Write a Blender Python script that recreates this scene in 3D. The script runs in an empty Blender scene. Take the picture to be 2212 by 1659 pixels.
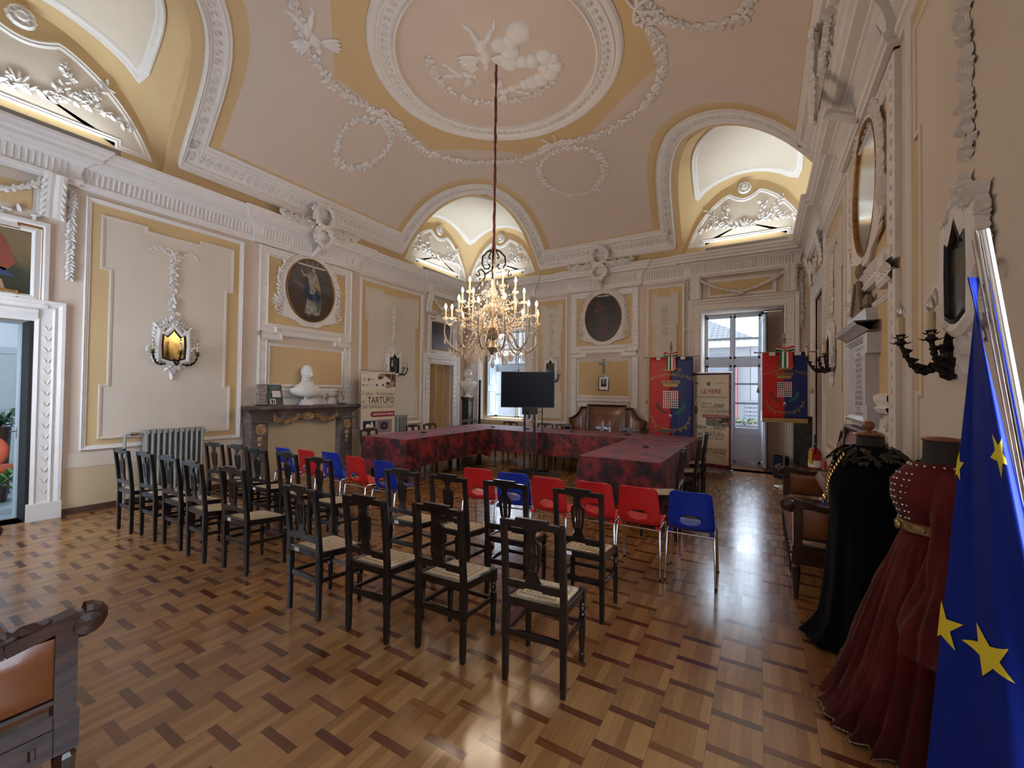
import bpy, bmesh, math, random
from mathutils import Vector, Matrix, Euler
PI=math.pi; sin=math.sin; cos=math.cos; R_=math.radians
SC=bpy.context.scene; COL=SC.collection
# ---------------------------------------------------------------- camera
CAMP=(904.903,R_(30.714),R_(.964),R_(.691))
def _cam():
    f,yaw,pit,rol=CAMP
    F=Vector((-sin(yaw)*cos(pit),cos(yaw)*cos(pit),sin(pit)))
    R0=Vector((cos(yaw),sin(yaw),0)); U0=R0.cross(F)
    Rv=R0*cos(rol)+U0*sin(rol); U=-R0*sin(rol)+U0*cos(rol)
    c=bpy.data.cameras.new('camera'); c.sensor_width=36; c.lens=36*f/2212; c.clip_start=.05; c.clip_end=200
    o=bpy.data.objects.new('camera',c); COL.objects.link(o)
    o.matrix_world=Matrix(((Rv.x,U.x,-F.x,0),(Rv.y,U.y,-F.y,0),(Rv.z,U.z,-F.z,1.6),(0,0,0,1)))
    SC.camera=o
_cam()
# ---------------------------------------------------------------- light and exposure
SC.view_settings.view_transform='Standard'; SC.view_settings.look='None'
SC.view_settings.exposure=0.34; SC.view_settings.gamma=1.0; SC.view_settings.use_curve_mapping=False
wd=bpy.data.worlds.new('world'); SC.world=wd; wd.use_nodes=True
_bg=wd.node_tree.nodes['Background']; _bg.inputs[0].default_value=(.68,.82,1,1); _bg.inputs[1].default_value=WORLD=9.0
def area(name,loc,rot,sx,sy,power,col,portal=False):
    l=bpy.data.lights.new(name,'AREA'); l.shape='RECTANGLE'; l.size=sx; l.size_y=sy; l.energy=power; l.color=col
    o=bpy.data.objects.new(name,l); COL.objects.link(o); o.location=loc; o.rotation_euler=rot
    if portal: l.cycles.is_portal=True
    return o
DAY=(.72,.84,1.0)
# daylight through the two windows of the end wall
for n,x,z,h,w in (('window_daylight',-6.2,2.1,2.4,1.0),('french_door_daylight',-.6,2.1,2.5,1.0)):
    area(n,(x,10.9,z),(R_(90),0,PI),w,h,1,DAY,True)
P_BULB=4.2; P_LED=10.0; P_SIDE=22
COLOR_BULB=(1,.78,.56)
# ---------------------------------------------------------------- helpers
def V(*a): return Vector(a)
class MB:
    def __init__(s): s.v=[]; s.f=[]; s.m=[]; s.mi=0
    def add(s,vs,fs):
        b=len(s.v); s.v+= [Vector(p) for p in vs]; s.f+= [tuple(i+b for i in f) for f in fs]; s.m+=[s.mi]*len(fs)
    def box(s,c,d,rz=0,M=None,rot=None):
        hx,hy,hz=d[0]/2,d[1]/2,d[2]/2
        vs=[Vector((x*hx,y*hy,z*hz)) for x in(-1,1) for y in(-1,1) for z in(-1,1)]
        if rot is not None: vs=[rot@p for p in vs]
        if rz: q=Matrix.Rotation(rz,3,'Z'); vs=[q@p for p in vs]
        vs=[p+Vector(c) for p in vs]
        if M: vs=[M(*p) for p in vs]
        s.add(vs,[(0,1,3,2),(4,6,7,5),(0,4,5,1),(2,3,7,6),(0,2,6,4),(1,5,7,3)])
    def bar(s,p,q,w,h=None,up=(0,0,1)):
        p=Vector(p);q=Vector(q); h=h or w; t=(q-p).normalized(); u=Vector(up)
        if abs(t.dot(u))>.98: u=Vector((0,1,0))
        a=t.cross(u).normalized(); b=a.cross(t)
        vs=[e+a*(x*w/2)+b*(y*h/2) for e in(p,q) for x,y in((-1,-1),(1,-1),(1,1),(-1,1))]
        s.add(vs,[(3,2,1,0),(4,5,6,7),(0,1,5,4),(1,2,6,5),(2,3,7,6),(3,0,4,7)])
    def tube(s,pts,r,n=8,closed=False,cap=True):
        pts=[Vector(p) for p in pts]; N=len(pts)
        rs=r if isinstance(r,(list,tuple)) else [r]*N
        vs=[];prev=None
        for i,p in enumerate(pts):
            a=pts[i-1] if (i>0 or closed) else p; b=pts[(i+1)%N] if (i<N-1 or closed) else p
            t=(b-a); t=t.normalized() if t.length>1e-9 else Vector((0,0,1))
            if prev is None:
                u=Vector((0,0,1)) if abs(t.z)<.9 else Vector((1,0,0)); x=t.cross(u).normalized()
            else:
                x=prev-t*prev.dot(t); x=x.normalized() if x.length>1e-6 else t.orthogonal().normalized()
            prev=x; y=t.cross(x)
            vs+=[p+(x*cos(2*PI*k/n)+y*sin(2*PI*k/n))*rs[i] for k in range(n)]
        fs=[]
        for i in range(N if closed else N-1):
            j=(i+1)%N
            for k in range(n):
                l=(k+1)%n; fs.append((i*n+k,i*n+l,j*n+l,j*n+k))
        if cap and not closed: fs+=[tuple(range(n))[::-1],tuple(range((N-1)*n,N*n))]
        s.add(vs,fs)
    def lathe(s,prof,n=16,c=(0,0,0),mat=None,cap=True,sq=None):
        c=Vector(c); vs=[]
        for r,z in prof:
            for k in range(n):
                a=2*PI*(k+.5)/n; p=Vector((r*cos(a),r*sin(a),z))
                if sq: p.x*=sq[0]; p.y*=sq[1]
                if mat is not None: p=mat@p
                vs.append(p+c)
        N=len(prof); fs=[(i*n+k,i*n+(k+1)%n,(i+1)*n+(k+1)%n,(i+1)*n+k) for i in range(N-1) for k in range(n)]
        if cap: fs+=[tuple(range(n))[::-1],tuple(range((N-1)*n,N*n))]
        s.add(vs,fs)
    def ball(s,c,r,n=8,m=6,mat=None):
        if not isinstance(r,(tuple,list)): r=(r,r,r)
        prof=[(max(sin(PI*i/m),.02),-cos(PI*i/m)) for i in range(m+1)]
        A=Matrix.Diagonal(Vector(r))
        s.lathe(prof,n,c,(mat@A) if mat is not None else A)
    def grid(s,f,nu,nv,flip=False):
        vs=[f(i/nu,j/nv) for i in range(nu+1) for j in range(nv+1)]; w=nv+1
        fs=[(i*w+j,(i+1)*w+j,(i+1)*w+j+1,i*w+j+1) for i in range(nu) for j in range(nv)]
        s.add(vs,fs)
    def prism(s,poly,M,d0,d1):
        n=len(poly); vs=[M(a,b,d0) for a,b in poly]+[M(a,b,d1) for a,b in poly]
        s.add(vs,[tuple(range(n)),tuple(range(n,2*n))[::-1]]+[(i,(i+1)%n,(i+1)%n+n,i+n) for i in range(n)])
    def sweep(s,path,prof,M,closed=True):
        P=[Vector(p) for p in path]; n=len(P); k=len(prof); vs=[]
        for i in range(n):
            a=P[i-1] if (i>0 or closed) else None; b=P[(i+1)%n] if (i<n-1 or closed) else None
            t1=(P[i]-a).normalized() if a is not None and (P[i]-a).length>1e-9 else None
            t2=(b-P[i]).normalized() if b is not None and (b-P[i]).length>1e-9 else None
            if t1 is None: t1=t2
            if t2 is None: t2=t1
            n1=Vector((-t1.y,t1.x)); n2=Vector((-t2.y,t2.x)); m=n1+n2
            m=m/max(m.length_squared/2,.35) if m.length>1e-6 else n1
            for o,h in prof: q=P[i]+m*o; vs.append(M(q.x,q.y,h))
        fs=[]
        for i in range(n if closed else n-1):
            j=(i+1)%n
            for l in range(k-1): fs.append((i*k+l,j*k+l,j*k+l+1,i*k+l+1))
        s.add(vs,fs)
MATS={}
def obj(name,mb,mat,parent=None,smooth=False,kind=None,label=None,off=None,auto=None,fixn=True,mods=None):
    me=bpy.data.meshes.new(name)
    off=Vector(off) if off is not None else (Vector(parent['_w']) if parent is not None and '_w' in parent.keys() else Vector((0,0,0)))
    me.from_pydata([tuple(p-off) for p in mb.v],[],mb.f)
    mats=mat if isinstance(mat,(list,tuple)) else [mat]
    for m in mats: me.materials.append(m)
    if len(mats)>1: me.polygons.foreach_set('material_index',mb.m)
    if fixn:
        b=bmesh.new(); b.from_mesh(me); bmesh.ops.recalc_face_normals(b,faces=b.faces); b.to_mesh(me); b.free()
    if smooth:
        me.polygons.foreach_set('use_smooth',[True]*len(me.polygons))
        if auto:
            try: me.set_sharp_from_angle(angle=R_(auto))
            except Exception: pass
    o=bpy.data.objects.new(name,me); COL.objects.link(o)
    if parent is not None: o.parent=parent
    elif off.length>0: o.location=off
    if kind: o['kind']=kind
    if label: o['label']=label
    if parent is not None and '_w' in parent.keys(): o['_w']=list(parent['_w'])
    return o
def thing(name,label,cat,loc=(0,0,0),rz=0,group=None,world=False):
    o=bpy.data.objects.new(name,None); COL.objects.link(o); o.empty_display_size=.1
    o.location=loc; o.rotation_euler=(0,0,rz); o['label']=label; o['category']=cat
    if group: o['group']=group
    if world: o['_w']=list(loc)      # its parts are given in room coordinates
    return o
def tag(o,label,cat,group=None,kind=None):
    o['label']=label; o['category']=cat
    if group: o['group']=group
    if kind: o['kind']=kind
    return o
def kids(o): return [c for c in bpy.data.objects if c.parent==o]
def dup(root,loc,rz,label,group=None):
    def cp(o,par):
        c=o.copy(); COL.objects.link(c)
        if par is not None: c.parent=par
        for ch in KID.get(o.name,[]): cp(ch,c)
        return c
    KID={}
    for o in bpy.data.objects:
        if o.parent is not None: KID.setdefault(o.parent.name,[]).append(o)
    r=cp(root,None); r.location=loc; r.rotation_euler=(0,0,rz); r['label']=label
    if group: r['group']=group
    return r
def finish():
    for o in bpy.data.objects:
        if '_w' in o.keys(): del o['_w']
# ---------------------------------------------------------------- materials
class NT:
    def __init__(s,name):
        s.mat=bpy.data.materials.new(name); s.mat.use_nodes=True; s.t=s.mat.node_tree; s.b=s.t.nodes['Principled BSDF']
        s.tc=s.t.nodes.new('ShaderNodeTexCoord')
    def new(s,ty,**k):
        n=s.t.nodes.new(ty)
        for a,b in k.items(): setattr(n,a,b)
        return n
    def link(s,a,b): s.t.links.new(a,b)
    def _in(s,sock,v):
        if isinstance(v,(int,float)): sock.default_value=v
        elif isinstance(v,(tuple,list)): sock.default_value=tuple(v)+((1,) if len(v)==3 and sock.type=='RGBA' else ())
        else: s.link(v,sock)
    def m(s,op,a,b=0.,c=None):
        n=s.new('ShaderNodeMath',operation=op); s._in(n.inputs[0],a); s._in(n.inputs[1],b)
        if c is not None: s._in(n.inputs[2],c)
        return n.outputs[0]
    def mix(s,f,a,b,bt='MIX'):
        n=s.new('ShaderNodeMix',data_type='RGBA',blend_type=bt); s._in(n.inputs[0],f); s._in(n.inputs[6],a); s._in(n.inputs[7],b); return n.outputs[2]
    def noise(s,scale,detail=3,vec=None,sc=None,rough=.5,out=0):
        n=s.new('ShaderNodeTexNoise'); n.inputs['Scale'].default_value=scale; n.inputs['Detail'].default_value=detail; n.inputs['Roughness'].default_value=rough
        v=vec or s.tc.outputs['Object']
        if sc:
            mp=s.new('ShaderNodeMapping'); mp.inputs['Scale'].default_value=sc; s.link(v,mp.inputs[0]); v=mp.outputs[0]
        s.link(v,n.inputs['Vector']); return n.outputs[out]
    def ramp(s,f,stops):
        n=s.new('ShaderNodeValToRGB'); s._in(n.inputs[0],f); e=n.color_ramp.elements
        while len(e)<len(stops): e.new(.5)
        for i,(p,c) in enumerate(stops): e[i].position=p; e[i].color=tuple(c)+(1,)
        return n.outputs[0]
    def bump(s,h,st=.3,dist=.01):
        n=s.new('ShaderNodeBump'); n.inputs['Strength'].default_value=st; n.inputs['Distance'].default_value=dist; s._in(n.inputs['Height'],h); s.link(n.outputs[0],s.b.inputs['Normal'])
    def xyz(s,v=None):
        n=s.new('ShaderNodeSeparateXYZ'); s.link(v or s.tc.outputs['Object'],n.inputs[0]); return n.outputs
    def base(s,c): s._in(s.b.inputs['Base Color'],c)
    def set(s,rough=None,metal=None,spec=None,coat=None,trans=None,sheen=None,ior=None,alpha=None):
        for k,v in (('Roughness',rough),('Metallic',metal),('Specular IOR Level',spec),('Coat Weight',coat),('Transmission Weight',trans),('Sheen Weight',sheen),('IOR',ior),('Alpha',alpha)):
            if v is not None: s._in(s.b.inputs[k],v)
def mat(name,c,rough=.6,metal=0,var=.08,scale=6,bump=0,bs=40,spec=None,coat=None,sheen=None,c2=None,stretch=None,dist=.004,ior=None):
    n=NT(name); f=n.noise(scale,4,sc=stretch)
    d=c2 or tuple(max(0,x*(1-var*2.2)) for x in c)
    n.base(n.ramp(f,[(.3,d),(.7,c)]))
    n.set(rough=rough,metal=metal,spec=spec,coat=coat,sheen=sheen,ior=ior)
    if bump: n.bump(n.noise(bs,4,sc=stretch),bump,dist)
    return n.mat
C_CREAM=(.64,.52,.42); C_OCH=(.63,.445,.23); C_WHITE=(.76,.715,.68)
M_cream=mat('cream_plaster',C_CREAM,.85,var=.04,scale=1.2,bump=.12,bs=60)
M_pale=mat('pale_plaster',(.67,.58,.48),.85,var=.04,scale=1.5,bump=.1,bs=60)
M_ochre=mat('ochre_plaster',C_OCH,.85,var=.05,scale=1.5,bump=.12,bs=60)
M_white=mat('white_stucco',C_WHITE,.75,var=.03,scale=8,bump=.15,bs=80)
M_gold=mat('gilding',(.42,.2,.05),.45,.6,var=.2,scale=20)
M_iron=mat('dark_iron',(.035,.03,.027),.45,.7,var=.3,scale=30,bump=.3,bs=90)
M_ivory=mat('candle_sleeve',(.60,.48,.29),.5,var=.06,scale=20)
M_blackwood=mat('ebonised_wood',(.011,.008,.007),.3,var=.3,scale=5,stretch=(4,4,.6),bump=.05,bs=60,coat=.3)
M_brownwood=mat('dark_walnut',(.075,.03,.018),.3,var=.35,scale=8,stretch=(1,1,5),bump=.06,bs=60,coat=.3)
M_leather=mat('brown_leather',(.24,.080,.028),.3,var=.18,scale=6,bump=.25,bs=160,dist=.002,coat=.15)
M_chrome=mat('chrome',(.75,.75,.76),.12,1,var=.02)
M_black=mat('black_plastic',(.012,.012,.014),.4,var=.1)
M_redp=mat('red_plastic',(.60,.016,.016),.38,var=.02)
M_bluep=mat('blue_plastic',(.006,.03,.33),.38,var=.02)
M_greypaint=mat('grey_radiator_paint',(.33,.325,.30),.4,var=.06)
M_marblew=mat('white_marble',(.78,.75,.71),.42,var=.04,scale=5)
M_winpaint=mat('grey_blue_window_paint',(.58,.66,.74),.5,var=.05,scale=5)
M_shut=mat('pale_shutter_paint',(.55,.62,.66),.5,var=.03)
M_paper=mat('cream_banner_print',(.68,.60,.45),.5,var=.02)
M_ink=mat('dark_brown_ink',(.07,.03,.025),.6,var=.1)
M_redink=mat('dark_red_ink',(.33,.03,.03),.6,var=.05)
M_wht=mat('white_print',(.85,.84,.82),.6,var=.01)
M_blk=mat('black_print',(.01,.01,.015),.6,var=.05)
M_green=mat('green_cloth',(.01,.17,.07),.7,var=.05)
M_tapegold=mat('gold_thread',(.50,.34,.12),.5,.3,var=.15,scale=60)
M_skinp=mat('printed_skin_tone',(.48,.26,.17),.6,var=.15,scale=20)
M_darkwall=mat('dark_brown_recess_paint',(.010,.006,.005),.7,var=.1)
M_skirt=mat('brown_skirting',(.10,.045,.028),.5,var=.15)
def glassmat(name='window_glass',tint=(1,1,1),gl=.08):
    m=bpy.data.materials.new(name); m.use_nodes=True; t=m.node_tree; t.nodes.clear()
    o=t.nodes.new('ShaderNodeOutputMaterial'); a=t.nodes.new('ShaderNodeBsdfTransparent'); g=t.nodes.new('ShaderNodeBsdfGlossy'); x=t.nodes.new('ShaderNodeMixShader')
    a.inputs[0].default_value=tuple(tint)+(1,); g.inputs['Roughness'].default_value=.03; x.inputs[0].default_value=gl
    t.links.new(a.outputs[0],x.inputs[1]); t.links.new(g.outputs[0],x.inputs[2]); t.links.new(x.outputs[0],o.inputs[0]); return m
M_glass=glassmat()
def emis(name,c,s):
    n=NT(name); n.base(c); n._in(n.b.inputs['Emission Color'],c); n.b.inputs['Emission Strength'].default_value=s; return n.mat
M_bulb=emis('lit_bulb',(1,.80,.55),26)
M_dead=glassmat('unlit_bulb_glass',(.86,.84,.80),.45)
# crystal: cheap clear glass with strong sparkle
def crystal():
    m=bpy.data.materials.new('cut_crystal'); m.use_nodes=True; t=m.node_tree; t.nodes.clear()
    o=t.nodes.new('ShaderNodeOutputMaterial'); a=t.nodes.new('ShaderNodeBsdfTransparent'); g=t.nodes.new('ShaderNodeBsdfGlossy'); x=t.nodes.new('ShaderNodeMixShader'); l=t.nodes.new('ShaderNodeLayerWeight'); l.inputs[0].default_value=.5
    d=t.nodes.new('ShaderNodeBsdfTranslucent'); d.inputs[0].default_value=(.88,.82,.75,1); y=t.nodes.new('ShaderNodeMixShader'); y.inputs[0].default_value=.38
    a.inputs[0].default_value=(.97,.93,.88,1); g.inputs[0].default_value=(1,.93,.85,1); g.inputs['Roughness'].default_value=.08
    t.links.new(l.outputs['Facing'],x.inputs[0]); t.links.new(a.outputs[0],x.inputs[1]); t.links.new(g.outputs[0],x.inputs[2])
    t.links.new(x.outputs[0],y.inputs[1]); t.links.new(d.outputs[0],y.inputs[2]); t.links.new(y.outputs[0],o.inputs[0]); return m
M_crystal=crystal()
M_brass=mat('aged_brass',(.42,.33,.24),.28,.6,var=.15,scale=30)
M_mirror=mat('old_mirror_glass',(.50,.49,.44),.12,1,var=.15,scale=5)
M_mirrordark=mat('dark_antique_mirror',(.16,.17,.17),.2,.9,var=.3,scale=9)
def rushmat():
    n=NT('woven_rush'); x,y,z=n.xyz()
    ax=n.m('ABSOLUTE',x); ay=n.m('ABSOLUTE',n.m('SUBTRACT',y,0.0))
    sel=n.m('GREATER_THAN',ax,ay)
    u=n.m('ADD',n.m('MULTIPLY',sel,y),n.m('MULTIPLY',n.m('SUBTRACT',1,sel),x))
    v=n.m('ADD',n.m('MULTIPLY',sel,x),n.m('MULTIPLY',n.m('SUBTRACT',1,sel),y))
    w=n.m('SINE',n.m('ADD',n.m('MULTIPLY',u,520),n.m('MULTIPLY',n.m('SINE',n.m('MULTIPLY',v,230)),1.6)))
    k=n.m('SINE',n.m('MULTIPLY',v,190)); h=n.m('ADD',n.m('MULTIPLY',w,.5),n.m('MULTIPLY',k,.5))
    f=n.m('ADD',n.m('MULTIPLY',h,.35),n.m('ADD',n.m('MULTIPLY',n.noise(60,3),.5),.2))
    n.base(n.ramp(f,[(.1,(.26,.16,.08)),(.42,(.62,.48,.31)),(.8,(.84,.71,.52))])); n.set(rough=.75); n.bump(h,.8,.006); return n.mat
M_rush=rushmat()
# ---------------------------------------------------------------- room shape
XL,XR,YB,YN=-7.4,.85,9.84,-.13; CX,CY=-3.275,4.855; HX,HY=4.125,4.985
def WL(a,z,d): return Vector((XL+d,a,z))
def WB(a,z,d): return Vector((a,YB-d,z))
def WR(a,z,d): return Vector((XR-d,a,z))
def WN(a,z,d): return Vector((a,YN+d,z))
def prof_(d):
    u=min(max(1-d/4.125,0),1); return 4.55+1.65*(1-u**4)
def zs(x,y): return min(prof_(HX-abs(x-CX)),prof_(HY-abs(y-CY)))
def CE(x,y,d):
    e=.02; gx=(zs(x+e,y)-zs(x-e,y))/(2*e); gy=(zs(x,y+e)-zs(x,y-e))/(2*e)
    if abs(x-CX)>HX-.03: gx=0 if abs(gx)<.01 else gx
    n=Vector((gx,gy,-1)).normalized(); return Vector((x,y,zs(x,y)))+n*d
OA,OB=2.32,2.65
def gopen(x,y,o=0.): # <1 inside a corner opening grown by o
    dx=max(HX-abs(x-CX),0); dy=max(HY-abs(y-CY),0); return ((dx/(OA+o))**3+(dy/(OB+o))**3)**(1/3)
def bound(th,m=0.,o=0.):
    c,s=cos(th),sin(th); lo,hi=0.,8.
    def ins(r):
        x,y=CX+c*r,CY+s*r
        return abs(c*r)<=HX-m and abs(s*r)<=HY-m and gopen(x,y,o)>=1
    # march (domain is star shaped about the centre)
    r=1.5
    while ins(r): r+=.05
    lo=r-.05; hi=r
    for _ in range(24):
        mid=(lo+hi)/2
        if ins(mid): lo=mid
        else: hi=mid
    return lo
def curve(m,o,N=720):
    pts=[]
    for i in range(N):
        th=2*PI*(i+.5)/N; r=bound(th,m,o); pts.append((CX+cos(th)*r,CY+sin(th)*r))
    return pts
def resample(path,step,closed=True):
    P=[Vector(p) for p in path]; 
    if closed: P.append(P[0])
    out=[];acc=0.
    for a,b in zip(P,P[1:]):
        L=(b-a).length
        while acc<L:
            q=a+(b-a)*(acc/L) if L>0 else a
            out.append((q,(b-a).normalized())); acc+=step
        acc-=L
    return out
# ---------------------------------------------------------------- floor
def floor_mat():
    n=NT('parquet'); x,y,z=n.xyz()
    X=n.m('DIVIDE',n.m('ADD',x,2.67),.2235); ci=n.m('FLOOR',X); fx=n.m('FRACT',X)
    par=n.m('FLOORED_MODULO',ci,2)
    Y=n.m('DIVIDE',n.m('ADD',n.m('SUBTRACT',y,1.232),n.m('MULTIPLY',par,.1232)),.2464); ri=n.m('FLOOR',Y); fy=n.m('FRACT',Y)
    dark=n.m('LESS_THAN',fy,.175)
    ns=n.m('FLOOR',n.m('MULTIPLY',fx,5)); fs=n.m('FRACT',n.m('MULTIPLY',fx,5))
    cv=n.new('ShaderNodeCombineXYZ'); n._in(cv.inputs[0],n.m('ADD',n.m('MULTIPLY',ci,7),n.m('MULTIPLY',ns,n.m('SUBTRACT',1,dark)))); n._in(cv.inputs[1],ri); n._in(cv.inputs[2],dark)
    wn=n.new('ShaderNodeTexWhiteNoise'); n.link(cv.outputs[0],wn.inputs[0]); rnd=wn.outputs[0]
    cv2=n.new('ShaderNodeVectorMath',operation='ADD'); n.link(n.tc.outputs['Object'],cv2.inputs[0]); sc=n.new('ShaderNodeVectorMath',operation='SCALE'); n.link(wn.outputs[1],sc.inputs[0]); sc.inputs['Scale'].default_value=9; n.link(sc.outputs[0],cv2.inputs[1])
    gl=n.noise(6,5,cv2.outputs[0],sc=(14,1.3,1)); gd=n.noise(6,5,cv2.outputs[0],sc=(1.3,14,1))
    lt=n.ramp(n.m('ADD',n.m('MULTIPLY',rnd,.55),n.m('MULTIPLY',gl,.5)),[(.12,(.18,.078,.026)),(.5,(.28,.13,.045)),(.95,(.38,.195,.072))])
    dk=n.ramp(n.m('ADD',n.m('MULTIPLY',rnd,.7),n.m('MULTIPLY',gd,.35)),[(.1,(.065,.018,.007)),(.6,(.12,.036,.013)),(.97,(.30,.12,.04))])
    c=n.mix(dark,lt,dk)
    e=n.m('LESS_THAN',n.m('MINIMUM',fx,n.m('SUBTRACT',1,fx)),.006)
    e2=n.m('LESS_THAN',n.m('ABSOLUTE',n.m('SUBTRACT',fy,.175)),.006); e3=n.m('LESS_THAN',fy,.006)
    e4=n.m('MULTIPLY',n.m('LESS_THAN',fs,.02),n.m('SUBTRACT',1,dark))
    ed=n.m('MAXIMUM',n.m('MAXIMUM',e,e2),n.m('MAXIMUM',e3,e4))
    c=n.mix(n.m('MULTIPLY',ed,.55),c,(.04,.018,.01)); n.base(c)
    n.set(rough=n.m('ADD',n.m('MULTIPLY',n.noise(1.7,3),.12),n.m('ADD',n.m('MULTIPLY',rnd,.04),.12)),spec=.5,ior=1.72)
    h=n.m('ADD',n.m('MULTIPLY',n.m('SUBTRACT',1,ed),.4),n.m('ADD',n.m('MULTIPLY',rnd,.3),n.m('MULTIPLY',n.noise(3,2),1.2)))
    n.bump(h,.13,.006); return n.mat
mb=MB(); mb.box((CX,CY+.5,-.05),(8.9,11.6,.1)); obj('floor',mb,floor_mat(),kind='structure')
# ---------------------------------------------------------------- walls
def wallmesh(M,a0,a1,z0,z1,holes,th=.0):
    mb=MB(); As=sorted({a0,a1}|{h[i] for h in holes for i in(0,1)}); Zs=sorted({z0,z1}|{h[i] for h in holes for i in(2,3)})
    for p,q in zip(As,As[1:]):
        for r,s in zip(Zs,Zs[1:]):
            ca,cz=(p+q)/2,(r+s)/2
            if any(h[0]<ca<h[1] and h[2]<cz<h[3] for h in holes): continue
            mb.add([M(p,r,0),M(q,r,0),M(q,s,0),M(p,s,0)],[(0,1,2,3)])
            mb.add([M(p,r,-.3),M(q,r,-.3),M(q,s,-.3),M(p,s,-.3)],[(0,1,2,3)])
    for h in holes: # reveal faces through the wall thickness
        p,q,r,s=h[:4]
        for (u,v),(u2,v2) in (((p,r),(p,s)),((q,r),(q,s)),((p,s),(q,s)),((p,r),(q,r))):
            mb.add([M(u,v,0),M(u2,v2,0),M(u2,v2,-.3),M(u,v,-.3)],[(0,1,2,3)])
    return mb
ZT=6.6
DL=[(.45,1.36,0,2.36),(8.24,9.2,0,2.29)]
wl=obj('wall_left',wallmesh(WL,YN,YB,0,ZT,DL),M_cream,kind='structure',fixn=False)
wr=obj('wall_right',wallmesh(WR,YN,YB,0,ZT,[(7.98,9.28,0,3.3),(.43,1.7,.6,3.2)]),M_cream,kind='structure',fixn=False)
HB=[(-6.95,-5.44,0,3.36),(-1.11,.39,0,3.36)]
wb=obj('wall_back',wallmesh(WB,XL,XR,0,ZT,HB),M_cream,kind='structure',fixn=False)
wn_=obj('wall_rear',wallmesh(WN,XL,XR,0,ZT,[(-6.7,-5.6,.8,3.2)]),M_cream,kind='structure',fixn=False)
area('rear_fill_light',(-6.15,YN-.28,2.0),(R_(90),0,0),1.1,2.4,40,DAY)  # added fill light, unseen, in a made-up opening behind the camera
area('side_window_daylight',(XR+.28,1.05,1.9),(0,R_(90),0),2.4,1.2,P_SIDE,DAY)
# ---------------------------------------------------------------- ceiling
def ceil_mat():
    n=NT('painted_vault_plaster'); x,y,z=n.xyz()
    ax=n.m('ABSOLUTE',n.m('SUBTRACT',x,CX)); ay=n.m('ABSOLUTE',n.m('SUBTRACT',y,CY))
    dx=n.m('MAXIMUM',n.m('SUBTRACT',HX,ax),0); dy=n.m('MAXIMUM',n.m('SUBTRACT',HY,ay),0)
    mn=n.m('GREATER_THAN',n.m('MINIMUM',dx,dy),.46)
    g=n.m('ADD',n.m('POWER',n.m('DIVIDE',dx,OA+.56),3),n.m('POWER',n.m('DIVIDE',dy,OB+.56),3))
    cr=n.m('MULTIPLY',mn,n.m('GREATER_THAN',g,1))
    st=n.m('MULTIPLY',n.m('LESS_THAN',ax,2.02),n.m('LESS_THAN',ay,2.14))
    st=n.m('MULTIPLY',st,n.m('LESS_THAN',n.m('ADD',n.m('MULTIPLY',ax,.624),n.m('MULTIPLY',ay,.781)),2.088))
    rr=n.m('SQRT',n.m('ADD',n.m('POWER',n.m('SUBTRACT',x,-3.22),2),n.m('POWER',n.m('SUBTRACT',y,4.88),2)))
    st=n.m('MULTIPLY',st,n.m('GREATER_THAN',rr,1.45))
    f=n.m('MULTIPLY',cr,n.m('SUBTRACT',1,st))
    v=n.noise(.9,3)
    c=n.mix(f,C_OCH,(.65,.535,.45)); c=n.mix(n.m('MULTIPLY',v,.16),c,(.36,.26,.18)); n.base(c); n.set(rough=.9); n.bump(n.noise(60,4),.12,.004); return n.mat
M_ceil=ceil_mat()
mb=MB(); N=720; K=26
rad=[bound(2*PI*(i+.5)/N) for i in range(N)]
vs=[]
for k in range(K+1):
    t=(k/K)**.62
    for i in range(N):
        th=2*PI*(i+.5)/N; r=.02+(rad[i]-.02)*t; x,y=CX+cos(th)*r,CY+sin(th)*r; vs.append((x,y,zs(x,y)))
mb.add(vs,[(k*N+i,k*N+(i+1)%N,(k+1)*N+(i+1)%N,(k+1)*N+i) for k in range(K) for i in range(N)]+[tuple(range(N))])
ceil=obj('ceiling',mb,M_ceil,kind='structure',smooth=True,auto=50,fixn=False)
mb=MB(); mb.box((CX,CY,ZT+.06),(8.9,10.6,.1)); obj('ceiling',mb,M_cream,kind='structure')  # unseen roof slab, added above the vault to keep sky light out
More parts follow.
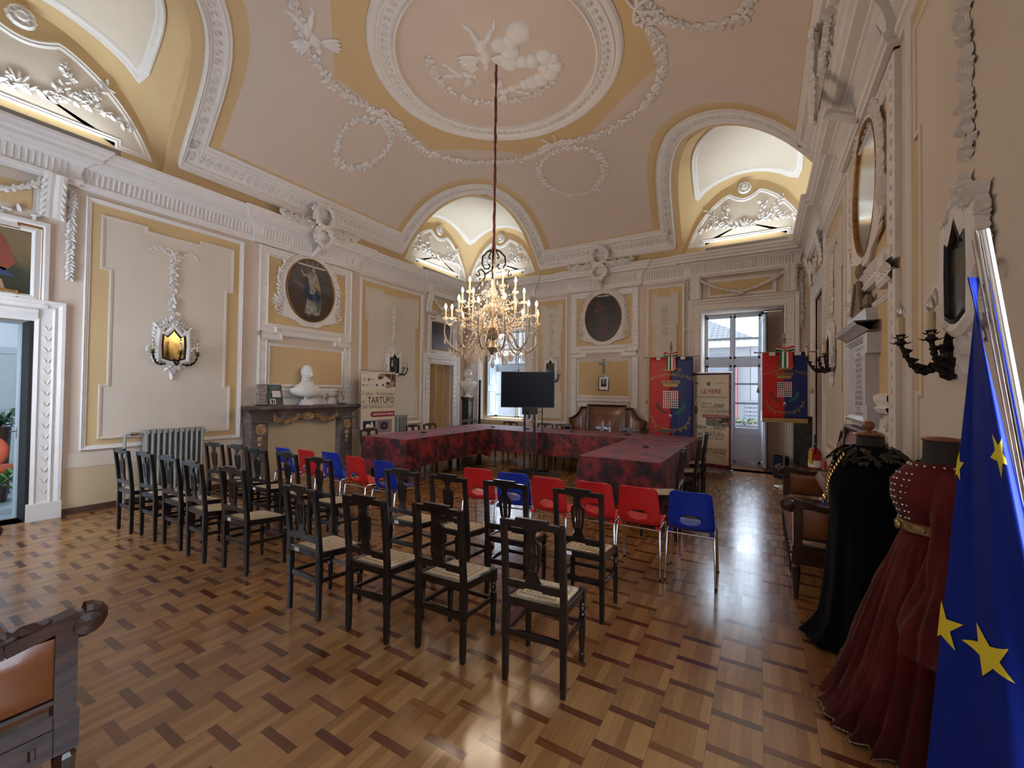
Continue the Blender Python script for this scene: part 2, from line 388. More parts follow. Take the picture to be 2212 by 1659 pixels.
# corner vaults
VO=[];sprig0=[]
def fl(t): 
    t=abs(t); return (1-t*t)**.62 if t<1 else 0.
def zin(dx,dy):
    a=fl((dy-1.31)/1.31); b=fl((dx-1.15)/1.15); return 4.6+1.42*(1-(1-a)*(1-b))+.22*a*b
for (sx,sy,nm) in ((-1,1,''),(1,1,''),(-1,-1,''),(1,-1,'')):
    def P(dx,dy,z): return Vector((CX+sx*(HX-dx),CY+sy*(HY-dy),z))
    def ro(ph,o=0,p=3): c,s=max(cos(ph),1e-6),max(sin(ph),1e-6); return ((c/(OA+o))**p+(s/(OB+o))**p)**(-1/p)
    mb=MB(); A=72; B=24
    def f(u,v):
        ph=u*PI/2; r=ro(ph,.015)*v; dx,dy=r*cos(ph),r*sin(ph); return P(dx,dy,zin(dx,dy))
    mb.grid(f,A,B)
    def f2(u,v):
        ph=u*PI/2; r=ro(ph); dx,dy=r*cos(ph),r*sin(ph); x,y=CX+sx*(HX-dx),CY+sy*(HY-dy); r2=ro(ph,.015*v)
        return P(r2*cos(ph),r2*sin(ph),zs(x,y)*(1-v)+max(zin(dx,dy),zs(x,y))*v)
    mb.grid(f2,144,1)
    cv=obj('corner_vault',mb,M_ochre,ceil,smooth=True,auto=60,fixn=False)
    # cream field with white moulding on the vault
    def MV(dx,dy,d): return P(dx,dy,zin(dx,dy)-d)
    path=[]
    wlm=.2
    for i in range(41):
        ph=.10+(PI/2-.2)*i/40; r=ro(ph)-.28; path.append((max(r*cos(ph),wlm),max(r*sin(ph),wlm)))
    path=[(2.0,wlm)]+path[1:-1]+[(wlm,2.32)]
    n_=14
    path+= [(wlm+.02,2.32-(2.32-.27)*i/n_) for i in range(1,n_)]+[(.27,.27)]+[(.27+(2.0-.27)*i/n_,wlm+.02) for i in range(1,n_)]
    mb=MB(); mb.sweep(path,[(-.03,.0),(-.03,.03),(-.01,.045),(.02,.03),(.05,.04),(.07,.02),(.07,0)],MV); obj('vault_moulding',mb,M_white,cv)
    mb=MB(); cxp,cyp=1.05,1.2; nn=len(path)
    vs=[];L=8
    for k in range(L+1):
        for a,b in path: vs.append(MV(cxp+(a-cxp)*k/L,cyp+(b-cyp)*k/L,.012))
    mb.add(vs,[(k*nn+i,k*nn+(i+1)%nn,(k+1)*nn+(i+1)%nn,(k+1)*nn+i) for k in range(L) for i in range(nn)])
    obj('vault_field',mb,M_pale,cv,smooth=True)
    mb=MB(); MV3=lambda a,b,d: MV(a,b,d+.012)
    for q in (((.6,1.6),(1.0,1.3),(1.5,1.2)),((.9,.7),(1.2,.9),(1.3,1.3)),((.5,1.2),(.8,1.5),(.9,1.9))): sprig0.append((mb,MV3,q))
    VO.append((mb,cv))
# ---------------------------------------------------------------- ornament
rnd=random.Random(7)
def leaf(mb,M,p,ang,L,W,h=.01,lift=.02):
    c,s=cos(ang),sin(ang)
    def q(u,v,d): return M(p[0]+c*u-s*v,p[1]+s*u+c*v,d)
    w=W/2
    vs=[q(0,0,h*.6)]
    for t,k in ((.22,.75),(.5,1.),(.8,.62)):
        vs+=[q(L*t,w*k,h*.35),q(L*t,0,h+lift*(.7+.3*k)),q(L*t,-w*k,h*.35)]
    vs.append(q(L,0,h*.6+lift*.2))
    mb.add(vs,[(0,1,2),(0,2,3),(1,4,5,2),(2,5,6,3),(4,7,8,5),(5,8,9,6),(7,10,8),(8,10,9)])
def flower(mb,M,p,r,h=.015):
    a0=rnd.random()*6
    for k in range(5): leaf(mb,M,p,a0+k*2*PI/5,r,r*.8,h,.012)
    leaf(mb,M,(p[0]-r*.2,p[1]),0,r*.4,r*.4,h+.02,.01)
def sprig(mb,M,path,step,L,W,h=.01,fl_=.2,spread=1.0,stem=.008,wid=.0):
    pts=resample(path,step,False)
    for i,(p,t) in enumerate(pts):
        a=math.atan2(t.y,t.x); side=1 if i%2 else -1
        q=(p.x+rnd.uniform(-wid,wid),p.y+rnd.uniform(-wid,wid))
        leaf(mb,M,q,a+side*spread*rnd.uniform(.5,1.1),L*rnd.uniform(.7,1.2),W*rnd.uniform(.7,1.2),h+rnd.random()*.012,.022)
        if rnd.random()<fl_: flower(mb,M,(p.x+rnd.uniform(-1,1)*L*.5,p.y+rnd.uniform(-1,1)*L*.5),L*.55,h+.01)
    if stem: 
        prof=[(-stem,0),(-stem*.6,stem*1.3),(stem*.6,stem*1.3),(stem,0)]; mb.sweep([p for p,t in resample(path,.04,False)],prof,M,False)
def rose(mb,M,p,r,h=.02,n=10):
    vs=[];
    for rr,d in ((r,0),(r*.85,h),(r*.6,h*.5),(r*.35,h*1.25),(.001,h*.9)):
        vs+=[M(p[0]+rr*cos(2*PI*k/n),p[1]+rr*sin(2*PI*k/n),d+.001) for k in range(n)]
    mb.add(vs,[(j*n+k,j*n+(k+1)%n,(j+1)*n+(k+1)%n,(j+1)*n+k) for j in range(4) for k in range(n)])
def circ(c,r,n=32,a0=0,a1=2*PI,ry=None):
    ry=ry or r; return [(c[0]+r*cos(a0+(a1-a0)*i/n),c[1]+ry*sin(a0+(a1-a0)*i/n)) for i in range(n+ (0 if abs(a1-a0)>6.28 else 1))]
def arcs(p,q,sag,n=14):
    return [(p[0]+(q[0]-p[0])*i/n, p[1]+(q[1]-p[1])*i/n-sag*4*(i/n)*(1-i/n)) for i in range(n+1)]
def bez(p0,p1,p2,n=12): return [((1-t)**2*p0[0]+2*t*(1-t)*p1[0]+t*t*p2[0],(1-t)**2*p0[1]+2*t*(1-t)*p1[1]+t*t*p2[1]) for t in [i/n for i in range(n+1)]]
for mb_,M_,q_ in sprig0: sprig(mb_,M_,list(q_),.06,.09,.045,.004,.2,1,.008,.02)
for mb_,cv_ in VO: obj('branch_relief',mb_,M_white,cv_,fixn=False)
# band around the vault
pc=curve(.15,.13,720)
mb=MB(); mb.sweep(pc,[(0,-.01),(0,.05),(.03,.06),(.045,.035),(.06,.05),(.075,.02),(.20,.015),(.215,.04),(.24,.04),(.25,.025),(.28,.03),(.29,-.01)],CE)
band=obj('vault_band',mb,M_white,ceil)
mb=MB()
mid=[]
Pv=[Vector(p) for p in pc]
for i,p in enumerate(Pv):
    t=(Pv[(i+1)%len(Pv)]-Pv[i-1]).normalized(); mid.append((p.x-t.y*.137,p.y+t.x*.137))
for p,t in resample(mid,.115):
    rose(mb,CE,(p.x,p.y),.046,.035,8)
obj('rosette_row',mb,M_white,band,smooth=False,fixn=False)
# central ring
RC=(-3.22,4.88)
mb=MB(); mb.sweep(circ(RC,1.38,96),[(.0,-.01),(.0,.05),(-.03,.06),(-.04,.03),(-.055,.045),(-.075,.02),(-.2,.02),(-.22,.05),(-.245,.055),(-.26,.03),(-.29,.05),(-.33,.045),(-.36,.02),(-.36,-.01)],CE)
ring=obj('ceiling_ring',mb,M_white,ceil)
mb=MB()
for p,t in resample(circ(RC,1.38+.137,96),.12): rose(mb,CE,(p.x,p.y),.048,.038,8)
obj('rosette_row',mb,M_white,ring,fixn=False)
# garlands of the vault (four fold about the centre)
def fold(path,sx,sy): return [(CX+sx*(a-CX),CY+sy*(b-CY)) for a,b in path]
G1=[(-5.28,4.86),(-5.42,5.4),(-5.42,5.88),(-5.2,6.4),(-4.96,6.69),(-4.6,6.95),(-4.13,7.10),(-3.75,7.08),(-3.32,6.98)]
for sx,sy in ((1,1),(-1,1),(1,-1),(-1,-1)):
    mb=MB(); sprig(mb,CE,fold(G1,sx,sy),.045,.10,.055,.012,.3,1.2,.012,.03); obj('garland',mb,M_white,ceil,fixn=False)
for c,rx,ry in (((-5.95,4.88),.50,.44),((-3.3,7.82),.66,.66)):
    for s in (1,-1):
        cc=(c[0],c[1]) if s==1 else (2*CX-c[0],2*CY-c[1])
        mb=MB(); p=circ(cc,rx,40,0,2*PI,ry); sprig(mb,CE,p+[p[0]],.05,.09,.05,.012,.3,1.1,.010,.015)
        obj('garland',mb,M_white,ceil,fixn=False)
def ribbon(mb,M,path,w=.03,h=.02):
    mb.sweep(path,[(-w/2,h*.3),(-w*.3,h),(w*.3,h),(w/2,h*.3)],M,False)
for (x,y,a) in ((-5.28,4.86,0),(-3.3,6.98,PI/2),(-1.27,4.86,PI),(-3.3,2.75,-PI/2)):
    mb=MB()
    c,s=cos(a),sin(a)
    for q in ([bez((0,0),(.12,.22),(0,.24)),bez((0,.24),(-.12,.2),(0,0)),bez((0,0),(.12,-.22),(0,-.24)),bez((0,-.24),(-.12,-.2),(0,0)),bez((0,0),(-.1,.1),(-.28,.12)),bez((0,0),(-.1,-.12),(-.3,-.1))]):
        ribbon(mb,CE,[(x+c*u-s*v,y+s*u+c*v) for u,v in q],.035,.03)
    obj('ribbon_bow',mb,M_white,ceil,fixn=False)
# stucco figures and clouds inside the ring
def blob(mb,M,p,r,h,n=14,ang=0,ry=None):
    ry=ry or r; vs=[];L=5
    for j in range(L+1):
        t=j/L; rr=cos(t*PI/2)*.999+.001; d=h*sin(t*PI/2)
        for k in range(n):
            a=2*PI*k/n; u,v=r*rr*cos(a),ry*rr*sin(a); vs.append(M(p[0]+u*cos(ang)-v*sin(ang),p[1]+u*sin(ang)+v*cos(ang),d-.004))
    mb.add(vs,[(j*n+k,j*n+(k+1)%n,(j+1)*n+(k+1)%n,(j+1)*n+k) for j in range(L) for k in range(n)])
mb=MB()
for p,r,h in (((-2.68,4.57),.17,.07),((-2.83,4.64),.12,.06),((-2.93,4.78),.14,.08),((-3.02,4.92),.15,.09),((-2.87,5.0),.12,.07),((-2.75,5.06),.12,.07),((-2.56,5.08),.13,.06),((-2.47,5.17),.10,.06),((-2.5,5.3),.12,.07),((-2.62,5.38),.13,.08),((-2.78,5.42),.13,.08),((-2.92,5.42),.12,.08),((-3.05,5.4),.09,.06),((-2.66,5.26),.10,.06),((-3.0,4.6),.12,.07)): blob(mb,CE,p,r,h)
obj('cloud_relief',mb,M_white,ceil,smooth=True,fixn=False)
def figure(mb,p,s,ang):
    c,si=cos(ang),sin(ang)
    def q(u,v): return (p[0]+s*(c*u-si*v),p[1]+s*(si*u+c*v))
    for u,v,r,ry,a,h in ((0,.34,.06,.07,0,.08),(0,.16,.09,.14,0,.09),(-.05,-.05,.09,.13,.3,.08),(.07,-.2,.05,.16,.5,.07),(-.12,-.22,.05,.16,-.4,.07),(.17,.24,.035,.14,-1.0,.05),(-.18,.22,.035,.14,1.1,.05),(-.2,-.36,.035,.09,-.9,.05),(.17,-.38,.035,.09,.2,.05)):
        blob(mb,CE,q(u,v),r*s,h*s,12,ang+a,ry*s)
    for sd in(-1,1):
        for k in range(4): leaf(mb,CE,q(sd*.08,.18),ang+PI/2-sd*(.9+.25*k),.36*s,.09*s,.02,.03)
mb=MB(); figure(mb,(-3.2,4.55),.9,.5); obj('stucco_figure',mb,M_white,ceil,smooth=True,fixn=False)
mb=MB(); figure(mb,(-3.75,4.75),.6,-.8); obj('stucco_figure',mb,M_white,ceil,smooth=True,fixn=False)
mb=MB(); figure(mb,(-3.3,5.4),.62,1.9); obj('stucco_figure',mb,M_white,ceil,smooth=True,fixn=False)
mb=MB(); sprig(mb,CE,[(-3.95,4.25),(-4.12,4.7),(-4.1,5.0),(-3.98,5.25),(-3.7,5.5),(-3.42,5.6),(-3.1,5.68),(-2.8,5.62),(-2.6,5.5)],.045,.08,.045,.012,.35,1.2,.01,.015); obj('garland',mb,M_white,ceil,fixn=False)
for p,a in (((-4.95,3.2),.6),((-1.6,3.2),-.6),((-1.3,5.9),2.4),((-5.2,6.5),-2.2)):
    mb=MB(); figure(mb,p,.75,a) if p[1]<4 else None
    if mb.v: obj('stucco_figure',mb,M_white,ceil,smooth=True,fixn=False)
# ---------------------------------------------------------------- cornice (one closed run with jogs over bays)
def MC(x,y,h): return Vector((x,y,h))
def cornice():
    J=.06
    P=[]
    def jog(seq): P.extend(seq)
    # counter-clockwise seen from above so that +offset points inward
    # rear wall (y=YN) going +x, right wall going +y, back wall going -x, left wall going -y
    jog([(XL,YN),(-6.95,YN),(-5.35,YN),(-1.2,YN),(XR,YN)])
    jog([(XR,2.3),(XR,3.88),(XR-J,3.88),(XR-J,5.83),(XR,5.83),(XR,7.75),(XR-J,7.75),(XR-J,YB)])
    jog([(.62,YB),(.62,YB-J),(-1.4,YB-J),(-1.4,YB),(-2.40,YB),(-2.40,YB-J),(-4.15,YB-J),(-4.15,YB),(-5.15,YB),(-5.15,YB-J),(-7.2,YB-J)])
    jog([(XL+J,YB-J),(XL+J,8.05),(XL,8.05),(XL,5.9),(XL+J,5.9),(XL+J,3.82),(XL,3.82),(XL,1.66),(XL+J,1.66),(XL+J,YN)])
    Q=[P[0]]
    for p in P[1:]:
        if (Vector(p)-Vector(Q[-1])).length>.01: Q.append(p)
    Q[9:9]=[] 
    return Q
path=cornice()
path=[p for p in path if p not in ((-6.95,YN),(-5.35,YN),(-1.2,YN),(XR,2.3))]
prof=[(-.02,4.08),(.025,4.08),(.03,4.11),(.05,4.12),(.055,4.16),(.03,4.17),(.035,4.25),(.06,4.32),(.10,4.36),(.12,4.37),(.125,4.39),(.20,4.41),(.205,4.45),(.235,4.47),(.25,4.51),(.275,4.53),(.285,4.565),(-.02,4.575)]
mb=MB(); mb.sweep(path,prof,MC,True)
tr=obj('trim_1',mb,M_white,kind='structure')
mb=MB()
n=len(path)
for i in range(n):
    a=Vector(path[i]);b=Vector(path[(i+1)%n]); L=(b-a).length
    if L<.3: continue
    if max(a.y,b.y)<0: continue
    t=(b-a)/L; nn=Vector((-t.y,t.x)); k=int((L-.14)/.052)
    for j in range(k):
        c=a+t*(.07+(L-.14)*(j+.5)/k); 
        p0=c+nn*.038; p1=c+nn*.088; w=.016
        vs=[]
        for (q,z) in ((c+nn*.036,4.175),(c+nn*.05,4.25),(c+nn*.075,4.325)):
            vs+=[(q.x-t.x*w-nn.x*.01,q.y-t.y*w-nn.y*.01,z),(q.x+nn.x*.012,q.y+nn.y*.012,z),(q.x+t.x*w-nn.x*.01,q.y+t.y*w-nn.y*.01,z)]
        mb.add(vs,[(0,1,4,3),(1,2,5,4),(3,4,7,6),(4,5,8,7)])
obj('frieze_flutes',mb,M_white,tr,fixn=False)
# ---------------------------------------------------------------- wall decoration
MOULD=[(0,0),(0,.03),(.012,.04),(.025,.03),(.04,.03),(.055,.018),(.07,.02),(.08,0)]
def rect(a0,a1,z0,z1): return [(a0,z0),(a1,z0),(a1,z1),(a0,z1)]
def panel(M,poly,d,m,name,par,d0=0):
    mb=MB(); mb.prism(poly,M,d0-.001,d); return obj(name,mb,m,par)
def mould(M,poly,par,w=.08,h=1.,closed=True,name='moulding'):
    mb=MB(); k=w/.08; mb.sweep(poly,[(o*k,dd*h) for o,dd in MOULD],M,closed); return obj(name,mb,M_white,par)
def wide_frame(M,a0,a1,z0,z1,w,par,beads=True):
    mb=MB(); poly=rect(a0,a1,z0,z1)
    mb.sweep(poly,[(0,0),(0,.035),(w*.1,.045),(w*.2,.03),(w*.35,.03),(w*.65,.03),(w*.8,.035),(w*.9,.05),(w,.03),(w,0)],M,True)
    o=obj('stucco_frame',mb,M_white,par)
    if beads:
        mb=MB()
        for p,t in resample([(a0+w/2,z0+w/2),(a1-w/2,z0+w/2),(a1-w/2,z1-w/2),(a0+w/2,z1-w/2)],.11):
            a=math.atan2(t.y,t.x)
            for s in(-1,1): leaf(mb,M,(p.x,p.y),a+s*.5,.07,.022,.03,.014)
        obj('husk_row',mb,M_white,o,fixn=False)
    return o
def stepped(a0,a1,z0,z1,sa,ha,hz,top=True):
    # inner panel with stepped outline like the plaster fields
    c=(a0+a1)/2; w=a1-a0
    i=w*.05
    return [(a0,z0),(a1,z0),(a1,z0+hz),(a1-i,z0+hz),(a1-i,z1-ha),(a1+i*.2,z1-ha),(a1+i*.2,z1),(a1-w*.30,z1),(a1-w*.30,z1-.06),(a0+w*.30,z1-.06),(a0+w*.30,z1),(a0-i*.2,z1),(a0-i*.2,z1-ha),(a0+i,z1-ha),(a0+i,z0+hz),(a0,z0+hz)]
SHIELD=[(-.5,-.5),(-.2,-.58),(0,-.6),(.2,-.58),(.5,-.5),(.53,0),(.5,.42),(.3,.34),(.12,.5),(0,.62),(-.12,.5),(-.3,.34),(-.5,.42),(-.53,0)]
def mirror(M,a,z,w,h,wall,label,mm,withframe=True):
    p0=M(a,z,.06)
    def Q(x): return [(a+u*w,z+v*h) for u,v in x]
    # stucco surround belongs to the wall
    mb=MB()
    mb.prism([(a+u*w*1.55,z+v*h*1.28) for u,v in SHIELD],M,-.001,.03)
    mb.sweep(Q([(u*1.22,v*1.12) for u,v in SHIELD]),[(0,.03),(.01,.06),(-.02,.07),(-.05,.05),(-.06,.03)],M)
    for s in(-1,1):
        for k in range(9):
            zz=z-h*.62+h*1.3*k/8; leaf(mb,M,(a+s*w*.70,zz),(PI/2-s*PI/2)+s*rnd.uniform(.3,1.2),.10,.05,.03,.025); leaf(mb,M,(a+s*w*.74,zz+.03),(PI/2-s*PI/2)-s*rnd.uniform(.3,1.0),.08,.04,.03,.02)
            if k%2: flower(mb,M,(a+s*(w*.78+.02),zz),.045,.03)
        mb.tube([M(a+s*(w*.62+.03*cos(t)),z+h*.45+.10*t/3+.03*sin(t*1.7),.045) for t in [i*.4 for i in range(9)]],.014,6)
        mb.tube([M(a+s*(w*.85+.05*(1-cos(t))),z-h*.2+.06*sin(t),.05) for t in [i*.45 for i in range(9)]],.015,6)
    # crest
    for k in range(70):
        u=rnd.uniform(-1,1); leaf(mb,M,(a+u*w*.62,z+h*.66+rnd.random()*h*.42*(1-abs(u))),rnd.uniform(0,PI),.075,.04,.02+rnd.random()*.02,.022)
    blob(mb,M,(a,z+h*.78),w*.28,.06)
    rose(mb,M,(a,z+h*.85),.075,.06); rose(mb,M,(a-.09,z+h*.75),.04,.05); rose(mb,M,(a+.09,z+h*.75),.04,.05)
    for k in range(22):
        t=rnd.random(); leaf(mb,M,(a+rnd.uniform(-1,1)*w*.5*(1-t),z-h*.66-t*h*.5),-PI/2+rnd.uniform(-1,1),.09,.045,.02,.03)
    obj('mirror_surround',mb,M_white,wall,fixn=False)
    r=thing('wall_mirror',label,'mirror',tuple(p0),world=True)
    mb=MB(); mb.prism(Q(SHIELD),M,.034,.045); obj('glass',mb,mm,r)
    mb=MB(); mb.sweep(Q(SHIELD),[(-.012,.03),(-.012,.06),(.002,.065),(.008,.05),(.008,.03)],M); obj('frame',mb,M_iron,r)
def drop(M,a,ztop,zbot,wall,w=.28,name='floral_drop'):
    mb=MB()
    for s in(-1,1):
        ribbon(mb,M,[(a+s*u*w,ztop+v) for u,v in [(0,0),(.12,.03),(.3,.05),(.45,.0),(.6,.045),(.8,.03),(.95,-.02),(1.05,-.01)]],.022,.02)
        ribbon(mb,M,[(a+s*u*w,ztop+v) for u,v in [(0,0),(.15,-.04),(.35,-.02),(.5,.03),(.7,.0),(.85,.03)]],.018,.018)
    rose(mb,M,(a,ztop),.045,.045)
    z=ztop-.08
    while z>zbot:
        for s in(-1,1): leaf(mb,M,(a+rnd.uniform(-.02,.02),z),-PI/2+s*rnd.uniform(.3,1.5),rnd.uniform(.05,.11),.045,.008+rnd.random()*.02,.022)
        if rnd.random()<.5: flower(mb,M,(a+rnd.uniform(-.035,.035),z),rnd.uniform(.03,.05),.025)
        z-=rnd.choice((.035,.04,.075))
    ribbon(mb,M,[(a+.012*sin(i*1.3),ztop-.05-(ztop-zbot-.05)*i/20) for i in range(21)],.02,.015)
    obj(name,mb,M_white,wall,fixn=False)
def sconce(M,a,z,label,lit=False,s=1.,n=3,group='iron wall sconces'):
    p0=M(a,z,0)
    r=thing('wall_sconce',label,'wall lamp',tuple(p0),group=None,world=True)
    mb=MB()
    for k in range(16): leaf(mb,M,(a+rnd.uniform(-.05,.05)*s,z+rnd.uniform(-.06,.06)*s),rnd.uniform(0,6.28),.09*s,.05*s,.035,.03)
    blob(mb,M,(a,z),.05*s,.07); obj('backplate',mb,M_iron,r,fixn=False)
    ends=[(-.27,.10),(0,.24),(.27,.10)] if n==3 else [(.05,.18),(-.10,.10)]
    for e,dd in ends:
        mb=MB(); e*=s; dd*=s
        pts=[]
        for i in range(15):
            t=i/14; pts.append(M(a+e*(1-(1-t)**1.6),z-.10*s*sin(t*PI*.95)+.09*s*t*t,.03+dd*(t**.8)))
        mb.tube(pts,.011*s,6)
        for i in range(2,14,2):
            q=pts[i]; mb.ball(q,.016*s,5,4)
            mb.add([q,q+Vector((.03*s,.0,.03*s)),q+Vector((.0,.03*s,.045*s)),q+Vector((-.02*s,.0,.02*s))],[(0,1,2,3)])
        obj('arm',mb,M_iron,r,fixn=False)
        c=pts[-1]
        mb=MB(); 
        for zz,rr in ((.0,.05),(.03,.036)):
            vs=[c+Vector((0,0,zz))]
            nn=7
            for k in range(nn*2):
                an=PI*k/nn; r_=rr*s*(1. if k%2 else .6); vs.append(c+Vector((r_*cos(an),r_*sin(an),zz+(.012 if k%2 else 0))))
            mb.add(vs,[(0,1+k,1+(k+1)%(2*nn)) for k in range(2*nn)])
        mb.lathe([(.01*s,-.01),(.02*s,.0),(.014*s,.03),(.022*s,.05)],8,c); obj('drip_pan',mb,M_iron,r,fixn=False)
        mb=MB(); mb.lathe([(.017*s,.03),(.017*s,.14*s)],10,c); obj('candle_sleeve',mb,M_ivory,r,smooth=True,auto=40)
        mb=MB(); mb.lathe([(.008*s,.14*s),(.019*s,.165*s),(.016*s,.19*s),(.002*s,.225*s)],10,c); obj('bulb',mb,M_dead,r,smooth=True)
    return r
def swag(mb,M,p,q,sag,r=.03):
    pts=arcs(p,q,sag,18); sprig(mb,M,pts,.03,.055,.035,.03,.0,1.0,0,.008); mb.tube([M(a,b,.025) for a,b in pts],r*.7,6)
def wreath(mb,M,c,rx,ry,d=.02,r=.03):
    mb.tube([M(a,b,d) for a,b in circ(c,rx,28,0,2*PI,ry)],r*.55,6,closed=True)
    pts=circ(c,rx,40,0,2*PI,ry); pts.append(pts[0])
    def M2(a,b,h): return M(a,b,h+d)
    sprig(mb,M2,pts,.030,.10,.062,.012,.06,.8,0,.008)
def bay(M,a,wall,topz=4.02,lower=True,wreaths=True,hw=.94,paint=None,zc=3.46,ow=.5,oh=.6):
    """pilastered bay with the oval picture, its stucco wreaths and lower field; centre a"""
    wide_frame(M,a-hw,a+hw,2.58,4.07,.16,wall)
    panel(M,rect(a-hw+.16,a+hw-.16,2.74,3.91),.012,M_ochre,'ochre_field',wall)
    # stepped cross moulding
    z=2.52; S=[(a-hw+.04,z),(a-hw+.34,z),(a-hw+.34,z+.09),(a+hw-.34,z+.09),(a+hw-.34,z),(a+hw-.04,z)]
    mb=MB(); mb.sweep(S,[(-.08,0),(-.08,.05),(-.05,.07),(-.02,.05),(.02,.05),(.05,.08),(.08,.05),(.09,0)],M,False)
    for p,t in resample(S,.1,False): leaf(mb,M,(p.x,p.y),0,.08,.03,.05,.015)
    obj('stepped_moulding',mb,M_white,wall,fixn=False)
    mb=MB()
    for s in(-1,1):
        x0,x1=(a+s*hw,a+s*(hw-.16)); 
        mb.box((0,0,0),(0.0001,.0001,.0001),M=lambda x,y,zz:M(a,2,0))
        mb.sweep([((x0+x1)/2,.14),((x0+x1)/2,2.5)],[(-.08,0),(-.08,.035),(-.06,.045),(-.045,.03),(.045,.03),(.06,.045),(.08,.035),(.08,0)],M,False)
        for k in range(20): 
            for q in(-1,1): leaf(mb,M,((x0+x1)/2,.5+k*.1),PI/2+q*.5,.07,.022,.03,.014)
    obj('pilaster_strips',mb,M_white,wall,fixn=False)
    mb=MB(); mb.prism(circ((a,zc),ow+.02,48,0,2*PI,oh+.02),M,0,.02)
    mb.sweep(circ((a,zc),ow,64,0,2*PI,oh),[(.0,.02),(.0,.05),(-.02,.06),(-.045,.035),(-.06,.055),(-.085,.05),(-.10,.0)],M)
    pts=[(a+(ow+.10)*cos(t),zc+(oh+.10)*sin(t)) for t in [R_(200-i*220/40) for i in range(41)]]
    def M3(x,y,h): return M(x,y,h+.03)
    sprig(mb,M3,pts,.028,.085,.055,.015,.05,.9,0,.012)
    for s in(-1,1):
        for k in range(7):
            st=(a+s*.10,zc-oh-.09+.01*k); en=(a+s*(ow*.9+.02*k+.08),zc-oh*.45-.06*k+.12)
            mb.tube([M(x,y,.045) for x,y in bez(st,(a+s*(ow*.75),zc-oh-.06+.01*k),en,8)],[.012]*6+[.02,.014,.004],6)
        for k in range(5):
            b=(a+s*(ow+.02),zc-oh*.62); leaf(mb,M,b,PI/2-s*(.1+.32*k),.30-.02*k,.06,.04,.03)
        mb.tube([M(a+s*(ow+.12+.05*sin(t)),zc-oh*.72-.04*cos(t),.05) for t in [i*.5 for i in range(9)]],.014,6)
    obj('oval_stucco_frame',mb,M_white,wall,fixn=False)
    if wreaths:
        mb=MB(); 
        def M4(x,y,h): return M(x,y,h+.22 if y>4.35 else h+.1)
        def Mw(dd): return lambda x,y,h: M(x,y,h+dd)
        wreath(mb,Mw(.43),(a,4.80),.19,.20,.0,.055); wreath(mb,Mw(.42),(a,4.42),.165,.165,.0,.05)
        for s in(-1,1):
            sprig(mb,Mw(.36),[(a+s*.16,4.60),(a+s*.4,4.59),(a+s*.72,4.62)],.018,.09,.06,.02,.25,1.1,.012,.025); rose(mb,Mw(.36),(a+s*.76,4.63),.055,.06)
            mb.tube([Mw(.38)(a+s*(.2+.09*(1-cos(t))),4.70-.05*t+.07*sin(t),.0) for t in [i*.5 for i in range(8)]],.012,6)
        for k in range(3): leaf(mb,Mw(.36),(a,4.99),PI/2+(k-1)*.5,.13,.05,.02,.02)
        mb.tube([Mw(.33)(a,4.25,0),Mw(.14)(a,4.12,-.05)],.045,8)
        obj('laurel_wreaths',mb,M_white,wall,fixn=False)
def lower_field(M,a,hw,z0,z1,wall):
    panel(M,rect(a-hw+.2,a+hw-.2,z0,z1),.012,M_ochre,'ochre_field',wall); mould(M,rect(a-hw+.17,a+hw-.17,z0-.03,z1+.03),wall,.05)
def sidepanel(M,a0,a1,wall,z0=.78,z1=4.02,mm=None,mlabel=None,mdrop=True,mw=.25,mh=.36,mz=2.2,dtop=3.55,sz=2.0):
    c=(a0+a1)/2; w=a1-a0
    mould(M,rect(a0,a1,z0,z1),wall,.06)
    panel(M,rect(a0+.05,a1-.05,z0+.05,z1-.05),.008,M_ochre,'ochre_field',wall)
    k=.16 if w>1.2 else .13
    poly=stepped(a0+k,a1-k,z0+.13,z1-.18,0,.72,.72)
    panel(M,poly,.02,M_pale,'pale_field',wall)
    mb=MB(); mb.sweep(poly,[(0,.018),(0,.03),(.012,.034),(.035,.028),(.04,.018)],M); obj('field_edge',mb,M_pale,wall)
    MM=lambda a,z,d: M(a,z,d+.018)
    if mdrop: drop(MM,c,dtop,mz+mh*1.35,wall,w*.16)
    if mlabel: mirror(MM,c,mz,mw,mh,wall,mlabel,mm)
M_dado=mat('light_ochre_dado',(.62,.48,.31),.85,var=.05,scale=1.5)
def dado(M,a0,a1,wall,name):
    mb=MB(); mb.sweep([(a0,.57),(a1,.57)],[(0,0),(0,.012),(.18,.012),(.18,0)],M,False); obj('dado_strip',mb,M_pale,wall)
    mb=MB(); mb.prism(rect(a0,a1,.07,.57),M,0,.006); obj('dado_field',mb,M_dado,wall)
    mb=MB(); mb.sweep([(a0,.0),(a1,.0)],[(0,0),(0,.02),(.07,.02),(.08,.0)],M,False); obj(name,mb,M_skirt,kind='structure')
ca=4.855
for M,wall,nm in ((WL,wl,'left'),(WR,wr,'right')):
    bay(M,ca,wall); lower_field(M,ca,.94,1.66 if nm=='left' else 1.6,2.36,wall)
    mb=MB(); mb.sweep([(ca-.78,1.46),(ca+.78,1.46)],[(0,0),(0,.04),(.04,.06),(.06,.03),(.10,.05),(.14,.05),(.16,0)],M,False)
    mb.sweep([(ca-.78,1.28),(ca+.78,1.28)],[(0,0),(0,.02),(.03,.03),(.12,.02),(.14,0)],M,False)
    for s in (-1,1): rose(mb,M,(ca+s*.66,1.38),.07,.04)
    obj('lower_moulding',mb,M_white,wall,fixn=False)
sidepanel(WL,1.77,3.66,wl,mm=mat('golden_mirror_glass',(.45,.33,.12),.15,.9,var=.25,scale=7),mlabel='shield-shaped old mirror glowing gold, on the left wall above the radiator beside the doorway')
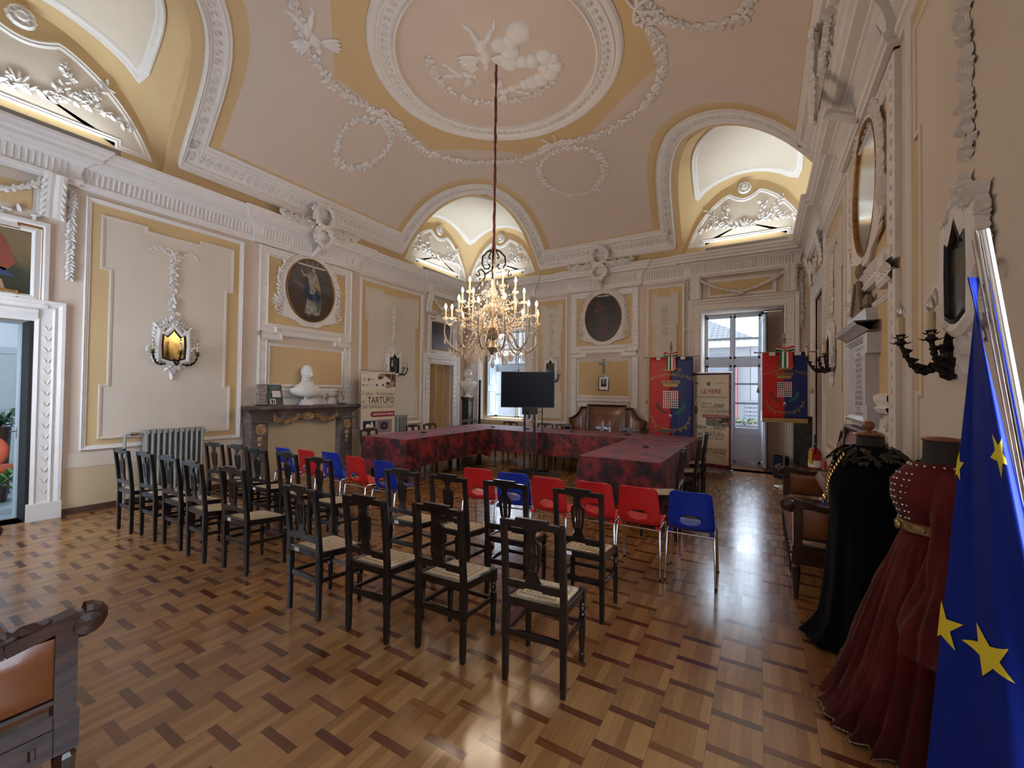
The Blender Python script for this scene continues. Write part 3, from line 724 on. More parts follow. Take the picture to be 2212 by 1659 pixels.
sidepanel(WL,6.02,7.93,wl,mm=M_mirrordark,mlabel='small shield-shaped mirror on the left wall behind the truffle fair roll-up banner')
sidepanel(WR,6.02,7.93,wr,mm=M_mirror,mlabel='narrow-looking shield mirror on the far right wall behind the three-candle sconce')
sidepanel(WR,1.77,3.66,wr,mm=M_mirrordark,mlabel='tall shield-shaped dark mirror on the right wall behind the chrome flagpole',mh=.38,mw=.22,mz=2.18,dtop=3.75,z1=4.1)
sidepanel(WB,-5.1,-4.22,wb,mm=M_mirrordark,mlabel='small shield-shaped mirror on the back wall, half hidden by the television',mz=2.18,mh=.36,mw=.2)
sidepanel(WB,-2.27,-1.44,wb,mm=M_mirrordark,mlabel=None,mz=2.4)
dado(WL,1.63,3.9,wl,'baseboard_left'); dado(WL,5.8,8.1,wl,'baseboard_left')
dado(WR,-.1,7.8,wr,'baseboard_right'); dado(WB,-5.25,-1.3,wb,'baseboard_back')
bay(WB,-3.28,wb,hw=.84,zc=3.42,ow=.46,oh=.59); lower_field(WB,-3.28,.84,1.5,2.36,wb)
mb=MB(); mb.sweep([(-3.95,1.36),(-2.6,1.36)],[(0,0),(0,.04),(.04,.06),(.06,.03),(.10,.05),(.12,0)],WB,False); obj('lower_moulding',mb,M_white,wb)
# back wall: small medallion boxes at the ends of the lower moulding
mb=MB()
for s in(-1,1): rose(mb,WB,(-3.28+s*.58,1.29),.06,.03)
mb.sweep([(-3.9,1.2),(-2.66,1.2)],[(0,0),(0,.02),(.03,.03),(.14,.02),(.16,0)],WB,False)
obj('lower_moulding',mb,M_white,wb,fixn=False)
# sconces
sconce(WL,2.72,2.0,'black iron three-armed sconce in front of the golden mirror on the left wall',n=3)
sconce(WL,7.1,2.02,'black iron sconce with tall candles, partly behind the truffle fair roll-up banner',s=.9)
sconce(WR,7.0,2.0,'black iron sconce with three unlit candle bulbs on the far right wall beside the gonfalon',s=1.15)
sconce(WR,2.92,1.80,'black leafy iron sconce with two large unlit candle bulbs, nearest on the right wall',s=1.0,n=2)
sconce(WB,-4.66,1.92,'black iron sconce on the back wall, its arm showing past the edge of the television',s=.9)
# door and window architraves with consoles, overdoor panel and swag
def archi(M,a0,a1,ztop,wall,over='swag',side=(1,1),w=.25):
    mb=MB(); o=w
    P=[(a0,.0),(a0,ztop),(a1,ztop),(a1,.0)]
    mb.sweep(P,[(-.0,-.02),(0,.03),(.03,.045),(.05,.03),(.07,.03),(.14,.03),(.16,.05),(.19,.03),(.22,.06),(.25,.06),(.255,0)],M,False)
    ob=obj('architrave',mb,M_white,wall)
    mb=MB()
    for x,s in ((a0-.105,-1),(a1+.105,1)):
        zz=.3
        while zz<ztop:
            for q in(-1,1): leaf(mb,M,(x,zz),PI/2+q*.45,.08,.024,.03,.014)
            zz+=.13
        mb.prism(rect(x-.13,x+.15,0,.2),M,0,.075)
    obj('husk_row',mb,M_white,ob,fixn=False)
    # overdoor
    zc0,zc1=ztop+.33,4.06
    for x in (a0-.11,a1+.11):
        mb=MB(); mb.prism(rect(x-.12,x+.12,3.62,4.08),M,0,.05)
        def MV2(s_): return lambda a,z,d: M(a,z,d+.05+.10*max(0,(z-3.6)/.5)**2)
        mv=MV2(0)
        mb.grid(lambda u,v: mv(x-.10+.2*u,3.62+.5*v,.02*sin(u*2*PI)**2+.01),6,10)
        for k in range(6):
            for s in(-1,1): leaf(mb,mv,(x+s*.06,3.68+k*.075),-PI/2+s*.5,.085,.06,.02,.02)
        obj('console_bracket',mb,M_white,ob,fixn=False)
        mb=MB(); 
        s=-1 if x<(a0+a1)/2 else 1
        sprig(mb,M,[(x+s*.17,4.03),(x+s*.17,2.95)],.022,.075,.05,.03,.0,.7,.02,.004); obj('side_garland',mb,M_white,ob,fixn=False)
    if over=='swag':
        zl=max(3.63,ztop+.27); mould(M,rect(a0+.12,a1-.12,zl,4.02),ob,.07,1.2); panel(M,rect(a0+.2,a1-.2,zl+.06,3.96),.01,M_ochre,'ochre_field',ob)
        mb=MB(); c=(a0+a1)/2; MS=lambda a,z,d: M(a,z,d+.06)
        swag(mb,MS,(a0-.02,4.02),(c,3.70),.05,.035); swag(mb,MS,(c,3.70),(a1+.02,4.02),.05,.035); rose(mb,MS,(c,3.70),.07,.06); obj('swag',mb,M_white,ob,fixn=False)
    return ob
archi(WB,-1.11,.39,3.36,wb); archi(WB,-6.95,-5.44,3.36,wb)
def overdoor(M,a0,a1,zt,wall,label,m,z0=2.58,z1=3.48):
    ob=archi(M,a0,a1,zt,wall,over=None)
    mb=MB(); mb.sweep([(a0-.02,zt+.03),(a1+.02,zt+.03)],[(0,0),(0,.04),(.04,.07),(.07,.05),(.10,.08),(.12,0)],M,False)
    mb.sweep([(a0-.1,z0-.06),(a0-.1,z1+.06),(a1+.1,z1+.06),(a1+.1,z0-.06)][::-1],[(0,0),(0,.05),(.04,.06),(.07,.03),(.12,.05),(.16,.0)],M,True)
    for p,t in resample([(a0,z1+.12),(a1,z1+.12)],.06,False): leaf(mb,M,(p.x,p.y),rnd.uniform(0,6),.1,.05,.05,.03)
    c=(a0+a1)/2
    panel(M,rect(a0+.05,a1-.05,3.68,3.95),.01,M_ochre,'ochre_field',ob)
    swag(mb,lambda a,z,d:M(a,z,d+.07),(a0-.05,4.05),(c,3.75),.06,.035); swag(mb,lambda a,z,d:M(a,z,d+.07),(c,3.75),(a1+.05,4.05),.06,.035)
    obj('overdoor_stucco',mb,M_white,ob,fixn=False)
    k=.16
    P=[(a0-.06,z0),(a0+k,z0),(a0+k,z0+.09),(a1-k,z0+.09),(a1-k,z0),(a1+.06,z0),(a1+.06,z1),(a1-k,z1),(a1-k,z1-.05),(a0+k,z1-.05),(a0+k,z1),(a0-.06,z1)]
    r=thing('overdoor_painting',label,'painting',tuple(M(c,z0,.0)),world=True)
    mb=MB(); mb.prism(P,M,0,.02); obj('canvas',mb,m,r)
    mb=MB(); mb.sweep(P,[(.0,.01),(0,.04),(.02,.045),(.03,.02)],M); obj('frame',mb,M_gold,r)
    return r
def landscape():
    n=NT('dark_landscape_painting'); x,y,z=n.xyz(); f=n.noise(2.2,5)
    h=n.m('ADD',n.m('MULTIPLY',n.m('SUBTRACT',z,0.45),1.3),n.m('MULTIPLY',f,.8))
    n.base(n.ramp(h,[(.1,(.025,.018,.008)),(.3,(.035,.04,.018)),(.42,(.17,.12,.055)),(.75,(.20,.145,.075)),(1.,(.05,.05,.03))])); n.set(rough=.4); return n.mat
pt=overdoor(WL,.45,1.36,2.36,wl,'overdoor oil painting of a dark landscape with a red-robed figure, above the left doorway',landscape())
mb=MB()
MP=lambda a,z,d: WL(a,z,.021+d*.1)
for poly,mi in (([(1.0,2.95),(1.12,2.9),(1.2,3.0),(1.16,3.15),(1.1,3.3),(1.0,3.35)],0),([(1.0,2.8),(1.1,2.85),(1.2,2.84),(1.12,2.93),(1.0,2.96)],1),([(1.08,2.6),(1.14,2.62),(1.1,2.8),(1.04,2.8)],2),([(1.0,3.1),(1.06,3.05),(1.07,3.2),(1.0,3.28)],2)):
    mb.mi=mi; mb.prism(poly,MP,0,.02)
obj('painted_figure',mb,[mat('painted_red',(.26,.06,.03),.5),mat('painted_blue',(.03,.05,.12),.5),mat('painted_flesh',(.35,.2,.12),.5)],pt,fixn=False)
overdoor(WL,8.24,9.2,2.29,wl,'dark overdoor painting of crouching figures, above the far left doorway',mat('dark_brown_painting',(.085,.055,.045),.45,var=.4,scale=5,c2=(.03,.02,.02)))
archi(WR,7.98,9.28,3.3,wr)
# lunettes
def lunette(M,c,hw,wall,cc=None):
    z0=4.78
    top=[]
    for i in range(41):
        t=-.93+1.86*i/40; z=4.6+1.42*fl(t)-.19; top.append((c-t*hw*.99,max(z,z0+.03)))
    # rosette notch
    out=[]
    for x,z in top:
        u=(x-c)/hw
        if abs(u)<.26: z=min(z,5.80-.16*(cos(u/.26*PI/2)))
        out.append((x,z))
    b=hw*.93
    poly=[(c-b,z0),(c-hw*.66,z0),(c-hw*.66,z0+.08),(c+hw*.66,z0+.08),(c+hw*.66,z0),(c+b,z0)]+out
    A=hw/1.3
    mb=MB(); mb.sweep(poly,[(-.02,0),(-.02,.02),(0,.035),(.02,.02),(.035,.03),(.055,.015),(.06,0)],M)
    lf=obj('lunette_moulding',mb,M_white,wall)
    mb=MB(); 
    nn=len(poly); cz=5.15; vs=[M(c,cz,.01)]+[M(a,b_,.01) for a,b_ in poly]; mb.add(vs,[(0,1+i,1+(i+1)%nn) for i in range(nn)]); obj('lunette_field',mb,M_pale,wall)
    mb=MB(); mb.prism([(c-hw*1.03,4.5),(c+hw*1.03,4.5)]+[(c+hw*1.03*cos(PI*i/30),4.55+1.5*sin(PI*i/30)**.8) for i in range(31)],M,-.002,.004); obj('lunette_ground',mb,M_ochre,wall)
    mb=MB(); rose(mb,M,(c,5.86),.13,.07,12)
    for k in range(8): leaf(mb,M,(c,5.86),k*PI/4,.13,.07,.04,.03)
    obj('rosette',mb,M_white,wall,fixn=False)
    mb=MB()
    for s in(-1,1):
        for q,L in (([(c-s*.1,5.06),(c+s*.25*A,5.12),(c+s*.6*A,5.3),(c+s*.78*A,5.55)],.11),([(c+s*.35*A,5.15),(c+s*.7*A,5.18),(c+s*.98*A,5.12)],.1),([(c+s*.3*A,5.13),(c+s*.4*A,5.4),(c+s*.36*A,5.55)],.09)):
            sprig(mb,M,q,.055,L,.06,.02,.3,.9,.012,.02)
    for k in range(3): leaf(mb,M,(c,5.05),PI/2+(k-1)*.4,.2,.07,.02,.03)
    obj('branch_relief',mb,M_white,wall,fixn=False)
for M,w_ in ((WL,wl),(WR,wr)):
    for c in (8.53,1.18): 
        if not (M is WR and c<2): lunette(M,c,1.31,w_)
lunette(WB,-6.25,1.15,wb); lunette(WB,-.3,1.15,wb)

# LED strips on top of the cornice
def led(M,a0,a1,label,rotz,off=(0,0)):
    c=(a0+a1)/2
    r=thing('led_strip',label,'light strip',tuple(M(c,4.57,.2)),world=True); lr=r
    mb=MB(); mb.prism(rect(a0,a1,4.575,4.65),M,.235,.26); mb.prism(rect(a0,a1,4.575,4.59),M,.15,.25); obj('housing',mb,mat('grey_aluminium',(.35,.34,.33),.4,.5,var=.05) if 'grey_aluminium' not in bpy.data.materials else bpy.data.materials['grey_aluminium'],r)
    mb=MB(); mb.prism(rect(a0+.03,a1-.03,4.59,4.60),M,.17,.21)
    obj('diodes',mb,M_led,r)
    l=bpy.data.lights.new('led_light','AREA'); l.shape='RECTANGLE'; l.size=a1-a0-.1; l.size_y=.04; l.energy=P_LED; l.color=(.78,.92,1.); l.spread=R_(150)
    o=bpy.data.objects.new('led_light',l); COL.objects.link(o)
    p=M(c,4.63,.20); o.location=p; n_=(M(c,4.6,0)-M(c,4.6,1)).normalized(); d=(Vector((0,0,1))*1.0-n_*.25).normalized()
    o.rotation_euler=(-d).to_track_quat('Z','Y').to_euler()
    x=(M(1,0,0)-M(0,0,0)).normalized(); y=(-d).cross(x).normalized(); o.rotation_euler=Matrix((x,y,x.cross(y))).transposed().to_euler() if (x.cross(y)).dot(-d)>0 else Matrix((x,-y,x.cross(-y))).transposed().to_euler()
M_led=emis('led_diodes',(.86,.95,1.),4)
led(WL,.35,2.02,'grey light strip on the cornice above the left doorway',0)
led(WL,7.7,9.35,'light strip on the cornice at the far end of the left wall',0)
led(WB,-7.0,-5.55,'light strip on the cornice above the window behind the chandelier',0)
led(WB,-1.0,.45,'grey light strip on the cornice above the french door',0)
led(WR,7.7,9.35,'light strip on the cornice at the far end of the right wall',0)
# ---------------------------------------------------------------- windows
def leafframe(mb,x0,x1,z0,z1,y,w=.055,d=.05,bars=()):
    mb.box(((x0+x1)/2,y,z0+w/2),(x1-x0,d,w)); mb.box(((x0+x1)/2,y,z1-w/2),(x1-x0,d,w))
    mb.box((x0+w/2,y,(z0+z1)/2),(w,d,z1-z0)); mb.box((x1-w/2,y,(z0+z1)/2),(w,d,z1-z0))
    for b in bars: mb.box(((x0+x1)/2,y,b),(x1-x0-w,d*.8,.045))
YW=10.75
def revealbox(x0,x1,z0,z1,par):
    mb=MB(); y0=YB+.3; y1=YW+.05
    for a,b in (((x0-.06,y0-.32,z0),(x0,y1,z1)),((x1,y0-.32,z0),(x1+.06,y1,z1)),((x0-.06,y0-.32,z1),(x1+.06,y1,z1+.06)),((x0-.06,y0-.32,z0-.06),(x1+.06,y1,z0-.004))):
        c=[(p+q)/2 for p,q in zip(a,b)]; mb.box(c,[q-p for p,q in zip(a,b)])
    return obj('reveal',mb,M_cream,par)
# french door (window 2)
def windowset(n,x0,x1,zsill,ztr,rows,panelz,shut,cols=None):
    w=obj('window_%d'%n,(lambda m:(leafframe(m,x0-.02,x1+.02,zsill-.03,3.42,YW+.02,.05,.09),m.box(((x0+x1)/2,YW,ztr),(x1-x0,.09,.14)),m)[2])(MB()),M_winpaint,kind='structure')
    mid=(x0+x1)/2
    for a,b in ((x0+.03,mid-.01),(mid+.01,x1-.03)):
        mb=MB(); leafframe(mb,a,b,ztr+.07,3.37,YW-.01,.05,.05,[2.845]); obj('upper_sash',mb,M_winpaint,w)
        mb=MB(); mb.box(((a+b)/2,YW,(ztr+3.4)/2),(b-a-.1,.006,3.3-ztr)); obj('pane',mb,M_glass,w)
        mb=MB(); leafframe(mb,a,b,zsill+.02,ztr-.07,YW-.01,.052,.05,rows)
        if panelz: 
            mb.box(((a+b)/2,YW-.005,(zsill+panelz)/2),(b-a,.03,panelz-zsill)); mb.sweep(rect(a+.12,b-.12,zsill+.14,panelz-.14),[(0,.0),(.0,.012),(.02,.012),(.02,0)],lambda p,q,d: Vector((p,YW-.02-d,q)))
        obj('lower_sash',mb,M_winpaint,w)
        mb=MB(); z_=(panelz or zsill)
        mb.box(((a+b)/2,YW,(z_+ztr)/2),(b-a-.1,.006,ztr-z_-.1)); obj('pane',mb,M_glass,w)
    return w
w1=windowset(1,-6.97,-5.42,.80,2.3,[1.5],None,None)
revealbox(-6.97,-5.42,.80,3.42,w1)
mb=MB(); mb.box((-6.2,10.42,.8),(1.5,.66,.04)); mb.box((-6.2,9.99,.40),(1.52,.3,.80)); obj('window_sill',mb,M_ochre,w1)
def shutter(name,x,y,ang,z0,z1,wd,par):
    mb=MB(); q=Matrix.Rotation(ang,3,'Z')
    def MS(a,z,d): return Vector((x,y,0))+q@Vector((a,-d,0))+Vector((0,0,z))
    mb.prism(rect(0,wd,z0,z1),MS,0,.035)
    n_=3; h=(z1-z0)/n_
    for k in range(n_):
        mb.sweep(rect(.07,wd-.07,z0+k*h+.08,z0+(k+1)*h-.08),[(0,.035),(.0,.05),(.02,.05),(.03,.03)],MS)
        mb.sweep(rect(.07,wd-.07,z0+k*h+.08,z0+(k+1)*h-.08),[(0,.0),(.0,-.015),(.02,-.015),(.03,.0)],MS)
    return obj(name,mb,M_shut,par)
shutter('shutter',-6.90,YW-.03,R_(-83),.88,3.3,.6,w1)
w2=windowset(2,-1.13,.03,.03,2.32,[1.39,1.82],.84,None)
revealbox(-1.13,.39,.0,3.42,w2)
mb=MB(); mb.box((.075,YW+.05,1.7),(.10,.1,3.42)); obj('gap_shade_strip',mb,mat('blue_grey_gap_shade',(.05,.065,.10),.6,var=.05),w2)  # dark strip: shade of the gap beside the shutter, put in as colour
mb=MB(); mb.box((.26,YW+.04,1.7),(.27,.1,3.42)); obj('side_wall',mb,M_cream,w2)
shutter('shutter',.03,YW-.04,R_(-80),.03,3.3,.42,w2)
mb=MB(); 
for z in (.5,.95,1.6,2.2): mb.box((.0,YW-.05,z),(.03,.03,.10))
mb.tube([(-.55,YW-.06,.1),(-.55,YW-.06,2.2)],.008,6)
obj('door_bolt',mb,M_winpaint,w2)
mb=MB(); mb.box((-.552,YW-.04,1.7),(.04,.04,3.36)); obj('meeting_stile',mb,M_winpaint,w2)
mb=MB(); mb.box((-6.195,YW-.04,2.1),(.055,.04,2.5)); obj('meeting_stile',mb,M_winpaint,w1)
# made-up rear window, unseen, framing the added fill light
for n_,(x0,x1,z0) in ((3,(-6.7,-5.6,.8)),):
    mb=MB(); 
    def yy(m,*a): leafframe(m,*a)
    leafframe(mb,x0,(x0+x1)/2,z0,3.2,YN-.2,.07,.05,[1.4,2.0,2.6]); leafframe(mb,(x0+x1)/2,x1,z0,3.2,YN-.2,.07,.05,[1.4,2.0,2.6]); obj('window_%d'%n_,mb,M_winpaint,kind='structure')
mb=MB()
MS4=lambda a,b,c,d,z: mb.box((XR+.2,(a+b)/2,(c+d)/2),(.05,b-a,d-c))
for a,b,c,d in ((.43,.5,.6,3.2),(1.63,1.7,.6,3.2),(1.04,1.10,.6,3.2),(.43,1.7,.6,.67),(.43,1.7,3.13,3.2),(.43,1.7,1.4,1.45),(.43,1.7,2.2,2.26)): MS4(a,b,c,d,0)
obj('window_4',mb,M_winpaint,kind='structure')
# ---------------------------------------------------------------- doorways
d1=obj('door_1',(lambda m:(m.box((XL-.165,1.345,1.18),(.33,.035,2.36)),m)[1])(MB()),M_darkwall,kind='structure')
mb=MB(); mb.box((XL-.36,.9,2.40),(.66,1.0,.06)); mb.box((XL-.36,.42,1.18),(.66,.05,2.36)); obj('jamb',mb,M_shut,d1)
mb=MB(); mb.box((XL-.40,1.335,1.17),(.12,.045,2.34)); obj('door_leaf',mb,M_shut,d1)
mb=MB(); mb.box((XL-.36,1.31,1.02),(.02,.01,.14)); mb.tube([(XL-.37,1.31,1.04),(XL-.37,1.27,1.04),(XL-.34,1.27,1.04)],.008,6); obj('door_handle',mb,M_chrome,d1)
d2=obj('door_2',(lambda m:(m.box((XL-.32,8.72,1.15),(.03,1.0,2.3)),m)[1])(MB()),M_ochre,kind='structure')
mb=MB(); mb.box((XL-.14,8.5,1.14),(.27,.012,2.28)); mb.box((XL-.29,8.53,1.14),(.03,.02,2.28)); mb.tube([(XL-.27,8.55,1.12),(XL-.25,8.95,1.13)],.008,6); mb.ball((XL-.25,8.97,1.13),.02)
mb.sweep(rect(8.62,9.1,.15,1.0),[(0,0),(0,.012),(.015,.012),(.015,0)],lambda a,z,d: Vector((XL-.3+d,a,z))); mb.sweep(rect(8.62,9.1,1.2,2.1),[(0,0),(0,.012),(.015,.012),(.015,0)],lambda a,z,d: Vector((XL-.3+d,a,z)))
obj('door_leaf',mb,M_ochre,d2)
d3=obj('door_3',(lambda m:(m.box((XR+.32,8.63,1.65),(.03,1.32,3.3)),m.box((XR+.32,8.63,2.2),(.06,1.32,.05)),m)[2])(MB()),M_ochre,kind='structure')
mb=MB(); mb.sweep(rect(8.05,8.6,.15,2.1),[(0,0),(0,.012),(.02,.012),(.02,0)],lambda a,z,d: Vector((XR+.3-d,a,z))); obj('door_leaf',mb,M_shut,d3)
# red pipe beside door 3
mb=MB(); mb.tube([(XR-.02,7.9,0),(XR-.02,7.9,1.95)],.02,8); tag(obj('fire_main_pipe',mb,mat('signal_red_paint',(.45,.02,.015),.35,var=.03)),'thin vertical red pipe running up the far right corner above the fire extinguisher','pipe')
# next room behind door 1
mb=MB(); mb.box((-9.9,1.5,-.06),(4.4,6,.1)); obj('floor',mb,mat('bluish_tile_floor',(.42,.50,.56),.25,var=.25,scale=3),kind='structure')
mb=MB(); mb.box((-12.1,1.5,2),(.1,6,4)); mb.box((-9.9,4.5,2),(4.4,.1,4)); mb.box((-9.9,-1.5,2),(4.4,.1,4)); mb.box((-9.9,1.5,3.6),(4.4,6,.1))
n_r=obj('wall_next_room',mb,mat('pale_grey_plaster',(.55,.58,.60),.8,var=.03),kind='structure')
mb=MB()
MN=lambda a,z,d: Vector((-12.04+d,a,z))
mb.prism(rect(1.1,2.1,0,2.3),MN,0,.04); mb.sweep(rect(1.2,2.0,.2,1.0),[(0,.04),(0,.055),(.02,.055),(.02,.04)],MN); mb.sweep(rect(1.2,2.0,1.15,2.2),[(0,.04),(0,.055),(.02,.055),(.02,.04)],MN)
mb.sweep([(0.9,2.5),(1.2,2.9),(1.7,3.05),(2.3,2.8)],[(0,0),(0,.05),(.06,.05),(.08,0)],MN,False)
obj('door_4',mb,mat('grey_green_door_paint',(.38,.43,.44),.5,var=.04),kind='structure')
area('next_room_daylight',(-10,.8,3.5),(0,0,0),2.5,2.5,70,DAY)
# ---------------------------------------------------------------- outside
mb=MB(); mb.box((-3,19,-5.05),(60,16,.1)); tag(obj('street_ground',mb,mat('pale_paving',(.5,.5,.5),.9)),'pale street paving far below the windows, hardly visible','ground',kind='structure')
bd=thing('building','pale building with tiled roof across the street, seen through the tall french door','building',(-1,21,-5))
mb=MB(); mb.box((-6.4,3.0,4.35),(14,6,8.7)); obj('wall',mb,mat('sunlit_render',(.090,.092,.095),.9,var=.03,scale=1),bd)
mb=MB(); mb.box((-6.2,.2,8.78),(14.2,1.0,.2)); obj('eaves',mb,M_white,bd)
mb=MB(); mb.add([(-13.5,-.5,8.88),(1.0,-.5,8.88),(-2.2,3.5,10.9),(-13.5,3.5,10.9)],[(0,1,2,3)])
nr=NT('grey_roof_tiles'); x,y,z=nr.xyz(); h=nr.m('ADD',nr.m('SINE',nr.m('MULTIPLY',x,28)),nr.m('SINE',nr.m('MULTIPLY',y,20))); nr.base(nr.ramp(nr.m('ADD',nr.m('MULTIPLY',h,.2),.5),[(.2,(.032,.033,.035)),(.8,(.07,.068,.068))])); nr.set(rough=.9)
obj('roof',mb,nr.mat,bd)
for x in (-.62,-3.3,-6,-9):
    mb=MB(); mb.box((x,-.03,7.6),(.75,.06,1.5)); obj('window',mb,mat('blue_grey_shutter',(.05,.058,.07),.6,var=.05),bd)
mb=MB(); mb.box((2.32,1.5,4.4),(3.4,3,8.8)); obj('side_wing',mb,mat('white_render',(.105,.108,.112),.9,var=.03),bd)
mb=MB(); mb.tube([((.04),-.15,0),((.04),-.15,8)],.09,8); obj('downpipe',mb,mat('red_drainpipe',(.12,.018,.016),.5),bd)
for z in (2.2,2.6,3.0,3.4,3.8,4.2,4.6,5.0,5.4): pass
mb=MB()
for k in range(26): mb.box((.95,-.04,2.0+k*.17),(1.1,.05,.10))
obj('louvred_shutter',mb,mat('pale_louvre_paint',(.06,.067,.077),.6,var=.05),bd)
# second building seen behind the chandelier window
bd=thing('building','pale facade with grey roof seen through the window behind the television','building',(-20,30,-5))
mb=MB(); mb.box((0,3,3.4),(16,6,6.8)); obj('wall',mb,bpy.data.materials['sunlit_render'],bd)
mb=MB(); mb.add([(-8,-.5,6.7),(8,-.5,6.7),(8,3.5,8.2),(-8,3.5,8.2)],[(0,1,2,3)]); obj('roof',mb,nr.mat,bd)
# balcony planter
pl=thing('balcony_planter','trailing green plant in a dark box inside the balcony railing outside the french door','plant',(-.45,11.55,.55))
mb=MB(); mb.box((0,0,.2),(1.2,.16,.2)); obj('box',mb,mat('dark_planter',(.08,.07,.07),.6),pl)
mb=MB()
for k in range(160):
    x=rnd.uniform(-.6,.6); z=.3+rnd.random()*.14; c=Vector((x,rnd.uniform(-.12,.1),z)); d=Vector((rnd.uniform(-1,1),rnd.uniform(-1,.6),rnd.uniform(-.4,1))).normalized(); s=d.orthogonal().normalized()*.02
    mb.add([c,c+d*.05+s,c+d*.11,c+d*.05-s],[(0,1,2,3)])
obj('foliage',mb,mat('plant_green',(.07,.10,.03),.6,var=.3,scale=20),pl,fixn=False)
mb=MB(); mb.box((-.5,11.75,.2),(3.0,.04,.04)); mb.box((-.5,11.75,.9),(3.0,.04,.04))
for k in range(25): mb.box((-2+k*.125,11.75,.5),(.015,.015,.85))
mb.box((-.5,11.3,-.1),(3.2,1.1,.16))
tag(obj('balcony_railing',mb,M_iron),'thin dark balcony railing outside the french door','railing')
# ---------------------------------------------------------------- rush-seated chair (origin: floor under the seat centre, faces +y)
def rush_chair():
    t=thing('rush_chair','x','chair')
    W=.335; D=.34; m=M_blackwood
    def post(x):
        mb=MB(); y=-D/2; k=.017
        lv=[(0,.0,.014),(.05,0,.016),(.24,0,.0165),(.25,.0,.020),(.395,.0,.020),(.43,.0,.0175),(.5,-.004,.0175),(.7,-.022,.0165),(.885,-.045,.0165),(.905,-.048,.0165)]
        vs=[]
        for z,o,r in lv: vs+=[(x-r,y+o-r,z),(x+r,y+o-r,z),(x+r,y+o+r,z),(x-r,y+o+r,z)]
        n=len(lv); mb.add(vs,[(i*4+k,i*4+(k+1)%4,(i+1)*4+(k+1)%4,(i+1)*4+k) for i in range(n-1) for k in range(4)]+[(3,2,1,0),(4*n-4,4*n-3,4*n-2,4*n-1)])
        return mb
    bev=lambda o,w=.004: (lambda b: (setattr(b,'width',w),setattr(b,'segments',2),setattr(b,'limit_method','ANGLE')))(o.modifiers.new('bevel','BEVEL'))
    for x in (-W/2,W/2): bev(obj('leg',post(x),m,t))
    for x in (-W/2-.005,W/2+.005):
        mb=MB(); y=D/2
        mb.lathe([(.014,0),(.017,.012),(.017,.05),(.013,.055),(.019,.12),(.020,.2),(.012,.207)],10,(x,y,0)); mb.box((x,y,.24),(.034,.034,.068)); mb.lathe([(.012,.27),(.019,.28),(.013,.288),(.020,.31),(.013,.33),(.019,.34),(.012,.352)],10,(x,y,0)); mb.box((x,y,.392),(.036,.036,.08))
        obj('leg',mb,m,t,smooth=True,auto=35)
    mb=MB()
    mb.box((0,-D/2,.447),(W-.02,.026,.045)); mb.box((0,D/2,.405),(W,.026,.045))
    for x in (-W/2,W/2): mb.bar((x,-D/2,.445),(x*1.02,D/2,.405),.026,.045)
    bev(obj('seat_frame',mb,m,t))
    mb=MB()
    for x in (-W/2,W/2): mb.bar((x,-D/2,.265),(x*1.02,D/2,.240),.018,.026)
    mb.box((0,-D/2,.272),(W,.018,.038)); mb.box((0,D/2,.235),(W,.018,.026)); 
    bev(obj('stretcher',mb,m,t),.003)
    # woven seat
    mb=MB()
    def f(u,v):
        x=(u-.5)*(W+.0-.01)*1.03; y=-D/2+.012+(D+.012)*v; b=(abs(2*u-1)**5,abs(2*v-1)**5); e=max(b)
        zc=.478-(.036*v); return (x,y,zc-.03*e-.004*(1-abs(2*u-1))*(1-abs(2*v-1))*2)
    mb.grid(f,14,14)
    obj('seat',mb,M_rush,t,smooth=True,fixn=False)
    # top rail with raised middle
    mb=MB(); yb=-D/2
    def MR(z0): return lambda a,z,d: Vector((a,yb-.004-.044*max(0,(z-.45)/.455)-.013+d,z))
    Mz=MR(0)
    mb.prism([(-W/2-.018,.868),(-.05,.868),(-.05,.86),(.05,.86),(.05,.868),(W/2+.018,.868),(W/2+.018,.905),(.095,.905),(.092,.922),(-.092,.922),(-.095,.905),(-W/2-.018,.905)],Mz,0,.026)
    bev(obj('top_rail',mb,m,t),.003)
    mb=MB(); mb.prism([(-W/2,.527),(-.055,.527),(-.05,.536),(.05,.536),(.055,.527),(W/2,.527),(W/2,.572),(-W/2,.572)],Mz,0,.022); bev(obj('lower_rail',mb,m,t),.003)
    # pierced vase splat: outline minus slots, made of columns
    mb=MB()
    half=[(.050,.566),(.030,.60),(.026,.62),(.038,.645),(.045,.70),(.050,.76),(.046,.79),(.032,.80),(.018,.825),(.021,.845),(.04,.866)]
    def hw(z):
        for (a,b),(c,d) in zip(half,half[1:]):
            if b<=z<=d: return a+(c-a)*(z-b)/(d-b)
        return half[-1][0]
    zz=[.566+.30*i/30 for i in range(31)]
    def strip(f0,f1,z0,z1,n=16):
        for i in range(n):
            za,zb=z0+(z1-z0)*i/n,z0+(z1-z0)*(i+1)/n
            mb.prism([(f0(za),za),(f1(za),za),(f1(zb),zb),(f0(zb),zb)],Mz,.002,.018)
    strip(lambda z:-hw(z),hw,.566,.640,6); strip(lambda z:-hw(z),hw,.785,.868,9)
    for a,b in ((-1.,-.60),(-.34,-.10),(.10,.34),(.60,1.)):
        strip(lambda z,a=a:hw(z)*a,lambda z,b=b:hw(z)*b,.640,.785,6)
    mb.ball((0,-D/2-.03,.79),(.022,.012,.022),8,6)
    obj('splat',mb,m,t,fixn=False)
    return t
def tagplate(par,where):
    par=[o for o in bpy.data.objects if o.parent==par and o.name.startswith('seat_frame' if where=='seat' else 'splat')][0]
    mb=MB()
    if where=='seat': mb.box((-.075,-.185,.447),(.045,.003,.026))
    else: mb.box((0,-.198,.79),(.04,.003,.022),rot=Matrix.Rotation(R_(5),3,'X'))
    o=obj('inventory_label',mb,M_wht,par,label='small white inventory label')
    return o
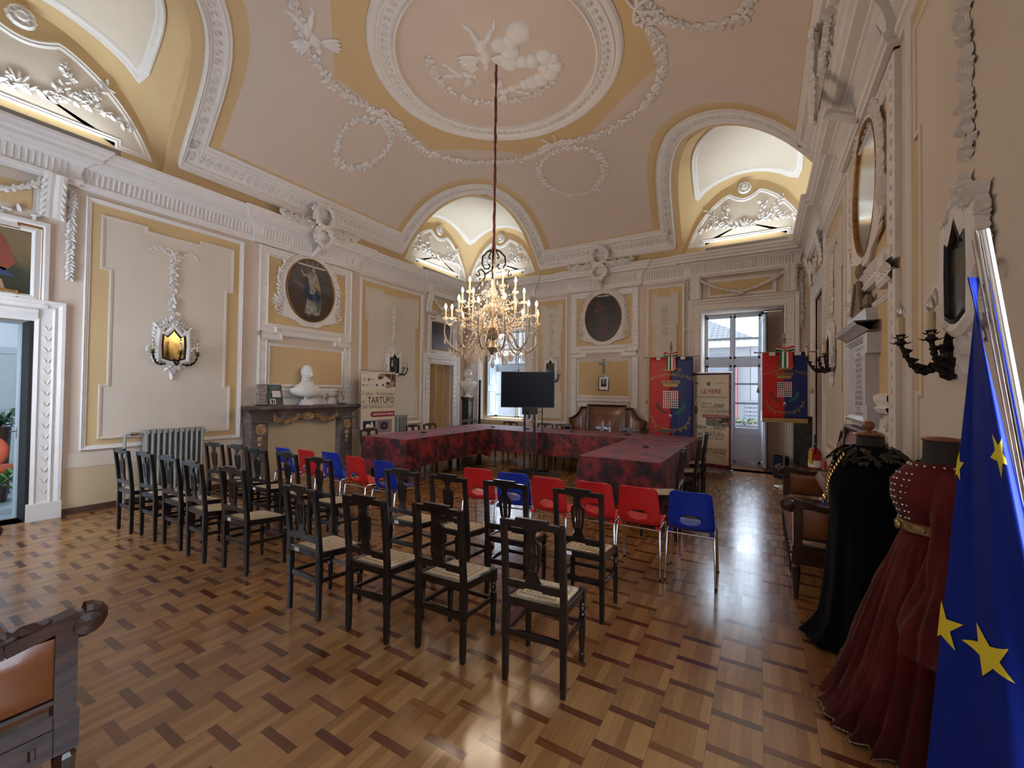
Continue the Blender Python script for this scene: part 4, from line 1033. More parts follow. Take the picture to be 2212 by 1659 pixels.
ch0=rush_chair(); first=[True]
def place_rush(x,y,rz,label,group,tg=None,s=1.):
    if first[0]:
        r=ch0; first[0]=False; r.location=(x,y,0); r.rotation_euler=(0,0,rz); r['label']=label; r['group']=group
    else: r=dup(CH_CLEAN,(x,y,0),rz,label,group)
    if s!=1: r.scale=(s,s,s)
    if tg: TAGS.append((r,tg))
    return r
CH_CLEAN=ch0; TAGS=[]
near=[(-1.05,2.03,.10,'seat2'),(-1.665,1.985,.05,None),(-2.19,1.885,.06,None),(-2.79,1.836,.0,'seat'),(-3.93,1.934,.05,'seat'),(-4.51,1.88,-.02,None),(-5.05,1.895,.03,None),(-5.56,1.872,0,None),(-6.04,1.827,.02,None)]
onm=['nearest the camera, at the right end of the front row','second from the right end of the nearest row','third from the right end of the nearest row','fourth from the right in the nearest row, right of the aisle','fifth from the left in the nearest row, left of the aisle','fourth from the left in the nearest row','third from the left in the nearest row','second from the left in the nearest row','leftmost of the nearest row, closest to the doorway']
D2=.17
for (x,y,rz,tg),nm in zip(near,onm):
    place_rush(x-sin(rz)*D2,y+cos(rz)*D2,rz,'dark rush-seated chair '+nm,'rush-seated chairs in the nearest row','seat' if tg=='seat' else None)
row2=[(-1.108,2.83,.04,'seat'),(-1.676,2.77,.08,'splat'),(-2.18,2.71,.04,None),(-2.653,2.665,.04,'seat'),(-3.786,2.66,.07,None),(-4.355,2.68,-.02,None),(-4.91,2.66,.06,'seat'),(-5.395,2.69,.08,None),(-5.84,2.64,.08,None)]
onm2=['at the right end of the second row, labelled seat rail','second from the right in the second row, white label on its splat','third from the right in the second row','fourth from the right in the second row, at the aisle','fifth from the left in the second row, left of the aisle','fourth from the left in the second row','third from the left in the second row','second from the left in the second row, by the radiator','leftmost of the second row, in front of the radiator']
for (x,y,rz,tg),nm in zip(row2,onm2):
    place_rush(x-sin(rz)*D2,y+cos(rz)*D2,rz,'dark rush-seated chair '+nm,'rush-seated chairs in the second row',tg)
# right side of the table (tall backs) facing the table
for x,y,l in ((-.80,4.98,'tall dark chair pushed in at the right table wing, nearest'),(-.80,6.5,'tall dark chair at the right table wing, in the middle'),(-.80,7.35,'tall dark chair at the right table wing, furthest, by the roll-up banner')):
    place_rush(x-.17,y,PI/2+.03,l,'chairs along the right table wing',s=1.07)
for r,w in TAGS: tagplate(r,w)
# ---------------------------------------------------------------- table chair (low stepped back with carved splat)
def table_chair():
    t=thing('table_chair','x','chair'); m=M_brownwood; W=.38; D=.36
    for x in (-W/2,W/2):
        mb=MB(); mb.bar((x,-D/2,0),(x,-D/2,.45),.034); mb.bar((x,-D/2,.45),(x,-D/2-.05,.80),.032); obj('leg',mb,m,t)
        mb=MB(); mb.lathe([(.012,0),(.018,.02),(.016,.2),(.02,.3),(.012,.33),(.02,.36),(.02,.44)],8,(x,D/2,0)); obj('leg',mb,m,t,smooth=True,auto=40)
    mb=MB(); mb.box((0,0,.43),(W+.02,D+.02,.045)); obj('seat_frame',mb,m,t)
    mb=MB(); mb.grid(lambda u,v:((u-.5)*W,(v-.5)*D,.455+.02*(1-abs(2*u-1)**4)*(1-abs(2*v-1)**4)),8,8); obj('seat',mb,M_leather,t,smooth=True,fixn=False)
    mb=MB()
    for x in (-W/2,W/2): mb.bar((x,-D/2,.2),(x,D/2,.2),.02)
    mb.bar((-W/2,-D/2,.25),(W/2,-D/2,.25),.02); obj('stretcher',mb,m,t)
    Mz=lambda a,z,d: Vector((a,-D/2-.05*(z-.45)/.35-.013+d,z))
    mb=MB(); mb.prism([(-W/2-.018,.79),(W/2+.018,.79),(W/2+.018,.822),(.13,.825),(.11,.842),(-.11,.842),(-.13,.825),(-W/2-.018,.822)],Mz,0,.028); obj('top_rail',mb,m,t)
    mb=MB(); mb.prism([(-.04,.5),(.04,.5),(.03,.56),(.06,.62),(.05,.68),(.075,.70),(.03,.725),(.022,.75),(.06,.795),(-.06,.795),(-.022,.75),(-.03,.725),(-.075,.70),(-.05,.68),(-.06,.62),(-.03,.56)],Mz,.003,.02); mb.prism(rect(-W/2,W/2,.49,.52),Mz,0,.022); obj('splat',mb,m,t)
    return t
tc0=table_chair(); L=[]
LT=[(-6.33,5.60,-PI/2,'nearest dark chair on the left side of the table, before the truffle banner'),(-6.33,6.80,-PI/2,'dark chair on the left side of the table, by the small radiator'),(-6.33,7.35,-PI/2,'dark chair on the left side of the table, in front of the far left doorway'),(-6.45,8.75,-2.4,'dark chair at the far left corner of the table, below the classical bust'),
(-5.42,8.85,PI,'dark chair behind the table, under the window left of the television'),(-4.45,8.85,PI,'dark chair behind the table, right of the television pole'),(-3.98,8.88,PI,'dark chair behind the table, just left of the leather settee'),(-3.0,8.70,PI,'chair standing before the middle of the leather settee, behind the table'),(-2.4,8.72,PI,'chair in front of the right wing of the leather settee, behind the table'),(-1.72,8.85,PI,'dark chair behind the table, in front of the red half of the hanging gonfalon')]
for i,(x,y,rz,l) in enumerate(LT):
    if i==0: tc0.location=(x,y,0); tc0.rotation_euler=(0,0,rz); tc0['label']=l; tc0['group']='carved chairs around the table'
    else: dup(tc0,(x,y,0),rz,l,'carved chairs around the table')
# ---------------------------------------------------------------- plastic shell chair
def shell_chair(mp,label):
    t=thing('plastic_chair',label,'chair')
    prof=[(.20,.425),(.18,.445),(.12,.448),(.02,.435),(-.08,.425),(-.13,.435),(-.158,.47),(-.172,.53),(-.185,.60),(-.20,.68),(-.212,.735),(-.222,.765),(-.232,.778)]
    cum=[0]
    for a,b in zip(prof,prof[1:]): cum.append(cum[-1]+math.dist(a,b))
    Lt=cum[-1]
    def at(s):
        s=min(max(s,0),Lt)
        for i in range(len(prof)-1):
            if cum[i]<=s<=cum[i+1]+1e-9:
                k=(s-cum[i])/(cum[i+1]-cum[i]); return (prof[i][0]+(prof[i+1][0]-prof[i][0])*k,prof[i][1]+(prof[i+1][1]-prof[i][1])*k)
    nu,nv=32,48
    hc,hr=(0,cum[7]-.002),(.082,.043)
    def W(s):
        u=s/Lt; w=.185
        if u>.93: w=.185-.03*((u-.93)/.07)**2
        if u<.05: w=.185-.02*((.05-u)/.05)
        if .35<u<.6: w-=.008*sin((u-.35)/.25*PI)
        if u>.6: w-=.022*(u-.6)/.4
        return w
    grid={}; vs=[]
    for i in range(nu+1):
        for j in range(nv+1):
            u=-1+2*i/nu; s=Lt*j/nv; x=u*W(s)
            # snap to hole
            dx,dy=(x-hc[0])/hr[0],(s-hc[1])/hr[1]; d=math.hypot(dx,dy)
            if .80<d<1.18: x=hc[0]+hr[0]*dx/d; s=hc[1]+hr[1]*dy/d
            y,z=at(s); curv=.03*abs(u)**2.5; tt=s/Lt
            if tt<.45: z+=curv*.55
            else: y+=curv*1.3
            vs.append((x,y,z,u,s))
    fs=[]
    for i in range(nu):
        for j in range(nv):
            q=[i*(nv+1)+j,(i+1)*(nv+1)+j,(i+1)*(nv+1)+j+1,i*(nv+1)+j+1]
            if all(math.hypot((vs[k][0]-hc[0])/hr[0],(vs[k][4]-hc[1])/hr[1])<1.001 for k in q): continue
            u0=sum(abs(vs[k][3]) for k in q)/4; s0=sum(vs[k][4] for k in q)/4
            # round the upper corners
            du=u0-.80; ds=(s0-(Lt-.045))/.045
            if du>0 and ds>0 and math.hypot(du/.20,ds)>1.02: continue
            fs.append(tuple(q))
    mb=MB(); mb.add([v[:3] for v in vs],fs)
    o=obj('shell',mb,mp,t,smooth=True,fixn=False); md=o.modifiers.new('thick','SOLIDIFY'); md.thickness=.007; md.offset=0
    bm=bmesh.new(); bm.from_mesh(o.data); bmesh.ops.delete(bm,geom=[v for v in bm.verts if not v.link_faces],context='VERTS'); bm.to_mesh(o.data); bm.free()
    for x in (-.185,.185):
        mb=MB(); mb.tube([(x*1.06,-.20,0),(x,-.16,.40),(x*.98,-.13,.425),(x*.98,.10,.425),(x,.14,.40),(x*1.06,.19,0)],.0095,8); obj('leg_frame',mb,M_chrome,t,smooth=True,auto=60)
        for y in (-.2,.19):
            mb=MB(); mb.lathe([(.012,0),(.012,.02)],8,(x*1.06,y,0)); obj('foot_cap',mb,M_black,t)
    for yy,zz in ((-.155,.405),(.10,.42)):
        mb=MB(); mb.tube([(-.18,yy,zz),(.18,yy,zz)],.008,8); obj('cross_bar',mb,M_chrome,t,smooth=True,auto=60)
    for x in (-.16,.16):
        mb=MB(); mb.box((x,-.14,.42),(.03,.04,.025)); obj('mount',mb,mp,t)
    return t
red0=shell_chair(M_redp,'x'); blue0=shell_chair(M_bluep,'x')
PC=[('b',-5.74,3.36,.02,'blue plastic chair at the far left of the plastic row, by the fireplace opening'),('r',-5.31,3.42,.05,'leftmost red plastic chair, in front of the fireplace opening'),('b',-4.86,3.47,.05,'second blue plastic chair from the left, in front of the fireplace'),('r',-4.31,3.42,.0,'second red plastic chair from the left, near the corner of the left table wing'),('b',-3.79,3.40,.0,'blue plastic chair just left of the aisle'),
('r',-2.62,3.62,.15,'red plastic chair just right of the aisle, below the television'),('b',-2.20,3.63,.18,'blue plastic chair between two red ones, right of the aisle'),('r',-1.77,3.61,.03,'red plastic chair in the middle of the right-hand group'),('r',-1.33,3.675,.05,'red plastic chair partly behind the splat of a dark chair, second from the right'),('r',-.935,3.705,.03,'rightmost red plastic chair, next to the last blue one'),('b',-.515,3.76,.04,'blue plastic chair at the right end of the row, beside the free floor')]
fr={'r':True,'b':True}
for c,x,y,rz,l in PC:
    src=red0 if c=='r' else blue0; g='red plastic chairs' if c=='r' else 'blue plastic chairs'
    y+=.23
    if fr[c]: fr[c]=False; src.location=(x,y,0); src.rotation_euler=(0,0,rz); src['label']=l; src['group']=g
    else: dup(src,(x,y,0),rz,l,g)
# ---------------------------------------------------------------- tables and cloth
def clothmat():
    n=NT('red_damask_velvet'); x,y,z=n.xyz()
    a=n.noise(4.2,5,rough=.6); b=n.noise(13,4,rough=.6); g=n.new('ShaderNodeTexVoronoi'); g.inputs['Scale'].default_value=9; n.link(n.tc.outputs['Object'],g.inputs['Vector'])
    f=n.m('ADD',n.m('MULTIPLY',a,.75),n.m('ADD',n.m('MULTIPLY',b,.35),n.m('MULTIPLY',g.outputs[0],.12)))
    n.base(n.ramp(f,[(.50,(.010,.003,.005)),(.58,(.05,.006,.008)),(.66,(.19,.012,.016)),(.8,(.27,.02,.024))]))
    n.set(rough=.6,sheen=.25); n.b.inputs['Sheen Roughness'].default_value=.4; n.b.inputs['Sheen Tint'].default_value=(.9,.5,.55,1)
    w=n.noise(7,3,sc=(1,4,1)); n.bump(n.m('ADD',n.m('MULTIPLY',w,1),n.m('MULTIPLY',b,.4)),.5,.02); return n.mat
M_cloth=clothmat()
def table(x0,x1,y0,y1,label,cl,hem=(.3,.3,.3,.3),sides='LRNF'):
    cx,cy=(x0+x1)/2,(y0+y1)/2
    t=thing('folding_table',label,'table',(cx,cy,0))
    mb=MB(); mb.box((0,0,.745),(x1-x0-.03,y1-y0-.03,.03)); obj('tabletop',mb,M_brownwood,t)
    for sx in(-1,1):
        for sy in(-1,1):
            mb=MB(); mb.box((sx*((x1-x0)/2-.12),sy*((y1-y0)/2-.12),.365),(.05,.05,.73)); obj('leg',mb,M_black,t)
    # cloth: top plus hanging skirt following the rim
    mb=MB(); per=[]
    W_,H_=x1-x0,y1-y0; st=.06
    def edge(p,q):
        L=math.dist(p,q); n=max(2,int(L/st)); return [(p[0]+(q[0]-p[0])*i/n,p[1]+(q[1]-p[1])*i/n) for i in range(n)]
    cs=[(-W_/2,-H_/2),(W_/2,-H_/2),(W_/2,H_/2),(-W_/2,H_/2)]
    per=edge(cs[0],cs[1])+edge(cs[1],cs[2])+edge(cs[2],cs[3])+edge(cs[3],cs[0]); n=len(per)
    rr=random.Random(int(abs(cx*100)))
    ph=[rr.uniform(0,6) for _ in range(4)]
    vs=[]
    R=10
    acc=0
    for k in range(R+1):
        for i,(a,b) in enumerate(per):
            s=i*st; na=(1 if abs(a-W_/2)<1e-6 else -1 if abs(a+W_/2)<1e-6 else 0); nb=(1 if abs(b-H_/2)<1e-6 else -1 if abs(b+H_/2)<1e-6 else 0)
            tt=k/R
            h={'N':hem[0],'R':hem[1],'F':hem[2],'L':hem[3]}['N' if nb<0 else 'F' if nb>0 else 'R' if na>0 else 'L']
            dcor=min(math.dist((a,b),c) for c in cs)
            drop_=(.77-h)+.13*max(0,1-dcor/.35)
            o=.012+tt*(.035+.05*max(0,1-dcor/.3))+tt*(.018*sin(s*7+ph[0])+.012*sin(s*15+ph[1]))
            if na and nb: o*=.75
            vs.append((a+na*o,b+nb*o,.772-drop_*tt-(.006 if k else 0)))
    fs=[(k*n+i,k*n+(i+1)%n,(k+1)*n+(i+1)%n,(k+1)*n+i) for k in range(R) for i in range(n)]
    mb.add(vs,fs)
    mb.grid(lambda u,v:((u-.5)*(W_+.02),(v-.5)*(H_+.02),.772+.003*sin(u*23+v*5+ph[2])*sin(v*31+u*3)),24,24)
    o=obj('tablecloth',mb,M_cloth,None,smooth=True,auto=50,fixn=False); o.location=(cx,cy,0.001)
    tag(o,cl,'tablecloth','crimson patterned tablecloths')
table(-6.07,-5.05,5.08,7.50,'table forming the left wing of the horseshoe, hidden under crimson cloth','dark crimson mottled tablecloth over the left table wing, near end below the truffle banner',hem=(.27,.30,.7,.27))
table(-6.1,-1.0,7.56,8.6,'long table forming the back of the horseshoe, under crimson cloth','dark crimson mottled tablecloth over the long back table, behind the television stand',hem=(.33,.3,.33,.3))
table(-2.03,-1.02,5.15,7.50,'table forming the right wing of the horseshoe, under crimson cloth','dark crimson mottled tablecloth over the right table wing, near end behind the red chairs',hem=(.18,.25,.7,.2))
mics=[(-5.547,6.047,'small black conference puck on the left table wing'),(-5.18,7.9,'small black conference puck at the inner left corner of the table'),(-4.35,7.97,'small black conference puck on the back table behind the television pole'),(-3.32,8.0,'small black conference puck on the back table in front of the settee'),(-2.2,8.07,'small black conference puck at the right end of the back table'),(-1.487,6.463,'small black conference puck in the middle of the right table wing')]
mb=MB(); mb.prism([(-.05,-.04),(.05,-.04),(.04,.05),(-.04,.05)],lambda a,b,d:Vector((a*(1-d*6),b*(1-d*6),d)),0,.022); mb.ball((0,0,.02),(.03,.02,.008),8,4)
mic=obj('conference_microphone',mb,M_black)
for i,(x,y,l) in enumerate(mics):
    o=mic if i==0 else mic.copy()
    if i: COL.objects.link(o)
    o.location=(x,y,.779); o.rotation_euler=(0,0,i*.7); tag(o,l,'microphone','conference pucks on the table')
def cable(pts,label,r=.006,m=None):
    mb=MB(); P=[]
    pv=[Vector(p) for p in pts]
    for i in range(len(pv)-1):
        a,b=pv[i],pv[i+1]; p0=pv[i-1] if i else a; p3=pv[i+2] if i+2<len(pv) else b
        for t in [k/6 for k in range(6)]:
            P.append(.5*((2*a)+(b-p0)*t+(2*p0-5*a+4*b-p3)*t*t+(3*a-p0-3*b+p3)*t**3))
    P.append(pv[-1]); mb.tube(P,r,6); tag(obj('cable',mb,m or M_black,smooth=True),label,'cable')
cable([(-5.3,7.2,.01),(-4.9,7.5,.01),(-4.6,7.2,.01),(-4.3,6.9,.01),(-4.0,6.95,.01)],'black cable on the floor running from the left table wing to the television stand')
cable([(-5.0,6.9,.01),(-4.7,6.8,.01),(-4.4,7.05,.03),(-4.2,7.4,.5),(-4.15,7.5,.7)],'black cable hanging from the back table near the television stand')
cable([(-6.0,8.4,.785),(-5.7,8.2,.79),(-5.5,8.35,.79),(-5.2,8.5,.785)],'thin white cable lying on the left corner of the back table',.005,M_wht)
# ---------------------------------------------------------------- television stand
tv=thing('television','large black flat television on a pole stand inside the table horseshoe','television',(-3.87,7.11,0),R_(30.5))
mb=MB(); mb.box((0,0,1.63),(1.03,.05,.69)); o=obj('bezel',mb,M_black,tv)
M_screen=mat('dark_glossy_screen',(.005,.006,.012),.3,var=.2,spec=.12)
mb=MB(); mb.box((0,-.027,1.633),(1.005,.004,.662)); obj('screen',mb,M_screen,tv)
for x in (-.05,.14):
    mb=MB(); mb.box((x,.06,.68),(.045,.05,1.36)); obj('pole',mb,M_black,tv)
for a,l in ((-2.75,.62),(-.4,.62),(-1.55,.5),(.5,.45),(2.5,.45)):
    mb=MB(); mb.bar((.045,.06,.05),(.045+l*cos(a),.06+l*sin(a),.03),.05,.035); mb.ball((.045+l*cos(a),.06+l*sin(a),.022),.022,6,5); obj('foot',mb,M_black,tv)
mb=MB(); mb.box((.045,.06,.07),(.3,.1,.05)); obj('base_plate',mb,M_black,tv)
mb=MB(); mb.box((.045,.05,1.3),(.3,.05,.3)); obj('mount',mb,M_black,tv)
mb=MB(); mb.tube([(.285,.03,1.3),(.29,.04,1.0),(.30,.05,.5),(.33,.1,.02)],.012,6); mb.tube([(.18,0,1.27),(.2,-.01,1.2),(.28,0,1.2)],.005,5); obj('power_cable',mb,M_black,tv)
wc=thing('webcam','black round conference camera on a bracket under the television','camera',(-3.86,7.06,1.05),R_(30))
mb=MB(); mb.ball((0,0,.16),(.055,.055,.035),12,8); mb.box((.05,0,.1),(.05,.06,.14)); obj('body',mb,M_black,wc); mb=MB(); mb.box((-.02,-.01,.02),(.13,.09,.02)); obj('shelf',mb,M_chrome,wc); mb=MB(); mb.box((.1,0,-.03),(.12,.03,.02)); mb.ball((.13,-.03,-.03),.02,8,5); obj('clamp',mb,M_chrome,wc)
# ---------------------------------------------------------------- settee (origin floor at wall plane centre; faces +y; width along x)
def settee():
    t=thing('leather_settee','x','sofa'); m=M_brownwood
    MB_=lambda a,z,d: Vector((a,.13-.10*(z-.4)+d,z))
    cv=bez((.94,.96),(.70,1.02),(.63,1.25),8)
    half=[(.80,.42)]+[(.94,.96)]+cv[1:]+[(.47,1.25),(.47,1.31)]
    out=half+[(-a,z) for a,z in half[::-1]]
    mb=MB(); mb.prism(out,MB_,0,.05); mb.sweep(out,[(0,.04),(0,.075),(.02,.085),(.045,.07),(.055,.045)],MB_)
    for s in(-1,1): mb.prism(rect(s*.44-.028,s*.44+.028,.42,1.27),MB_,.04,.08)
    mb.prism(rect(-.84,.84,.40,.47),MB_,.03,.09)
    obj('back_frame',mb,m,t)
    def cushion(poly,name):
        mb=MB(); n=len(poly); cx=sum(p[0] for p in poly)/n; cz=sum(p[1] for p in poly)/n; vs=[];L=6
        for k in range(L+1):
            f=1-k/L*.97; d=.05+.045*(1-f**4)
            vs+=[MB_(cx+(a-cx)*f,cz+(z-cz)*f,d) for a,z in poly]
        mb.add(vs,[(k*n+i,k*n+(i+1)%n,(k+1)*n+(i+1)%n,(k+1)*n+i) for k in range(L) for i in range(n)]+[tuple(range(L*n,L*n+n))]); return obj(name,mb,M_leather,t,smooth=True,fixn=False)
    def dens(P): 
        o=[]
        for a,b in zip(P,P[1:]+P[:1]): o+=[(a[0]+(b[0]-a[0])*i/4,a[1]+(b[1]-a[1])*i/4) for i in range(4)]
        return o
    cushion(dens([(-.40,.48),(.40,.48),(.40,1.245),(-.40,1.245)]),'back_cushion')
    cvi=bez((.87,.93),(.66,.98),(.58,1.19),6)
    for s in(-1,1): cushion(dens([(s*.48,.48),(s*.78,.48)]+[(s*a,z) for a,z in cvi]+[(s*.48,1.19)]),'wing_cushion')
    mb=MB(); mb.box((0,.36,.34),(1.78,.52,.07)); mb.sweep(rect(-.89,.89,.305,.375),[(0,0),(0,.012),(.012,.012),(.015,0)],lambda a,z,d: Vector((a,.62+d,z)))
    for k in range(15): mb.tube([(-.8+k*.114,.63,.325),(-.8+k*.114,.632,.355)],.008,6)
    obj('seat_rail',mb,m,t)
    mb=MB(); mb.grid(lambda u,v:((u-.5)*1.72,.10+.52*v,.375+.075*(1-abs(2*u-1)**8)*(1-abs(2*v-1)**5)**.5+.004*sin(u*40)*v),30,12); obj('seat_cushion',mb,M_leather,t,smooth=True,fixn=False)
    for s in(-1,1):
        def MA(y,z,d):
            if z>.3: z-=.045*(z-.3)/.5
            return Vector((s*(.875+d),y,z))
        mb=MB(); # arm frame: front stile, scrolled top rail, panel
        top=[(.02,.93),(.10,.86),(.2,.80),(.32,.765),(.44,.765),(.54,.79),(.62,.81)]
        for (a,b),(c,d) in zip(top,top[1:]): mb.bar(MA(a,b,.0),MA(c,d,.0),.065,.045)
        mb.tube([MA(.64+.045*cos(q)*(1-q/9),.785+.045*sin(q)*(1-q/9),0) for q in [PI/2-i*.45 for i in range(12)]],[.03-.0012*i for i in range(12)],8)
        mb.lathe([(.012,-.04),(.040,-.036),(.043,0),(.040,.036),(.012,.04)],14,MA(.645,.775,0),Matrix.Rotation(PI/2,3,'Y'))
        mb.box(MA(.59,.58,0),(.055,.06,.42)); mb.box(MA(.595,.36,0),(.062,.066,.14)); mb.box(MA(.34,.42,0),(.045,.5,.05)); mb.box(MA(.34,.50,0),(.05,.5,.015)); mb.box(MA(.34,.335,0),(.05,.5,.10)); mb.box(MA(.08,.6,0),(.05,.05,.44))
        for k in range(3): leaf(mb,lambda a,z,d: Vector((s*(.875+(a)),z,.755+d)),(0,.25+.1*k),PI/2,.12,.05,.01,.02)
        for k in range(4): mb.tube([MA(.15+k*.12,.315,s*0+.026),MA(.15+k*.12,.355,.026)],.010,6)
        obj('arm',mb,m,t)
        mb=MB()
        for dd in (-.02,.02):
            mb.grid(lambda u,v:MA(.11+.45*u,.515+(.235+.06*(1-u)**2-.0)*v,dd+(.022 if dd>0 else -.022)*(1-abs(2*u-1)**4)*(1-abs(2*v-1)**4)),10,8)
        obj('arm_cushion',mb,M_leather,t,smooth=True,fixn=False)
        mb=MB(); mb.lathe([(.014,0),(.02,.03),(.018,.04),(.034,.25),(.024,.265),(.036,.285),(.036,.30)],8,(s*.86,.6,0)); obj('leg',mb,m,t,smooth=True,auto=35)
        mb=MB(); mb.box((s*.86,.10,.16),(.05,.05,.32)); obj('leg',mb,m,t)
    for x in (-.28,.28):
        mb=MB(); mb.lathe([(.014,0),(.02,.03),(.018,.04),(.032,.25),(.024,.265),(.034,.285),(.034,.30)],8,(x,.6,0)); obj('leg',mb,m,t,smooth=True,auto=35)
    return t
st0=settee(); st0.location=(CX+.13,YB-.05-.02,0); st0.rotation_euler=(0,0,PI); st0['label']='brown leather settee with stepped wing back against the back wall, behind the table'; st0['group']='brown leather settees'
dup(st0,(XR-.01,4.86,0),PI/2,'brown leather settee along the right wall, beyond the black-caped mannequin','brown leather settees')
dup(st0,(-3.10,YN+.05,-.03),0,'carved settee whose scrolled arm shows at the lower left corner','brown leather settees')
# loose cushion on the right settee
mb=MB(); mb.lathe([(.01,-.07),(.17,-.06),(.21,0),(.17,.06),(.01,.07)],20,(0,0,0),Matrix.Rotation(R_(60),3,'Y'),sq=(1,1)); cu=obj('cushion',mb,mat('pale_glossy_leather',(.34,.26,.24),.3,var=.1,bump=.2,bs=20),smooth=True,auto=60); cu.location=(.62,5.35,.63); tag(cu,'pale glossy cushion leaning at the far end of the right-hand settee','cushion')
# ---------------------------------------------------------------- chandelier
CH=thing('chandelier','large lit crystal chandelier with candle bulbs hanging from a red cord','chandelier',(-3.22,4.88,2.0))
M_cord=mat('red_velvet_cord',(.16,.008,.012),.8,var=.2,scale=20,sheen=.4)
mb=MB(); rr=random.Random(3); z=1.55; pts=[];rs=[]
while z<4.22: pts.append((rr.uniform(-.004,.004),rr.uniform(-.004,.004),z)); rs.append(.017+rr.uniform(-.004,.006)+(.022 if z<1.75 else 0)*(1.75-z)/.2); z+=.06
pts.append((0,0,4.21)); rs.append(.02)
mb.tube(pts,rs,8); obj('hanging_cord',mb,M_cord,CH,smooth=True)
mb=MB(); mb.lathe([(.03,.10),(.05,.14),(.09,.20),(.05,.28),(.03,.32),(.06,.42),(.09,.47),(.04,.55),(.025,.7),(.05,.8),(.035,.95),(.02,1.1),(.03,1.2),(.015,1.55)],12); obj('stem',mb,M_brass,CH,smooth=True,auto=40)
# scroll crown
for k in range(4):
    a=k*PI/2+.5; c,s=cos(a),sin(a)
    def q(u,z): return (c*u,s*u,z)
    mb=MB()
    mb.tube([q(.02,1.58),q(.09,1.55),q(.155,1.48),q(.165,1.38),q(.13,1.31),q(.07,1.31),q(.05,1.35),q(.075,1.375)],.013,6)
    mb.tube([q(.03,1.56),q(.06,1.50),q(.075,1.47),q(.055,1.45),q(.045,1.47)],.010,6)
    mb.tube([q(.25,1.23),q(.215,1.20),q(.195,1.23),q(.215,1.28),q(.17,1.30),q(.125,1.25),q(.12,1.19),q(.155,1.13),q(.20,1.08),q(.25,1.0),q(.26,.9),q(.2,.82)],.013,6)
    obj('crown_scroll',mb,M_iron,CH,smooth=True)
def pend(L=.09,w=.022):
    mb=MB(); mb.lathe([(.001,-L),(w*.5,-L*.85),(w*.62,-L*.6),(w*.3,-L*.25),(.004,-L*.05),(.004,0)],6,sq=(1,.55)); return mb
me_p=obj('crystal_pendant',pend(),M_crystal,CH); me_p.location=(0,0,-.0)
me_big=obj('crystal_pendant',pend(.17,.06),M_crystal,CH); me_big.location=(0,0,.08)
npd=[2]
def addp(x,y,z,src=None,s=1.):
    if npd[0]>=98: EXTRA.append((x,y,z,s)); return
    o=(src or me_p).copy(); COL.objects.link(o); o.parent=CH; o.location=(x,y,z); o.scale=(s,s,s); o.rotation_euler=(0,0,rr.uniform(0,3)); npd[0]+=1
EXTRA=[]
def bead(mb,p,q,sag,r=.009,n=9):
    mb.tube([Vector(p).lerp(Vector(q),i/8)-Vector((0,0,sag*4*(i/8)*(1-i/8))) for i in range(9)],.0025,4)
    for i in range(n+1):
        t=i/n; c=Vector(p).lerp(Vector(q),t)-Vector((0,0,sag*4*t*(1-t))); mb.ball(c,r,5,3)
def candle(x,y,z,k=1.):
    mb=MB(); mb.lathe([(.008,-.03),(.012,-.02),(.045,.0),(.05,.012),(.012,.006)],12,(x,y,z)); obj('drip_pan',mb,M_crystal,CH,smooth=True)
    mb=MB(); mb.lathe([(.0135,.0),(.0135,.125)],10,(x,y,z)); cs_=obj('candle_sleeve',mb,M_ivory,CH,smooth=True,auto=40)
    mb=MB(); mb.lathe([(.007,.125),(.017,.15),(.018,.165),(.010,.19),(.002,.205)],10,(x,y,z)); obj('bulb',mb,M_bulb,cs_,smooth=True)
    l=bpy.data.lights.new('bulb_light','POINT'); l.energy=P_BULB; l.color=COLOR_BULB; l.shadow_soft_size=.02
    o=bpy.data.objects.new('bulb_light',l); COL.objects.link(o); o.parent=CH; o.location=(x,y,z+.215)
rows=[(12,.66,.60,.20,.10),(8,.43,.86,.50,.35),(1,.14,1.08,.95,0)]
